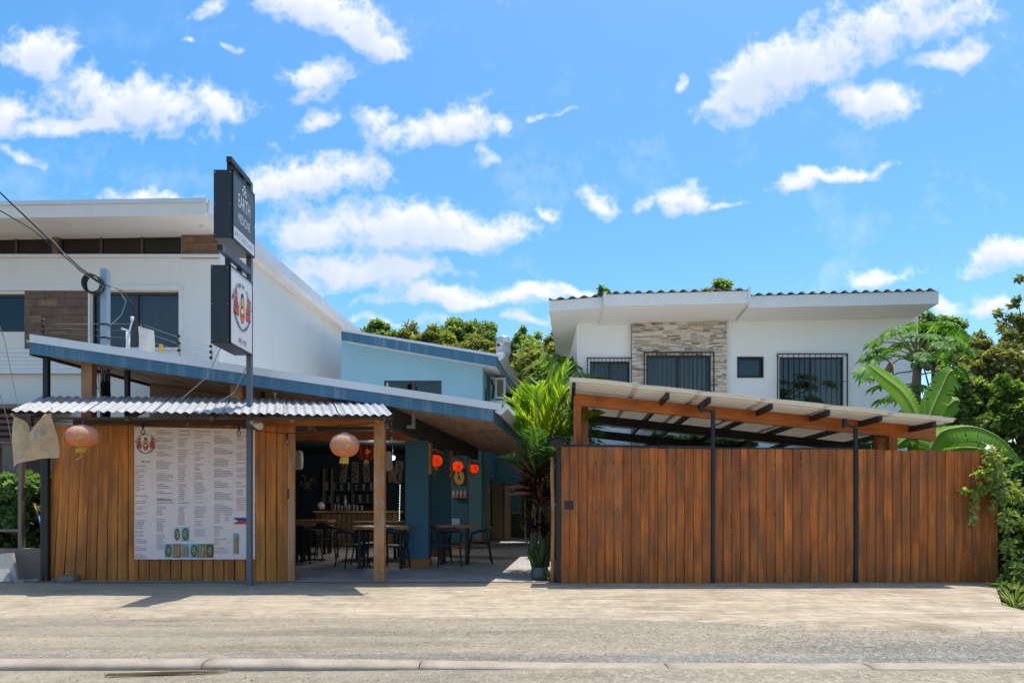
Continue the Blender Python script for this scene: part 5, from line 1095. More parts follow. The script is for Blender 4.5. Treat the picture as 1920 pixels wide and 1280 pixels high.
for i in range(14):
    px = 603 + 7 * i; zz = (1.385, 1.785)[i % 2]; hgt = random.uniform(.14, .3); b = MB(); b.box(X(px, 22.7), X(px + 4.5, 22.7), 22.66, 22.85, zz, zz + hgt)
    single('storage_box', b, [M_brownwall, M_wireg, M_teal2][i % 3], (X(px, 22.7), 22.75, zz), 'small box on the dim back-bar shelving', 'box', 'boxes on the back-bar shelving')
b = MB(); b.box(X(565, 22.9), X(590, 22.9), 22.9, 22.98, .1, 2.3); single('navy_panel', b, plain('blue_banner_cloth', (.02, .04, .07), .8), (X(577, 22.9), 22.9, .1), 'dark blue hanging at the back wall left of the shelving', 'hanging')
b = MB(); c0 = P(579, 905, 22.8)
for i in range(26):
    t = random.uniform(0, 6.28); r = random.uniform(0, .3); disc(b, c0 + Vector((r * math.cos(t), -.01 * (i % 5), r * math.sin(t))), Vector((1, 0, 0)), U_, random.uniform(.03, .07), random.uniform(.03, .06), 6)
single('wall_ornament', b, M_brownwall, c0, 'round lacy ornament on the dark back wall', 'ornament')
# printed cloth strips
M_cloth = plain('printed_cloth', (.34, .30, .24), .85, .08); 
for i, (px, py0, py1, w, a) in enumerate(((647, 868, 905, 12, .12), (666, 866, 904, 13, 0), (686, 868, 903, 12, -.06), (732, 872, 903, 13, -.1), (750, 864, 906, 14, .12), (813, 845, 903, 9, -.08))):
    Y = 16.9 if i < 5 else 17.4; c0 = P(px, py0, Y); hgt = (py1 - py0) / F * Y; ww = w / F * Y
    t = thing('printed_cloth', (0, 0, 0), ['leftmost printed cloth strip, tilted under the big lantern', 'cloth strip with black leaf print between the lanterns', 'cloth strip below the dark red lantern', 'red and white cloth strip right of the timber post', 'cloth strip with a dark shell print beside the front pier', 'narrow cloth strip behind the first glowing lantern'][i], 'cloth strip', 'printed cloth strips hung in the restaurant')
    b = MB(); b.grid(lambda u, v: ((u - .5) * ww, .01 * math.sin(u * 5 + v * 4), -hgt * v), 3, 5); b.build('cloth', M_cloth, t)
    b = MB()
    for k in range(9): disc(b, Vector((random.uniform(-.3, .3) * ww, -.014 - .0007 * k, -hgt * (.1 + .1 * k))), Vector((1, 0, random.uniform(-1, 1))).normalized(), Vector((random.uniform(-.6, .6), 0, 1)).normalized(), ww * .16, hgt * .05, 7)
    b.build('print', M_ink if i != 3 else M_red, t)
    t.location = c0; t.rotation_euler = (0, a, 0); ORG[t] = c0
# ---------------------------------------------------------------- lanterns
def lantern(px, py0, py1, wpx, Y, skin, label, group, tas=14, flat=True, tail=10, swing=0, glow=False, cord=None):
    c = P(px, (py0 + py1) / 2, Y); R = wpx / 2 / F * Y; Hh = (py1 - py0) / 2 / F * Y; t = thing('lantern', c, label, 'lantern', group)
    prof = [(R * math.sin(a) ** .75 + .001, -Hh * math.cos(a)) for a in np.linspace(.22, math.pi - .22, 19)]
    prof = [(r * (1 + (.012 if i % 2 else -.012)), z) for i, (r, z) in enumerate(prof)]
    b = MB(); b.lathe(prof, c, 24); b.build('shade', skin, t)
    b = MB()
    for k in range(8):
        a = 2 * math.pi * k / 8 + .3; b.tube([c + Vector((r * 1.012 * math.cos(a), r * 1.012 * math.sin(a), z)) for r, z in prof[1:-1:2]], R * .014, 4, False)
    b.build('rib', M_gold if not flat else M_lanternf, t)
    b = MB(); b.lathe([(R * .3, 0), (R * .3, Hh * .12)], c + Vector((0, 0, Hh * .96)), 14); b.build('collar', M_steel if flat else M_gold, t)
    b = MB()   # gold medallions
    for k in range(4):
        a = -math.pi / 2 + .35 + k * math.pi / 2; r = R * 1.0; d = Vector((math.cos(a), math.sin(a), 0)); tg = Vector((-math.sin(a), math.cos(a), 0))
        for i in range(15):
            tt = random.uniform(0, 6.28); rr = random.uniform(.05, .3); zz = Hh * rr * 1.3 * math.sin(tt) - Hh * .05; off = R * rr * .8 * math.cos(tt); rad = R * math.sin(math.acos(max(-.98, min(.98, -zz / Hh)))) ** .75 * (1.03 + .0015 * i)
            dd = Vector((math.cos(a + off / R), math.sin(a + off / R), 0)); t2 = Vector((-dd.y, dd.x, 0)); disc(b, c + dd * rad + Vector((0, 0, zz)), t2, U_, R * .085, Hh * .085, 6)
    b.build('gold_motif', M_gold, t)
    b = MB(); hb = tas / F * Y; 
    for k in range(16):
        a = 2 * math.pi * k / 16; q = c + Vector((R * .24 * math.cos(a), R * .24 * math.sin(a), -Hh * .97)); e = q + Vector((swing * hb + random.uniform(-.01, .01), 0, -hb * random.uniform(.85, 1))); b.tube([q, e], R * .055, 4)
    b.build('tassel', M_tassel, t)
    if tail:
        b = MB(); q = c + Vector((swing * hb * .6, 0, -Hh - hb * .8)); b.tube([q, q + Vector((-.02 - swing * .5 * hb, 0, -tail / F * Y * .6)), q + Vector((-.02 + 2 * swing * hb, 0, -tail / F * Y))], R * .03, 4); b.build('tassel_cord', M_tassel, t)
    if cord:
        b = MB(); b.tube([c + Vector((0, 0, Hh * 1.05)), c + Vector((0, 0, cord))], .004, 4); b.build('cord', M_wireg, t)
    if glow:
        b = MB(); b.lathe([(.012, -.09), (.022, -.03), (.022, .05), (.01, .1)], c, 8); b.build('bulb', M_filament, t)
    return t
lantern(155, 798, 838, 56, 10.5, M_lanternf, 'sun-bleached red lantern hanging in front of the left end of the plank fence', 'faded lanterns under the awning', 11, True, 16, -.4, cord=.25)
lantern(646.5, 813, 856, 52, 10.5, M_lanternf, 'sun-bleached orange-red lantern under the awning left of the timber post', 'faded lanterns under the awning', 14, True, 0, -.15, cord=.22)
lantern(687, 833, 862, 33, 13.4, M_lanternr, 'deep red lantern with gold print hanging inside left of the timber post', None, 8, False, 8, cord=.62)
lantern(817.5, 853, 874, 24, 15.6, M_lanterno, 'glowing red lantern hanging nearest the front pier', 'glowing red lanterns between the piers', 9, False, 17, glow=True, cord=.42)
lantern(858, 865, 883, 20, 17.9, M_lanterno, 'glowing red lantern hanging second from the front pier', 'glowing red lanterns between the piers', 7, False, 14, glow=True, cord=.4)
lantern(889, 870, 886, 17, 20.3, M_lanterno, 'glowing red lantern hanging deepest along the piers', 'glowing red lanterns between the piers', 6, False, 13, glow=True, cord=.4)
for px, py, lab in ((559, 862, 'white paper lantern just inside the sliding door'), (727, 864, 'white paper lantern right of the timber post in the dim interior')):
    c = P(px, py, 16.5); b = MB(); b.lathe([(.07, -.23), (.11, -.19), (.12, 0), (.11, .19), (.07, .23)], c, 14); single('paper_lantern', b, M_wpaper, c, lab, 'lantern', 'white paper lanterns')
# the lit lamp and the string of small lights inside
il = thing('interior_lamp', P(737, 858, 17.5), 'small lit white lamp glowing inside the dim restaurant right of the timber post', 'lamp')
b = MB(); b.lathe([(.02, -.05), (.045, -.03), (.045, .03), (.02, .05)], P(737, 858, 17.5), 10); b.build('bulb', emit('white_lamp_glow', (1.0, .95, .85), 8.0), il)
b = MB(); b.tube([P(737, 858, 17.5) + Vector((0, 0, .05)), P(737, 858, 17.5) + Vector((0, 0, .45))], .006, 4); b.build('cord', M_wire, il)
ld = bpy.data.lights.new('interior_lamp_light', 'POINT'); ld.energy = 38; ld.color = (1.0, .93, .82); ld.shadow_soft_size = .12; lo = bpy.data.objects.new('lamp_light', ld); COL.objects.link(lo); lo.parent = il; lo.location = (-.5, .2, .12)
ls = thing('light_string', P(750, 908, 17.2), 'vertical dotted string of small pale lights beside the front teal pier', 'string light'); b = MB()
for k in range(22): c = P(750 - .06 * k, 909 + 3.1 * k, 17.2); b.lathe([(.004, -.008), (.012, 0), (.004, .008)], c, 5)
b.build('light_dot', emit('pale_led', (.75, .95, .9), 1.6), ls)
# poster and jars on the third pier
po = thing('poster', P(861, 893, 19.27), 'dark red and gold poster on the third teal pier', 'poster'); b = MB(); b.box(X(850, 19.27), X(872, 19.27), 19.265, 19.275, Z(909, 19.27), Z(878, 19.27)); b.build('sheet', plain('poster_red', (.12, .02, .02), .5), po)
b = MB()
for k in range(8): disc(b, P(861 + 6 * math.cos(k * .8), 895 + 9 * math.sin(k * .8), 19.258 - .001 * k), Vector((1, 0, 0)), U_, .06, .08, 8)
b.build('print', M_gold, po)
sh2 = thing('jar_shelf', P(861, 930, 19.2), 'small wall shelf with jars below the dark red poster', 'shelf'); b = MB(); b.box(X(847, 19.2), X(876, 19.2), 19.1, 19.295, Z(933, 19.2), Z(931, 19.2)); b.build('board', M_post, sh2)
for k in range(4):
    b = MB(); xx = X(851 + 7 * k, 19.2); b.lathe([(.04, 0), (.045, .12), (.03, .15), (.02, .2)], (xx, 19.2, Z(931, 19.2) + .002), 8); single('jar', b, [M_wpaper, M_lanternf][k % 2], (xx, 19.2, Z(931, 19.2)), 'small jar in the row on the wall shelf of the third pier', 'jar', 'jars on the pier shelf')
# ---------------------------------------------------------------- banner, lamps, cables
cb = thing('canvas_banner', P(60, 825, 10.5), 'torn beige canvas banner sagging from the left end of the awning', 'banner')
def fcan(u, v):
    xt = 26 + 72 * u; yt = 780 - 4 * u + 34 * max(0, 1 - abs(u - .45) / .45) ** 1.2; xb2 = 18 + 86 * u; yb2 = 874 - 16 * u - 3 * math.sin(3 * u)
    q = P(xt + (xb2 - xt) * v, yt + (yb2 - yt) * v, 10.5); q.y += .10 * math.sin(u * 6.5 + 1.5 * v) * (1 - .5 * v) + .05 * math.sin(11 * u - 4 * v); return q
b = MB(); b.grid(fcan, 30, 22); b.build('cloth', M_canvas, cb)
b = MB(); b.grid(lambda u, v: P(58 + 40 * u, 812 - 32 * u ** .9 - 15 * v * u + 4 * math.sin(4 * u), 10.56 + .08 * v), 12, 6); b.build('folded_flap', M_canvasy, cb)
b = MB()
for k, w in enumerate('WON'):
    pass
for k in range(4):
    u0 = .42 + .11 * k; b.poly([Vector(fcan(u, v)) + Vector((0, -.006, 0)) for u, v in ((u0, .34 - .05 * k), (u0 + .065, .31 - .05 * k), (u0 + .065, .56 - .05 * k), (u0, .58 - .05 * k))])
b.build('faded_print', plain('faded_print_ink', (.4, .34, .28), .8, .1), cb)
b = MB(); b.tube([P(22, 776, 10.45), P(26, 780, 10.5)], .02, 5); b.tube([P(98, 776, 10.5), P(96, 768, 10.5)], .015, 5); b.build('tie', M_canvasy, cb)
def bulbs(cable, drops, label, Y):
    t = thing('string_light', P(*cable[0], Y), label, 'string light', 'string lights under the awning'); b = MB()
    pts = []
    for (a, c) in zip(cable, cable[1:]):
        for k in range(6): u = k / 6; pts.append(P(a[0] + (c[0] - a[0]) * u, a[1] + (c[1] - a[1]) * u + 5 * math.sin(math.pi * u), Y))
    pts.append(P(*cable[-1], Y)); b.tube(pts, .006, 4); b.build('cable', M_wire, t)
    for (px, py, py2) in drops:
        c = P(px, py2, Y); b = MB(); b.tube([P(px, py, Y), c + Vector((0, 0, .06))], .005, 4); b.lathe([(.016, 0), (.02, .02), (.018, .07), (.006, .09)], c, 8); b.build('socket', M_wire, t)
        b = MB(); b.lathe([(.008, -.1), (.026, -.085), (.034, -.06), (.028, -.03), (.014, -.001)], c, 10); b.build('bulb', M_bulbw, t)
bulbs([(30, 778), (172, 790), (352, 782), (448, 795)], [(60, 788, 798), (268, 792, 803), (352, 783, 788), (448, 795, 806)], 'string of bulbs along the awning over the plank fence', 10.9)
bulbs([(448, 795), (538, 812), (640, 796), (727, 783)], [(538, 812, 822)], 'string of bulbs between the steel pole and the timber post', 10.9)
bulbs([(727, 775), (733, 792)], [(725, 778, 794), (734, 792, 818)], 'pair of bulbs hanging at the right end of the awning', 10.6)
fl = thing('flood_lamp', P(480, 796, 11.0), 'small white flood lamp on the steel pole beside the menu banner', 'lamp'); c = P(478, 795, 11.0)
b = MB(); b.tube([c, c + Vector((.11, -.06, -.04))], [.045, .06], 10); b.build('head', M_whitepl, fl); b = MB(); b.tube([P(471, 790, 11.05), c], .035, 8); b.build('base', M_whitepl, fl)
for k, (px, py, Y, r) in enumerate(((548, 786, 10.8, .05), (706, 787, 10.8, .04))):
    b = MB(); b.lathe([(.001, -r), (r * .7, -r * .7), (r, 0), (r * .7, r * .7), (.001, r)], P(px, py, Y), 12); single('globe_bulb', b, paper('peach_globe', (.6, .4, .3), .5), P(px, py, Y), ['larger peach globe bulb on the beam above the sliding door', 'smaller peach globe bulb on the beam next to the timber post'][k], 'bulb')
# utility pole, coil and service cables
up_ = thing('utility_pole', (X(197.5, 12.6), 12.6, .05), 'galvanised square service pole rising through the awning', 'pole')
b = MB(); b.box(X(191.5, 12.6), X(203.5, 12.6), 12.54, 12.66, Z(690, 12.6) - .25, Z(505, 12.6)); b.build('pole', M_galvpost, up_)
b = MB(); b.tube([(X(197.5, 12.6), 12.6, .05), (X(197.5, 12.6), 12.6, Z(690, 12.6) - .251)], .085, 10); b.build('lower_shaft', M_black, up_)
for py in (609, 634, 535): b = MB(); b.box(X(190.5, 12.6), X(204.5, 12.6), 12.53, 12.67, Z(py + 1.5, 12.6), Z(py - 1.5, 12.6)); b.build('strap', M_black if py > 540 else M_galvpost, up_)
cl = thing('cable_coil', P(175, 532, 12.4), 'coil of spare black cable hanging beside the galvanised pole', 'cable coil'); b = MB()
for k in range(9):
    c = P(171 + 8 * (k % 3) / 2 + random.uniform(-1, 1), 531 + 4 * (k % 3) / 2, 12.4 + .03 * k); rr = .15 + random.uniform(-.015, .02)
    b.tube([c + Vector((rr * .78 * math.cos(a), .07 * math.cos(a), rr * 1.12 * math.sin(a))) for a in np.linspace(0, 6.2832, 22)], .011, 5, False)
b.build('loop', M_wire, cl)
def cable(pts, r, mat, label, group=None, sag=0.0):
    b = MB(); V = [P(a, c, Y) for a, c, Y in pts]; out = []
    for i, (p, q) in enumerate(zip(V, V[1:])):
        for k in range(8): t = k / 8; out.append(p.lerp(q, t) + Vector((0, 0, -sag * math.sin(math.pi * t))))
    out.append(V[-1]); b.tube(out, r, 5)
    return single('service_cable', b, mat, out[0], label, 'cable', group)
cable([(-90, 275, 9.0), (95, 452, 11.2), (150, 502, 12), (197, 536, 12.5)], .012, M_wire, 'thick upper black service cable running down to the pole')
cable([(-90, 280, 9.1), (100, 452, 11.2), (148, 507, 12), (196, 538, 12.5)], .008, M_wireg, 'grey cable twisted beside the thick service cable')
cable([(-90, 342, 9.0), (60, 430, 10.8), (150, 506, 12), (197, 537, 12.5)], .009, M_wire, 'lower black service cable joining at the pole')
cable([(200, 535, 12.52), (222, 541, 12.5), (236, 565, 12.5), (228, 590, 12.5), (207, 610, 12.5)], .008, M_wireg, 'short grey cable looping from pole top back to its strap', sag=0.0)
cable([(200, 534, 12.52), (230, 545, 12.5), (250, 572, 12.5), (253, 600, 12.45), (246, 622, 12.4)], .008, M_wire, 'black cable curving from pole top to the white antenna')
cable([(-20, 560, 9), (8, 635, 9.8), (35, 765, 10.6)], .006, M_wireg, 'thin guy wire at the far left reaching the awning corner')
cable([(-15, 690, 9), (15, 790, 10), (22, 830, 10.4)], .005, M_wireg, 'thin guy wire low at the far left beside the canvas banner')
cable([(415, 648, 11.1), (390, 705, 11.0), (340, 748, 10.9)], .007, M_wireg, 'cable drooping from the lower box sign to the awning')
cable([(461, 690, 11.08), (440, 735, 11.0), (406, 757, 10.9)], .007, M_wireg, 'cable drooping from the steel pole to the awning')
cable([(150, 760, 11.3), (220, 757, 11.4), (420, 770, 10.9), (560, 764, 11.3)], .007, M_wire, 'loose black cable lying across the corrugated awning')
b = MB()
for k in range(6): 
    pts = [P(172 + 5 * k + random.uniform(-2, 2), 690 + random.uniform(-6, 6), 12.45), P(178 + 4 * k, 720 + random.uniform(-5, 8), 12.4), P(186 + 4 * k + random.uniform(-5, 5), 735 + random.uniform(-8, 8), 12.45), P(196 + random.uniform(-6, 6), 700 + random.uniform(-8, 8), 12.42)]; b.tube(pts, .007, 4)
single('cable_bundle', b, M_wire, P(190, 700, 12.4), 'tangle of black cables hanging on the pole under the blue roof', 'cables')
# antenna, fence insulators, cloth and warning plate behind the roof
an = thing('antenna', P(245, 640, 12.4), 'small white antenna bracket on a pipe above the blue roof', 'antenna')
b = MB(); b.tube([P(240, 668, 12.4), P(240, 622, 12.4)], .035, 8); b.build('pipe', M_whitepl, an); b = MB(); b.tube([P(228, 616, 12.4), P(243, 620, 12.4), P(248, 600, 12.4)], .018, 6); b.lathe([(.03, 0), (.03, .07)], P(248, 601, 12.4), 8); b.build('arm', M_whitepl, an)
for k, (px, y0, y1, Y, lab) in enumerate(((82, 598, 632, 12.4, 'left fence insulator post above the blue roof'), (264, 602, 660, 13.6, 'insulator post behind the white cloth'), (337, 627, 672, 12.4, 'insulator post right of the yellow plate'), (397, 646, 682, 12.4, 'insulator post below the lower box sign'))):
    t = thing('insulator_post', P(px, y1, Y), lab, 'post', 'electric fence posts above the blue roof'); b = MB(); b.tube([P(px, y1, Y), P(px, y0, Y)], .014, 6); b.build('rod', M_wireg if k else M_frame, t)
    for j in range(3): b = MB(); c = P(px - 1.5, y0 + 3 + (y1 - y0) * .3 * j, Y); b.lathe([(.012, -.03), (.03, -.015), (.03, .015), (.012, .03)], c, 8); b.build('insulator', M_wire, t)
for j in range(3): cable([(82, 607 + 8 * j, 12.4), (264, 607 + 14 * j, 13.6), (337, 633 + 12 * j, 12.4), (397, 650 + 11 * j, 12.4)], .0035, M_wireg, ['top', 'middle', 'lowest'][j] + ' thin strand of the electric fence above the blue roof')
b = MB(); b.grid(lambda u, v: P(259 + 30 * u, 611 + 9 * u + (52 - 4 * u) * v, 13.0) + Vector((0, .03 * math.sin(6 * u + 3 * v), 0)), 8, 8); single('white_cloth', b, M_wpaper, P(274, 660, 13.0), 'white cloth hung on the fence strands above the blue roof', 'cloth')
b = MB(); b.box(X(298, 12.5), X(305, 12.5), 12.5, 12.51, Z(660, 12.5), Z(645, 12.5)); t = b.build('warning_plate', M_inkyel2 if 'M_inkyel2' in globals() else plain('yellow_plate', (.75, .42, .03), .5, .05), None, P(301, 652, 12.5)); tag(t, 'small yellow warning plate on the fence strands', 'plate')
# low wall with frame, boards and stones at the far left
lw = thing('low_wall', (X(20, 12), 12, 0), 'low brown rendered wall with a post-and-rail frame at the far left', 'wall')
b = MB(); b.box(-13, X(77, 12), 12, 12.2, -.1, Z(1028, 12)); b.build('wall', M_brownwall, lw)
b = MB(); b.box(X(33.5, 12.05), X(40, 12.05), 12.05, 12.15, Z(1028, 12), Z(860, 12)); b.build('post', M_brownwall, lw)
b = MB(); b.box(-13, X(33, 12.05), 12.07, 12.13, Z(997, 12), Z(992, 12)); b.build('rail', M_brownwall, lw)
M_slabg = plain('weathered_board', (.36, .345, .32), .85, .25, 4, dirt=((.16, .14, .12), .6))
for k, (a, c, d, lab) in enumerate(((2, 32, 1038, 'pale weathered board leaning on the low wall'), (-14, 22, 1068, 'darker weathered board leaning in front of the pale board'))):
    b = MB(); Y = 11.7 - .12 * k; b.hexa([P(a + 2, 1104 + 3 * k, Y - .12), P(c + 2, 1101 + 3 * k, Y - .12), P(c + 2, 1101 + 3 * k, Y - .12) + Vector((0, .05, 0)), P(a + 2, 1104 + 3 * k, Y - .12) + Vector((0, .05, 0)), P(a - 8, d, Y + .1), P(c - 9, d - 2, Y + .1), P(c - 9, d - 2, Y + .1) + Vector((0, .05, 0)), P(a - 8, d, Y + .1) + Vector((0, .05, 0))])
    single('board', b, M_slabg, P(a, 1100, Y), lab, 'board', 'boards leaning on the low wall')
def rock(px, py, Y, r, lab):
    b = MB(); c = P(px, py, Y); b.grid(lambda u, v: (c.x + r * 1.3 * math.sin(math.pi * v) * math.cos(6.2832 * u) * (1 + .2 * nz(u * 5, v * 5, 1)), c.y + r * math.sin(math.pi * v) * math.sin(6.2832 * u), c.z - r * .8 * math.cos(math.pi * v)), 14, 8); single('rock', b, M_stone, c, lab, 'rock')
rock(40, 1093, 11.5, .085, 'rounded grey rock at the foot of the low wall'); rock(67, 1089, 11.6, .06, 'small dark rock beside the steel post')
b = MB(); b.tube([P(62, 942, 12.3), P(72, 965, 12.25)], .018, 6); b.cm = 1; b.tube([P(72, 965, 12.25), P(80, 1000, 12.2)], .016, 6); single('broom_handle', b, [M_post, plain('blue_plastic', (.03, .12, .4), .4)], P(72, 970, 12.3), 'broom handle with a blue sleeve leaning in the hedge', 'broom')
# rough pole and chain beside the gate
rp = thing('timber_stake', (X(1037, 11.5), 11.5, .08), 'rough debarked timber stake chained beside the gate post', 'stake')
b = MB(); b.tube([P(1037, 1091, 11.5), P(1036.5, 1040, 11.5), P(1038, 960, 11.5), P(1036, 900, 11.5), P(1036, 856, 11.5)], [.042, .038, .04, .036, .036], 8); b.build('stake', M_post, rp)
b = MB()
for k in range(5): b.tube([P(1035 + 2.6 * k, 946 + .6 * math.sin(k * 2), 11.44) + Vector((.014 * math.cos(a), 0, .012 * math.sin(a))) for a in np.linspace(0, 6.28, 9)], .004, 4, False)
b.build('chain', M_steel, rp)
# ---------------------------------------------------------------- planting
def unit(a): return a / np.maximum(1e-6, np.linalg.norm(a, axis=1, keepdims=True))
def leaf_mesh(name, mat, base, axis, nrm, ln, wd, fold=0.25, seg=False):
    n = len(base); axis = unit(axis); side = unit(np.cross(axis, nrm)); up = np.cross(side, axis); ln = np.asarray(ln).reshape(-1, 1) * np.ones((n, 1)); wd = np.asarray(wd).reshape(-1, 1) * np.ones((n, 1))
    if seg:  # 6-vertex leaf that droops at the tip
        m = base + axis * ln * .5 + up * ln * .06; tip = base + axis * ln - up * ln * .18; mm = base + axis * ln * .45
        v = np.stack([base, mm + side * wd + up * wd * fold, mm - side * wd + up * wd * fold, tip, m], 1).reshape(-1, 3)
        f = (np.arange(n)[:, None, None] * 5 + np.array([[0, 1, 4], [1, 3, 4], [3, 2, 4], [2, 0, 4]])[None]).reshape(-1, 3)
    else:
        mm = base + axis * ln * .45; v = np.stack([base, mm + side * wd + up * wd * fold, base + axis * ln, mm - side * wd + up * wd * fold], 1).reshape(-1, 3)
        f = (np.arange(n)[:, None, None] * 4 + np.array([[0, 1, 2], [0, 2, 3]])[None]).reshape(-1, 3)
    me = bpy.data.meshes.new(name); me.vertices.add(len(v)); me.vertices.foreach_set('co', v.astype(np.float32).ravel())
    me.loops.add(f.size); me.loops.foreach_set('vertex_index', f.astype(np.int32).ravel()); me.polygons.add(len(f)); me.polygons.foreach_set('loop_start', (np.arange(len(f)) * 3).astype(np.int32)); me.polygons.foreach_set('loop_total', np.full(len(f), 3, np.int32))
    me.materials.append(mat); me.update(calc_edges=True); me.validate(); return me
def rdir(n): return unit(rng.normal(size=(n, 3)))
def clump_leaves(cents, rad, n_each, L, W, droop=.3, org_=(0, 0, 0), flat=.55):
    cents = np.asarray(cents, float); rad = np.asarray(rad, float); k = len(cents); idx = np.repeat(np.arange(k), n_each); n = len(idx)
    d = rdir(n); r = rng.random((n, 1)) ** .45 * rad[idx][:, None]; base = cents[idx] + d * r * np.array([1, 1, .8])
    axis = d * .7 + rdir(n) * .8 + np.array([0, 0, -droop]); nrm = d * .5 + rdir(n) * flat + np.array([0, 0, .9])
    ln = L * rng.uniform(.6, 1.3, n); return base - np.asarray(org_), axis, nrm, ln, ln * W / L
def ellipsoid_clumps(c, r, n, inner=.45):
    d = rdir(n); d[:, 2] = np.where(rng.random(n) < .75, np.abs(d[:, 2]), d[:, 2]); rr = inner + (1 - inner) * rng.random((n, 1)) ** .5
    bump = 1 + .22 * np.sin(d[:, :1] * 5 + c[0]) * np.cos(d[:, 2:3] * 4 + c[1]); rr = np.where(rng.random((n, 1)) < .14, rr * rng.uniform(1.1, 1.32, (n, 1)), rr); return np.asarray(c) + d * rr * bump * np.asarray(r)
G_dark = foliage('dark_foliage', [(0.083, 0.157, 0.075), (0.138, 0.244, 0.101), (0.207, 0.319, 0.127), (0.322, 0.411, 0.191)])
G_mid = foliage('mid_foliage', [(0.094, 0.163, 0.073), (0.154, 0.243, 0.095), (0.233, 0.325, 0.119), (0.340, 0.396, 0.162)])
G_yel = foliage('yellow_green_foliage', [(0.120, 0.166, 0.049), (0.188, 0.232, 0.066), (0.274, 0.282, 0.083), (0.342, 0.315, 0.133)])
G_olive = foliage('olive_foliage', [(0.140, 0.173, 0.070), (0.210, 0.235, 0.087), (0.280, 0.272, 0.118), (0.364, 0.309, 0.157)])
G_lime = foliage('lime_foliage', [(0.096, 0.177, 0.046), (0.144, 0.243, 0.057), (0.204, 0.298, 0.068), (0.264, 0.331, 0.114)], .45)
G_palm = foliage('palm_foliage', [(0.115, 0.237, 0.019), (0.196, 0.321, 0.022), (0.287, 0.392, 0.033), (0.345, 0.404, 0.055)], .5, .4)
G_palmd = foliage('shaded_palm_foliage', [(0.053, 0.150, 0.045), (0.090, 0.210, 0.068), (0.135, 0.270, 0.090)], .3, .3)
G_banana = foliage('banana_leaf', [(0.179, 0.325, 0.044), (0.200, 0.358, 0.053)], .4, .35)
G_papaya = foliage('papaya_foliage', [(0.048, 0.153, 0.034), (0.081, 0.214, 0.041), (0.145, 0.306, 0.050), (0.225, 0.382, 0.067)], .35)
G_cord = foliage('purple_cordyline', [(0.035, 0.012, 0.018), (0.060, 0.018, 0.028), (0.100, 0.030, 0.040), (0.200, 0.075, 0.040)], .35, .3)
G_snake = foliage('snake_plant_leaf', [(0.030, 0.075, 0.025), (0.050, 0.100, 0.035), (0.090, 0.140, 0.050), (0.020, 0.050, 0.020)], .1, .35)
G_vine = foliage('vine_foliage', [(0.16, 0.25, 0.05), (0.25, 0.33, 0.08), (0.34, 0.40, 0.13), (0.44, 0.44, 0.20)], .4)
def tree(px0, px1, py0, py1, Y, mat, label, nclump0, nleaf, L, W, zbase=0, depth=None, group='trees behind the buildings', cr=.2, name='tree', droop=.3, trunk_r=.13, lean=0, low=True):
    c = np.array([X((px0 + px1) / 2, Y), Y, Z((py0 + py1) / 2, Y)]); r = np.array([(px1 - px0) / 2 / F * Y, 0, (py1 - py0) / 2 / F * Y]); r[1] = depth or r[0] * .8
    nclump = int(nclump0 * 1.3); t = thing(name, (c[0] + lean, Y, zbase), label, 'tree', group); o = np.array([c[0] + lean, Y, zbase])
    cl = ellipsoid_clumps(c, r * .88, nclump); rad = cr * min(r[0], r[2]) * rng.uniform(.45, 1.5, nclump); L *= .8; W *= .85; nleaf = int(nleaf * 1.3)
    me = leaf_mesh('crown', mat, *clump_leaves(cl, rad, nleaf, L, W, droop, o)); ob = bpy.data.objects.new('crown', me); COL.objects.link(ob); ob.parent = t
    b = MB(); top = Vector((c[0], Y, c[2] - r[2] * .35)); b0 = Vector(o); mid = b0.lerp(top, .5) + Vector((rng.normal() * .15, 0, 0)); b.tube([b0, mid, top, top + Vector((0, 0, r[2] * .7))], [trunk_r, trunk_r * .8, trunk_r * .6, .03], 8)
    for q in cl[:: max(1, nclump // 26)]:
        s = mid.lerp(top, random.uniform(.4, 1)); q = Vector(q); b.tube([s, s.lerp(q, .5) + Vector((0, 0, .12 * r[2])), q], [trunk_r * .35, trunk_r * .2, .012], 5)
    b.build('trunk', M_bark, t); return t
# far tree line between the buildings
tree(660, 756, 604, 730, 36, G_mid, 'round bright-green tree at the left end of the tree line', 90, 130, .32, .08)
tree(722, 815, 614, 730, 34, G_olive, 'olive tree second along the tree line above the blue roof', 80, 130, .32, .08)
tree(775, 862, 618, 740, 33, G_yel, 'yellowish tree behind the middle of the dark blue roof edge', 80, 120, .34, .09)
tree(815, 940, 600, 740, 35, G_mid, 'tallest feathery green tree left of the water tank', 170, 170, .24, .05, cr=.16)
tree(850, 940, 640, 720, 30, G_olive, 'low olive tree right in front of the tallest feathery tree', 70, 120, .3, .08)
tree(925, 1025, 612, 770, 34, G_dark, 'sparse dark tree right of the water tank', 110, 110, .26, .06, cr=.13)
tree(960, 1100, 632, 790, 31, G_mid, 'broad mid-green tree filling the gap left of the white house', 120, 130, .3, .085)
tree(1020, 1110, 612, 740, 28, G_olive, 'brownish-green tree under the left eave of the white house', 80, 130, .34, .1)
tree(955, 1085, 660, 800, 25, G_yel, 'yellow-green tree between the tank and the white house', 110, 130, .3, .09)
tree(1310, 1390, 528, 620, 45, G_mid, 'tree whose tip shows above the stone-panel roof', 50, 120, .35, .09)
tree(1120, 1150, 538, 620, 45, G_dark, 'tree whose thin tip shows at the roof step of the white house', 20, 80, .3, .08)
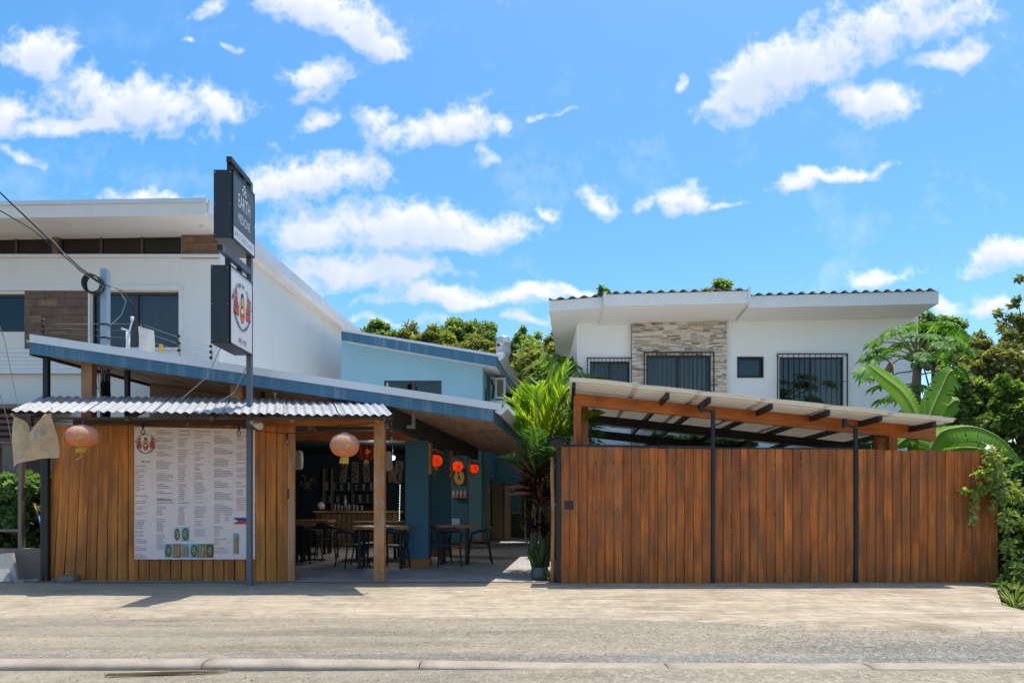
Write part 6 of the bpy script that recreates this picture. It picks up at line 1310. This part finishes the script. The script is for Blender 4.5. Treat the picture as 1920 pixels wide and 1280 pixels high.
# nearer feathery tree: long compound fronds
def frond_leaf(base, axis, length, droop, nl, lw, ll, curve_up=0.0, roll=0.0, acute=0.0):
    """one pinnate frond -> arrays of leaflets and rachis points"""
    axis = Vector(axis).normalized(); side = axis.cross(Vector((0, 0, 1)))
    if side.length < .1: side = Vector((1, 0, 0))
    side.normalize(); side.rotate(Matrix.Rotation(roll, 3, axis)); pts = []; p = Vector(base); d = axis.copy(); st = length / 14
    for i in range(15): pts.append(p.copy()); d = (d + Vector((0, 0, -droop / 14 + curve_up / 14))).normalized(); p = p + d * st
    B, A, Nn, Ln, Wd = [], [], [], [], []
    for i in range(nl):
        t = .14 + .84 * (i + .5) / nl; k = t * 14; j = min(13, int(k)); q = pts[j].lerp(pts[j + 1], k - j); dd = (pts[j + 1] - pts[j]).normalized(); s2 = side; up = s2.cross(dd).normalized(); s = math.sin(math.pi * min(1, .12 + t * .9)) ** .6
        for sg in (-1, 1): B.append(q); A.append(dd * (random.uniform(.5, .9) + acute) + s2 * sg + up * random.uniform(.15, .5)); Nn.append(up + s2 * sg * -.4); Ln.append(ll * s * random.uniform(.8, 1.15)); Wd.append(lw)
    return B, A, Nn, Ln, Wd, pts
def frond_plant(name, label, cat, loc, fronds, mat, stem_mat, stems, group=None, part='frond', seg=True):
    t = thing(name, loc, label, cat, group); o = np.array(loc)
    for fr_ in fronds:
        B, A, Nn, Ln, Wd, pts = frond_leaf(*fr_); me = leaf_mesh(part, mat, np.array([tuple(x) for x in B]) - o, np.array([tuple(x) for x in A]), np.array([tuple(x) for x in Nn]), Ln, Wd, .3, seg)
        ob = bpy.data.objects.new(part, me); COL.objects.link(ob); ob.parent = t
        b = MB(); b.tube(pts, [.014 - .010 * i / 14 for i in range(15)], 5); b.build('rachis', stem_mat, ob if False else t)
    for pts, r in stems:
        b = MB(); b.tube(pts, r, 8); b.build('stem', stem_mat, t)
    return t
def P3(px, py, Y): return P(px, py, Y)
# areca palm beside the gate
base = P(1014, 1062, 13.4); heart = P(1020, 872, 13.5); fr_ = []
def aim(px, py, Y, h=None, droop=1.0, nl=30, lw=.022, ll=.5, roll=0, acute=0.0):
    h = h or heart; tip = P(px, py, Y); v = tip - h; L = v.length * 1.12; return (h + Vector((random.uniform(-.05, .05), random.uniform(-.1, .1), random.uniform(-.1, .1))), v.normalized() + Vector((0, 0, .42 * droop)), L, droop, nl, lw, ll, 0, roll, acute)
for a in ((1062, 700, 13.2, .5, .25), (1040, 706, 13.6, .45, -.3), (1010, 742, 13.1, .6, .4), (975, 752, 13.3, .8, .1), (958, 785, 13.0, .9, 0), (1085, 745, 13.9, .7, .2), (1090, 780, 13.0, .9, 0), (1052, 735, 12.8, .7, .5), (1025, 722, 14.2, .4, 0)):
    fr_.append(aim(a[0], a[1], a[2], None, a[3], 17, .034, .85, a[4], .75))
frond_plant('areca_palm', 'sunlit yellow-green areca palm beside the gate', 'palm', base, fr_, G_palm, M_greenstem, [([base, P(1016, 1000, 13.4), heart], [.055, .05, .03]), ([P(1000, 1062, 13.5), P(998, 980, 13.5), P(1008, 890, 13.5)], [.045, .04, .025]), ([P(1026, 1062, 13.3), P(1030, 960, 13.3), P(1030, 880, 13.4)], [.05, .04, .025])])
fr_ = [aim(a, c, Y, P(1005, 905, 13.0), d, 26, .03, .42, r) for a, c, Y, d, r in ((945, 840, 12.6, 1.2, .2), (975, 780, 13.1, .9, .4), (1000, 800, 12.4, 1.1, -.2), (1040, 830, 12.3, 1.2, .2), (1050, 790, 13.2, .9, 0), (1020, 850, 12.3, 1.0, 0.3), (1052, 850, 13, 1.0, .2), (1068, 805, 13.3, .9, .2))]
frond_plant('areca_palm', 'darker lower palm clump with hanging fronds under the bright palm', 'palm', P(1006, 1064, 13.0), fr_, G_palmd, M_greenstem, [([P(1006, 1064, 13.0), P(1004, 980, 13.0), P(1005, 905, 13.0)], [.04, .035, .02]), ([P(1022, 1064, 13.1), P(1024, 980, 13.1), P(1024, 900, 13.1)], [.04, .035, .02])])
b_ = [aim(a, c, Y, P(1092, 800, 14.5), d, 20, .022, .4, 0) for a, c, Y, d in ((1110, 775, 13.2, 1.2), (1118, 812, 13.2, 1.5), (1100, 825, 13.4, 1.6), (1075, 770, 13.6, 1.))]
frond_plant('areca_palm', 'small dark palm fronds poking out beside the carport post', 'palm', P(1092, 1000, 14.5), b_, G_palmd, M_greenstem, [([P(1092, 1000, 14.5), P(1092, 800, 14.5)], .03)])
# feathery broad shrub-tree behind the palm
t = thing('feathery_tree', P(1040, 950, 20), 'feathery bright-green tree with long drooping compound leaves behind the palm', 'tree'); o = np.array(ORG[t]); BB = [[], [], [], [], []]
for i in range(95):
    q = P(random.uniform(1006, 1078), random.uniform(672, 800) + 20 * 0, random.uniform(18.5, 21)); a = random.uniform(0, 6.28); f = frond_leaf(q, (math.cos(a) - .15, math.sin(a) * .7 - .3, .35), random.uniform(.8, 1.3), 1.3, 13, .045, .34)
    for k in range(5): BB[k] += f[k]
me = leaf_mesh('crown', G_lime, np.array([tuple(x) for x in BB[0]]) - o, np.array([tuple(x) for x in BB[1]]), np.array([tuple(x) for x in BB[2]]), BB[3], BB[4], .3, True); ob = bpy.data.objects.new('crown', me); COL.objects.link(ob); ob.parent = t
b = MB(); b.tube([P(1040, 1000, 20), P(1035, 850, 20), P(1040, 720, 20)], [.12, .1, .04], 8)
for i in range(12): b.tube([P(1038, random.uniform(760, 850), 20), P(random.uniform(985, 1078), random.uniform(690, 780), random.uniform(19, 21))], [.05, .015], 5)
b.build('trunk', M_bark, t)
# hedge filling the right side of the passage
def shrub(px0, px1, py0, py1, Y, mat, label, nc, nl, L, W, name='shrub', group=None, depth=None, zb=.05, cr=.25, cat='shrub', droop=.3):
    c = np.array([X((px0 + px1) / 2, Y), Y, Z((py0 + py1) / 2, Y)]); r = np.array([(px1 - px0) / 2 / F * Y, 0, (py1 - py0) / 2 / F * Y]); r[1] = depth or r[0] * .7; o = np.array([c[0], Y, zb]); t = thing(name, tuple(o), label, cat, group)
    cl = c + (rng.random((nc, 3)) * 2 - 1) * r * np.array([.9, .9, .92]); rad = np.full(nc, cr * min(r[0], r[2])) * rng.uniform(.7, 1.3, nc)
    me = leaf_mesh('foliage', mat, *clump_leaves(cl, rad, nl, L, W, droop, o)); ob = bpy.data.objects.new('foliage', me); COL.objects.link(ob); ob.parent = t
    b = MB()
    for q in cl[::max(1, nc // 14)]: b.tube([Vector((o[0] + (q[0] - o[0]) * .3, Y, zb)), Vector(q)], [.022, .008], 5)
    b.build('stems', M_bark, t); return t
shrub(1022, 1062, 800, 1030, 16.5, G_mid, 'leafy shrub filling the gap behind the palms', 40, 100, .2, .065, depth=.5)
shrub(985, 1010, 900, 985, 22, G_lime, 'sunlit green shrub seen at the far end of the passage', 30, 80, .25, .08)
shrub(1205, 1305, 822, 850, 17.8, G_mid, 'bright-leaved shrub under the carport roof', 40, 90, .17, .06, depth=.5, zb=.05)
shrub(1300, 1420, 815, 860, 18.0, G_olive, 'olive shrub under the middle of the carport roof', 40, 90, .15, .05, depth=.5)
for k, (px, py) in enumerate(((1600, 826), (1640, 828))): shrub(px - 22, px + 22, py - 8, py + 22, 17.5, G_lime, ['small pale shrub left of the right carport post', 'small pale shrub beside the right carport post'][k], 14, 60, .14, .05)
# cordyline
t = thing('cordyline', P(1008, 1068, 12.7), 'purple-leaved cordyline with reddish top leaves by the passage', 'plant'); o = np.array(ORG[t])
def blades(name, mat, heads, parent, o, seg=True):
    B, A, Nn, Ln, Wd = [], [], [], [], []
    for h, n, ll, ww, spread in heads:
        for i in range(n):
            a = random.uniform(0, 6.28); e = random.uniform(.1, 1.1) * spread; d = Vector((math.cos(a) * e, math.sin(a) * e, random.uniform(.25, 1))); B.append(tuple(Vector(h) + Vector((0, 0, random.uniform(-.12, .06)))))
            A.append(tuple(d)); Nn.append((-d.x, -d.y, 1.2)); Ln.append(ll * random.uniform(.7, 1.1)); Wd.append(ww * random.uniform(.8, 1.2))
    me = leaf_mesh(name, mat, np.array(B) - o, np.array(A), np.array(Nn), Ln, Wd, .35, seg); ob = bpy.data.objects.new(name, me); COL.objects.link(ob); ob.parent = parent
hs = [(P(1003, 905, 12.6), 26, .62, .045, 1.0), (P(985, 925, 12.7), 22, .55, .045, 1.1), (P(1012, 945, 12.5), 24, .55, .045, 1.0), (P(998, 990, 12.6), 24, .5, .04, 1.1), (P(1018, 1000, 12.8), 22, .5, .04, 1.0), (P(1022, 930, 12.9), 22, .5, .04, 1.0), (P(1020, 870, 13.0), 22, .5, .04, 1.0)]
blades('leaves', G_cord, hs, t, o)
B_ = [(P(1000, 892, 12.5), (-.55, 0, .9), .6), (P(996, 895, 12.5), (-.85, 0, .55), .55), (P(1004, 888, 12.5), (-.25, 0, 1), .62), (P(1000, 915, 12.4), (-1, 0, .12), .6), (P(1000, 925, 12.4), (-1, -.1, .05), .5)]
me = leaf_mesh('young_leaf', foliage('reddish_cordyline_leaf', [(.30, .10, .045), (.22, .06, .05), (.33, .15, .07)], .4, .3), np.array([tuple(x[0]) for x in B_]) - o, np.array([x[1] for x in B_]), np.array([(.2, -1, .6)] * 5), [x[2] for x in B_], [.038] * 5, .3, True); ob = bpy.data.objects.new('young_leaves', me); COL.objects.link(ob); ob.parent = t
b = MB()
for h, *_ in hs: b.tube([Vector((h.x * .3 + o[0] * .7, h.y, .07)), Vector((h.x, h.y, h.z * .5)), h], [.022, .02, .015], 6)
b.build('stems', M_bark, t)
# snake plant in its pot
t = thing('potted_snake_plant', (X(1012, 11.9), 11.9, .072), 'snake plant in a round grey pot beside the gate', 'potted plant'); c = Vector((X(1012, 11.9), 11.9, .073)); r_ = 17 / F * 11.9
M_pot = plain('grey_blue_pot', (.07, .085, .09), .45, .15, 6); hp = (1088 - 1066) / F * 11.9 + .02
b = MB(); b.lathe([(r_ * .75, 0), (r_ * .95, hp * .25), (r_, hp * .55), (r_ * .93, hp * .9), (r_ * .9, hp), (r_ * .82, hp), (r_ * .8, hp * .85)], c, 22); b.build('pot', M_pot, t)
o = np.array(ORG[t]); B, A, Nn, Ln, Wd = [], [], [], [], []
for i in range(46):
    a = random.uniform(0, 6.28); e = random.uniform(0, .55); B.append(tuple(c + Vector((math.cos(a) * r_ * .6 * e * 1.5, math.sin(a) * r_ * .6 * e, hp * .8)))); A.append((math.cos(a) * e, math.sin(a) * e * .7, 1)); Nn.append((random.uniform(-1, 1), -1, .3)); Ln.append(random.uniform(.3, .58)); Wd.append(.028)
me = leaf_mesh('leaves', G_snake, np.array(B) - o, np.array(A), np.array(Nn), Ln, Wd, .5, False); ob = bpy.data.objects.new('leaves', me); COL.objects.link(ob); ob.parent = t
t = thing('seedling', P(1030, 1090, 11.7), 'small green seedling at the foot of the timber stake', 'plant'); o = np.array(ORG[t]); blades('leaves', G_lime, [(P(1031, 1082, 11.7), 16, .13, .03, 1.0), (P(1025, 1086, 11.7), 10, .1, .025, 1.0)], t, o)
# hedge at the far left
shrub(-120, 30, 905, 1030, 12.6, G_mid, 'bushy green hedge plant left of the brown post', 80, 130, .14, .05, depth=.5, cr=.2)
shrub(28, 84, 888, 1032, 12.7, G_dark, 'dark green hedge plant between the brown post and the plank fence', 60, 130, .15, .055, depth=.5, cr=.24)
shrub(-100, 20, 900, 990, 13.2, G_lime, 'sunlit lime-green shrub deep behind the left hedge', 40, 110, .13, .05, depth=.4)
b = MB(); n = 60; B = np.stack([X(28, 11.6) + rng.random(n) * 1.1, 11.45 + rng.random(n) * .3, np.full(n, .075)], 1)
M_litter = foliage('dry_leaf_litter', [(.2, .1, .04), (.3, .17, .07), (.13, .07, .035)], .1, .8)
me = leaf_mesh('leaf_litter', M_litter, B, rdir(n) * [1, 1, .15], rdir(n) * .3 + [0, 0, 1], .06 * rng.uniform(.6, 1.4, n), .018); ob = bpy.data.objects.new('leaf_litter', me); COL.objects.link(ob); ob['kind'] = 'stuff'; ob['label'] = 'dry leaf litter at the foot of the plank fence'
# papaya tree behind the gate
TY = 15.0; t = thing('papaya_tree', (X(1716, TY), TY, 0), 'papaya tree with green fruit and lobed leaves behind the gate', 'tree'); o = np.array(ORG[t])
top = P(1718, 655, TY); b = MB(); b.tube([Vector((X(1714, TY), TY, 0)), P(1712, 860, TY), P(1716, 760, TY), P(1720, 690, TY), top], [.13, .12, .105, .085, .05], 10); b.build('trunk', M_bark, t)
def papaya_leaf(c, nrm, fwd, R):
    """palmate leaf: seven lobes, each with side teeth"""
    nrm = Vector(nrm).normalized(); fwd = (Vector(fwd) - nrm * Vector(fwd).dot(nrm)).normalized(); sd = nrm.cross(fwd); B, A, Nn, L, W = [], [], [], [], []
    for k in range(9):
        an = math.radians(-145 + 290 * k / 8); d = fwd * math.cos(an) + sd * math.sin(an); l = R * (1 - .28 * abs(k - 4) / 4) * random.uniform(.9, 1.1); dr = d - nrm * random.uniform(.15, .45); B.append(c); A.append(dr); Nn.append(nrm); L.append(l); W.append(.12 * l)
        for fr2, sg in ((.35, 1), (.35, -1), (.55, 1), (.55, -1)):
            q = c + dr.normalized() * l * fr2; e = d * .9 + (nrm.cross(d)) * sg * .75 - nrm * .25; B.append(q); A.append(e); Nn.append(nrm); L.append(l * (.46 if fr2 < .5 else .34)); W.append(.075 * l)
    return B, A, Nn, L, W
BB = [[], [], [], [], []]; st = MB()
tg = [(1628, 668), (1640, 640), (1650, 700), (1660, 628), (1690, 612), (1720, 605), (1755, 605), (1790, 612), (1808, 650), (1800, 690), (1690, 735), (1668, 790), (1640, 800), (1770, 640), (1700, 640), (1740, 625), (1668, 650), (1650, 720), (1690, 790), (1740, 745), (1780, 710), (1625, 690), (1800, 625), (1675, 615), (1735, 660), (1725, 720), (1705, 765), (1660, 745), (1770, 660), (1760, 790), (1640, 655), (1715, 625), (1775, 602), (1788, 632), (1648, 668)]
for i, (px, py) in enumerate(tg):
    Y = TY + random.uniform(-1.0, 1.0); q = P(px, py, Y); zs_ = min(top.z, q.z + .2) if py > 700 else top.z + random.uniform(-.35, .05); s = Vector((X(1718, TY), TY, zs_)); st.tube([s, s.lerp(q, .5) + Vector((0, 0, .1)), q], [.02, .016, .01], 5)
    out = (q - s); f = papaya_leaf(q, Vector((out.x * .35, out.y * .35 - .25, 1)), out + Vector((0, 0, -.1)), random.uniform(.36, .5))
    for k in range(5): BB[k] += f[k]
me = leaf_mesh('foliage', G_papaya, np.array([tuple(x) for x in BB[0]]) - o, np.array([tuple(x) for x in BB[1]]), np.array([tuple(x) for x in BB[2]]), BB[3], BB[4], .2, True); ob = bpy.data.objects.new('foliage', me); COL.objects.link(ob); ob.parent = t
st.build('leaf_stalks', M_greenstem, t)
M_fruit = plain('green_papaya_skin', (.06, .12, .03), .45, .2, 9)
for k in range(11):
    b = MB(); a = random.uniform(0, 6.28); q = P(1722, 676, TY) + Vector((.16 * math.cos(a), .16 * math.sin(a) - .05, random.uniform(-.2, .12))); b.lathe([(.01, -.1), (.05, -.08), (.075, -.02), (.06, .05), (.02, .09)], q, 10); b.build('fruit', M_fruit, t)
b = leaf_mesh('dry_leaf', M_litter, np.array([tuple(P(1668, 675, 14.4))] * 6) - o, np.array([(random.uniform(-.3, .3), 0, -1) for _ in range(6)]), np.array([(0, -1, .2)] * 6), [.38] * 6, [.035] * 6); ob = bpy.data.objects.new('dry_leaf', b); COL.objects.link(ob); ob.parent = t
# banana clump
bt = thing('banana_plant', (X(1745, 13.2), 13.2, 0), 'banana plant with broad paddle leaves rising behind the gate end', 'plant')
M_rib = plain('pale_green_midrib', (.3, .36, .12), .5, .1)
def banana(pts, wpx, Y, face=(0, -1, .35), fold=.25, tears=0, ys=None):
    V = [P(a, c, Y + (ys[i] if ys else 0)) for i, (a, c) in enumerate(pts)]
    def cr_(t):
        k = t * (len(V) - 1); i = min(len(V) - 2, int(k)); u = k - i; p0 = V[max(0, i - 1)]; p1 = V[i]; p2 = V[i + 1]; p3 = V[min(len(V) - 1, i + 2)]
        return .5 * ((2 * p1) + (p2 - p0) * u + (2 * p0 - 5 * p1 + 4 * p2 - p3) * u * u + (3 * p1 - p0 - 3 * p2 + p3) * u ** 3)
    Wm = wpx / 2 / F * Y; face = Vector(face).normalized(); nU = 70; b = MB(); gaps = {random.randint(12, 62): 1 for _ in range(tears)}
    for sg in (-1, 1):
        prev = None
        for i in range(nU + 1):
            t = i / nU; c = cr_(t); d = (cr_(min(1, t + .01)) - cr_(max(0, t - .01))).normalized(); s = d.cross(face).normalized() * sg; nn = s.cross(d) * (sg); w = Wm * (math.sin(math.pi * min(1, (t * .97 + .03) ** .75)) ** .55) * (1 + .03 * math.sin(i * 1.9)); rip = .035 * Wm * math.sin(i * 2.3)
            row = [c, c + s * w * .5 + nn * (-fold * w * .3 + rip), c + s * w + nn * (-fold * w + 2 * rip) + d * (.06 * w)]
            if prev and not (i in gaps): b.poly([prev[0], row[0], row[1], prev[1]], True); b.poly([prev[1], row[1], row[2], prev[2]], True)
            elif prev: 
                m = [p.lerp(q, .75) for p, q in zip(prev, row)]; b.poly([prev[0], row[0], row[1], prev[1]], True)
            prev = row
    lf = b.build('leaf', G_banana, bt)
    import bmesh
    bm = bmesh.new(); bm.from_mesh(lf.data); bmesh.ops.remove_doubles(bm, verts=bm.verts, dist=.0005); bm.to_mesh(lf.data); bm.free()
    b = MB(); b.tube([cr_(t) - face * -.006 for t in np.linspace(0, 1, 16)], [.024 - .018 * t for t in np.linspace(0, 1, 16)], 6); b.build('midrib', M_rib, bt)
banana([(1722, 800), (1714, 768), (1690, 733), (1655, 705), (1627, 684)], 54, 13.0, (.45, -1, .3), .12)
banana([(1736, 800), (1748, 765), (1764, 730), (1778, 700), (1788, 694)], 46, 13.3, (-.5, -1, .2), .3, 4)
banana([(1742, 800), (1765, 772), (1788, 752), (1800, 752)], 40, 13.5, (-.3, -1, .6), .35, 2)
banana([(1740, 850), (1762, 812), (1810, 800), (1850, 808), (1885, 830), (1916, 868)], 56, 12.6, (.1, -.8, 1), .5, 2, (0, 0, -.1, -.2, -.3, -.4))
banana([(1740, 856), (1775, 826), (1815, 822), (1850, 834)], 50, 12.9, (.1, -.8, 1), .5, 3)
banana([(1745, 862), (1790, 842), (1840, 842), (1890, 862)], 44, 12.7, (.1, -.8, 1), .5, 4)
banana([(1738, 850), (1720, 825), (1700, 822), (1680, 838)], 40, 13.4, (0, -.8, 1), .5, 2)
banana([(1738, 850), (1733, 790), (1734, 740)], 12, 13.1, (0, -1, 0), .8)
b = MB(); b.tube([Vector((X(1740, 13.2), 13.2, 0)), P(1738, 860, 13.2), P(1736, 800, 13.2)], [.14, .11, .05], 10); b.build('stem', M_greenstem, bt)
# trees on the right
rg = 'trees behind the gate end'
tree(1880, 2010, 545, 760, 24, G_yel, 'tall sparse tree with thin upper twigs at the right edge', 80, 42, .2, .06, cr=.12, group=rg)
tree(1770, 1900, 625, 840, 26, G_olive, 'dull green tree right of the papaya, behind the banana', 120, 130, .2, .055, cr=.16, group=rg)
tree(1800, 1960, 640, 850, 23, G_olive, 'broad olive-green tree at the right behind the banana leaves', 120, 120, .2, .06, cr=.16, group=rg)
tree(1850, 1990, 715, 900, 18.5, G_lime, 'bright fresh-green bush tree at the right edge above the vine', 120, 150, .17, .05, cr=.18, group=rg)
tree(1755, 1840, 690, 850, 19.5, G_mid, 'small glossy green tree just right of the papaya trunk', 90, 140, .18, .06, cr=.2, group=rg)
tree(1880, 2060, 840, 1080, 16, G_dark, 'dark shaded bush tree behind the vine at the right edge', 130, 150, .18, .06, group=rg)
tree(1700, 1800, 585, 700, 30, G_dark, 'tree whose top shows just behind the papaya crown', 70, 120, .25, .07, group=rg)
# vine over the end of the gate
t = thing('vine', P(1862, 850, 11.3), 'pale green climbing vine draped over the right end of the gate', 'vine'); o = np.array(ORG[t]); cl = []; rd = []
for (px, py, r, n, Y) in ((1860, 862, 13, 18, 11.32), (1870, 890, 12, 14, 11.33), (1879, 930, 10, 12, 11.3), (1885, 975, 9, 12, 11.3), (1888, 1020, 10, 11, 11.3), (1905, 1070, 20, 16, 11.2), (1852, 880, 10, 6, 11.3), (1900, 920, 16, 14, 11.5)):
    for k in range(n): cl.append(tuple(P(px + random.gauss(0, r * .5), py + random.gauss(0, r * .8), Y + random.uniform(-.12, .15)))); rd.append(.08)
for path in ([(1858, 905), (1845, 920), (1835, 912), (1828, 935), (1824, 960), (1820, 985)], [(1868, 900), (1862, 935), (1858, 960)], [(1850, 890), (1836, 885), (1826, 890)], [(1848, 918), (1815, 918), (1800, 920)]):
    for (a, c), (a2, c2) in zip(path, path[1:]):
        for k in range(4): u = k / 4; cl.append(tuple(P(a + (a2 - a) * u, c + (c2 - c) * u, 11.33))); rd.append(.025)
me = leaf_mesh('foliage', G_vine, *clump_leaves(cl, rd, 10, .085, .032, .5, o)); ob = bpy.data.objects.new('foliage', me); COL.objects.link(ob); ob.parent = t
b = MB()
for path in ([(1875, 1140), (1885, 1060), (1892, 980), (1878, 900), (1858, 850)], [(1890, 1140), (1898, 1040), (1885, 940), (1866, 856)], [(1858, 905), (1845, 920), (1835, 912), (1828, 935), (1824, 960), (1820, 990)], [(1868, 900), (1862, 935), (1858, 965)], [(1850, 916), (1815, 918), (1798, 920)]): b.tube([P(a, c, 11.35) for a, c in path], .007, 5)
b.build('runners', M_bark, t)
# weeds at the lower right and rough ground cover
shrub(1888, 1985, 960, 1110, 12.2, G_lime, 'sunlit weeds at the foot of the vine right of the gate', 70, 130, .14, .05, 'weeds', depth=.7, zb=-.3, cr=.22, cat='weeds')
shrub(1905, 2010, 1060, 1150, 10.4, G_mid, 'leafy weeds beside the edge of the concrete apron', 60, 120, .13, .05, 'weeds', depth=.6, zb=-.4, cr=.25, cat='weeds')
t = thing('grass_tuft', P(1900, 1150, 9.6), 'pale tuft of long grass blades at the apron edge', 'grass tuft'); o = np.array(ORG[t]); blades('blades', G_vine, [(P(1902, 1140, 9.7), 30, .42, .012, .9)], t, o)
n = 9000; B = np.stack([6.6 + rng.random(n) * 12, 8.7 + rng.random(n) * 14, np.full(n, -.42)], 1); B = B[B[:, 0] > np.array([xr(y) + .12 for y in B[:, 1]])]; n = len(B)
me = leaf_mesh('ground_cover', G_mid, B + rng.random((n, 3)) * [0, 0, .3], rdir(n) * .7 + [0, 0, .7], rdir(n), .2 * rng.uniform(.6, 1.5, n), .05); ob = bpy.data.objects.new('ground_cover', me); COL.objects.link(ob); ob['kind'] = 'stuff'; ob['label'] = 'low green ground cover beyond the apron edge'
n = 46; B = np.stack([.9 + rng.random(n) * 6.6, 11.0 + rng.random(n) ** .5 * .34, np.full(n, .062)], 1)
me = leaf_mesh('fallen_leaves', M_litter, B, rdir(n) * [1, 1, .1], rdir(n) * .2 + [0, 0, 1], .05 * rng.uniform(.5, 1.5, n), .014); ob = bpy.data.objects.new('fallen_leaves', me); COL.objects.link(ob); ob['kind'] = 'stuff'; ob['label'] = 'few dry leaves blown against the foot of the gate'
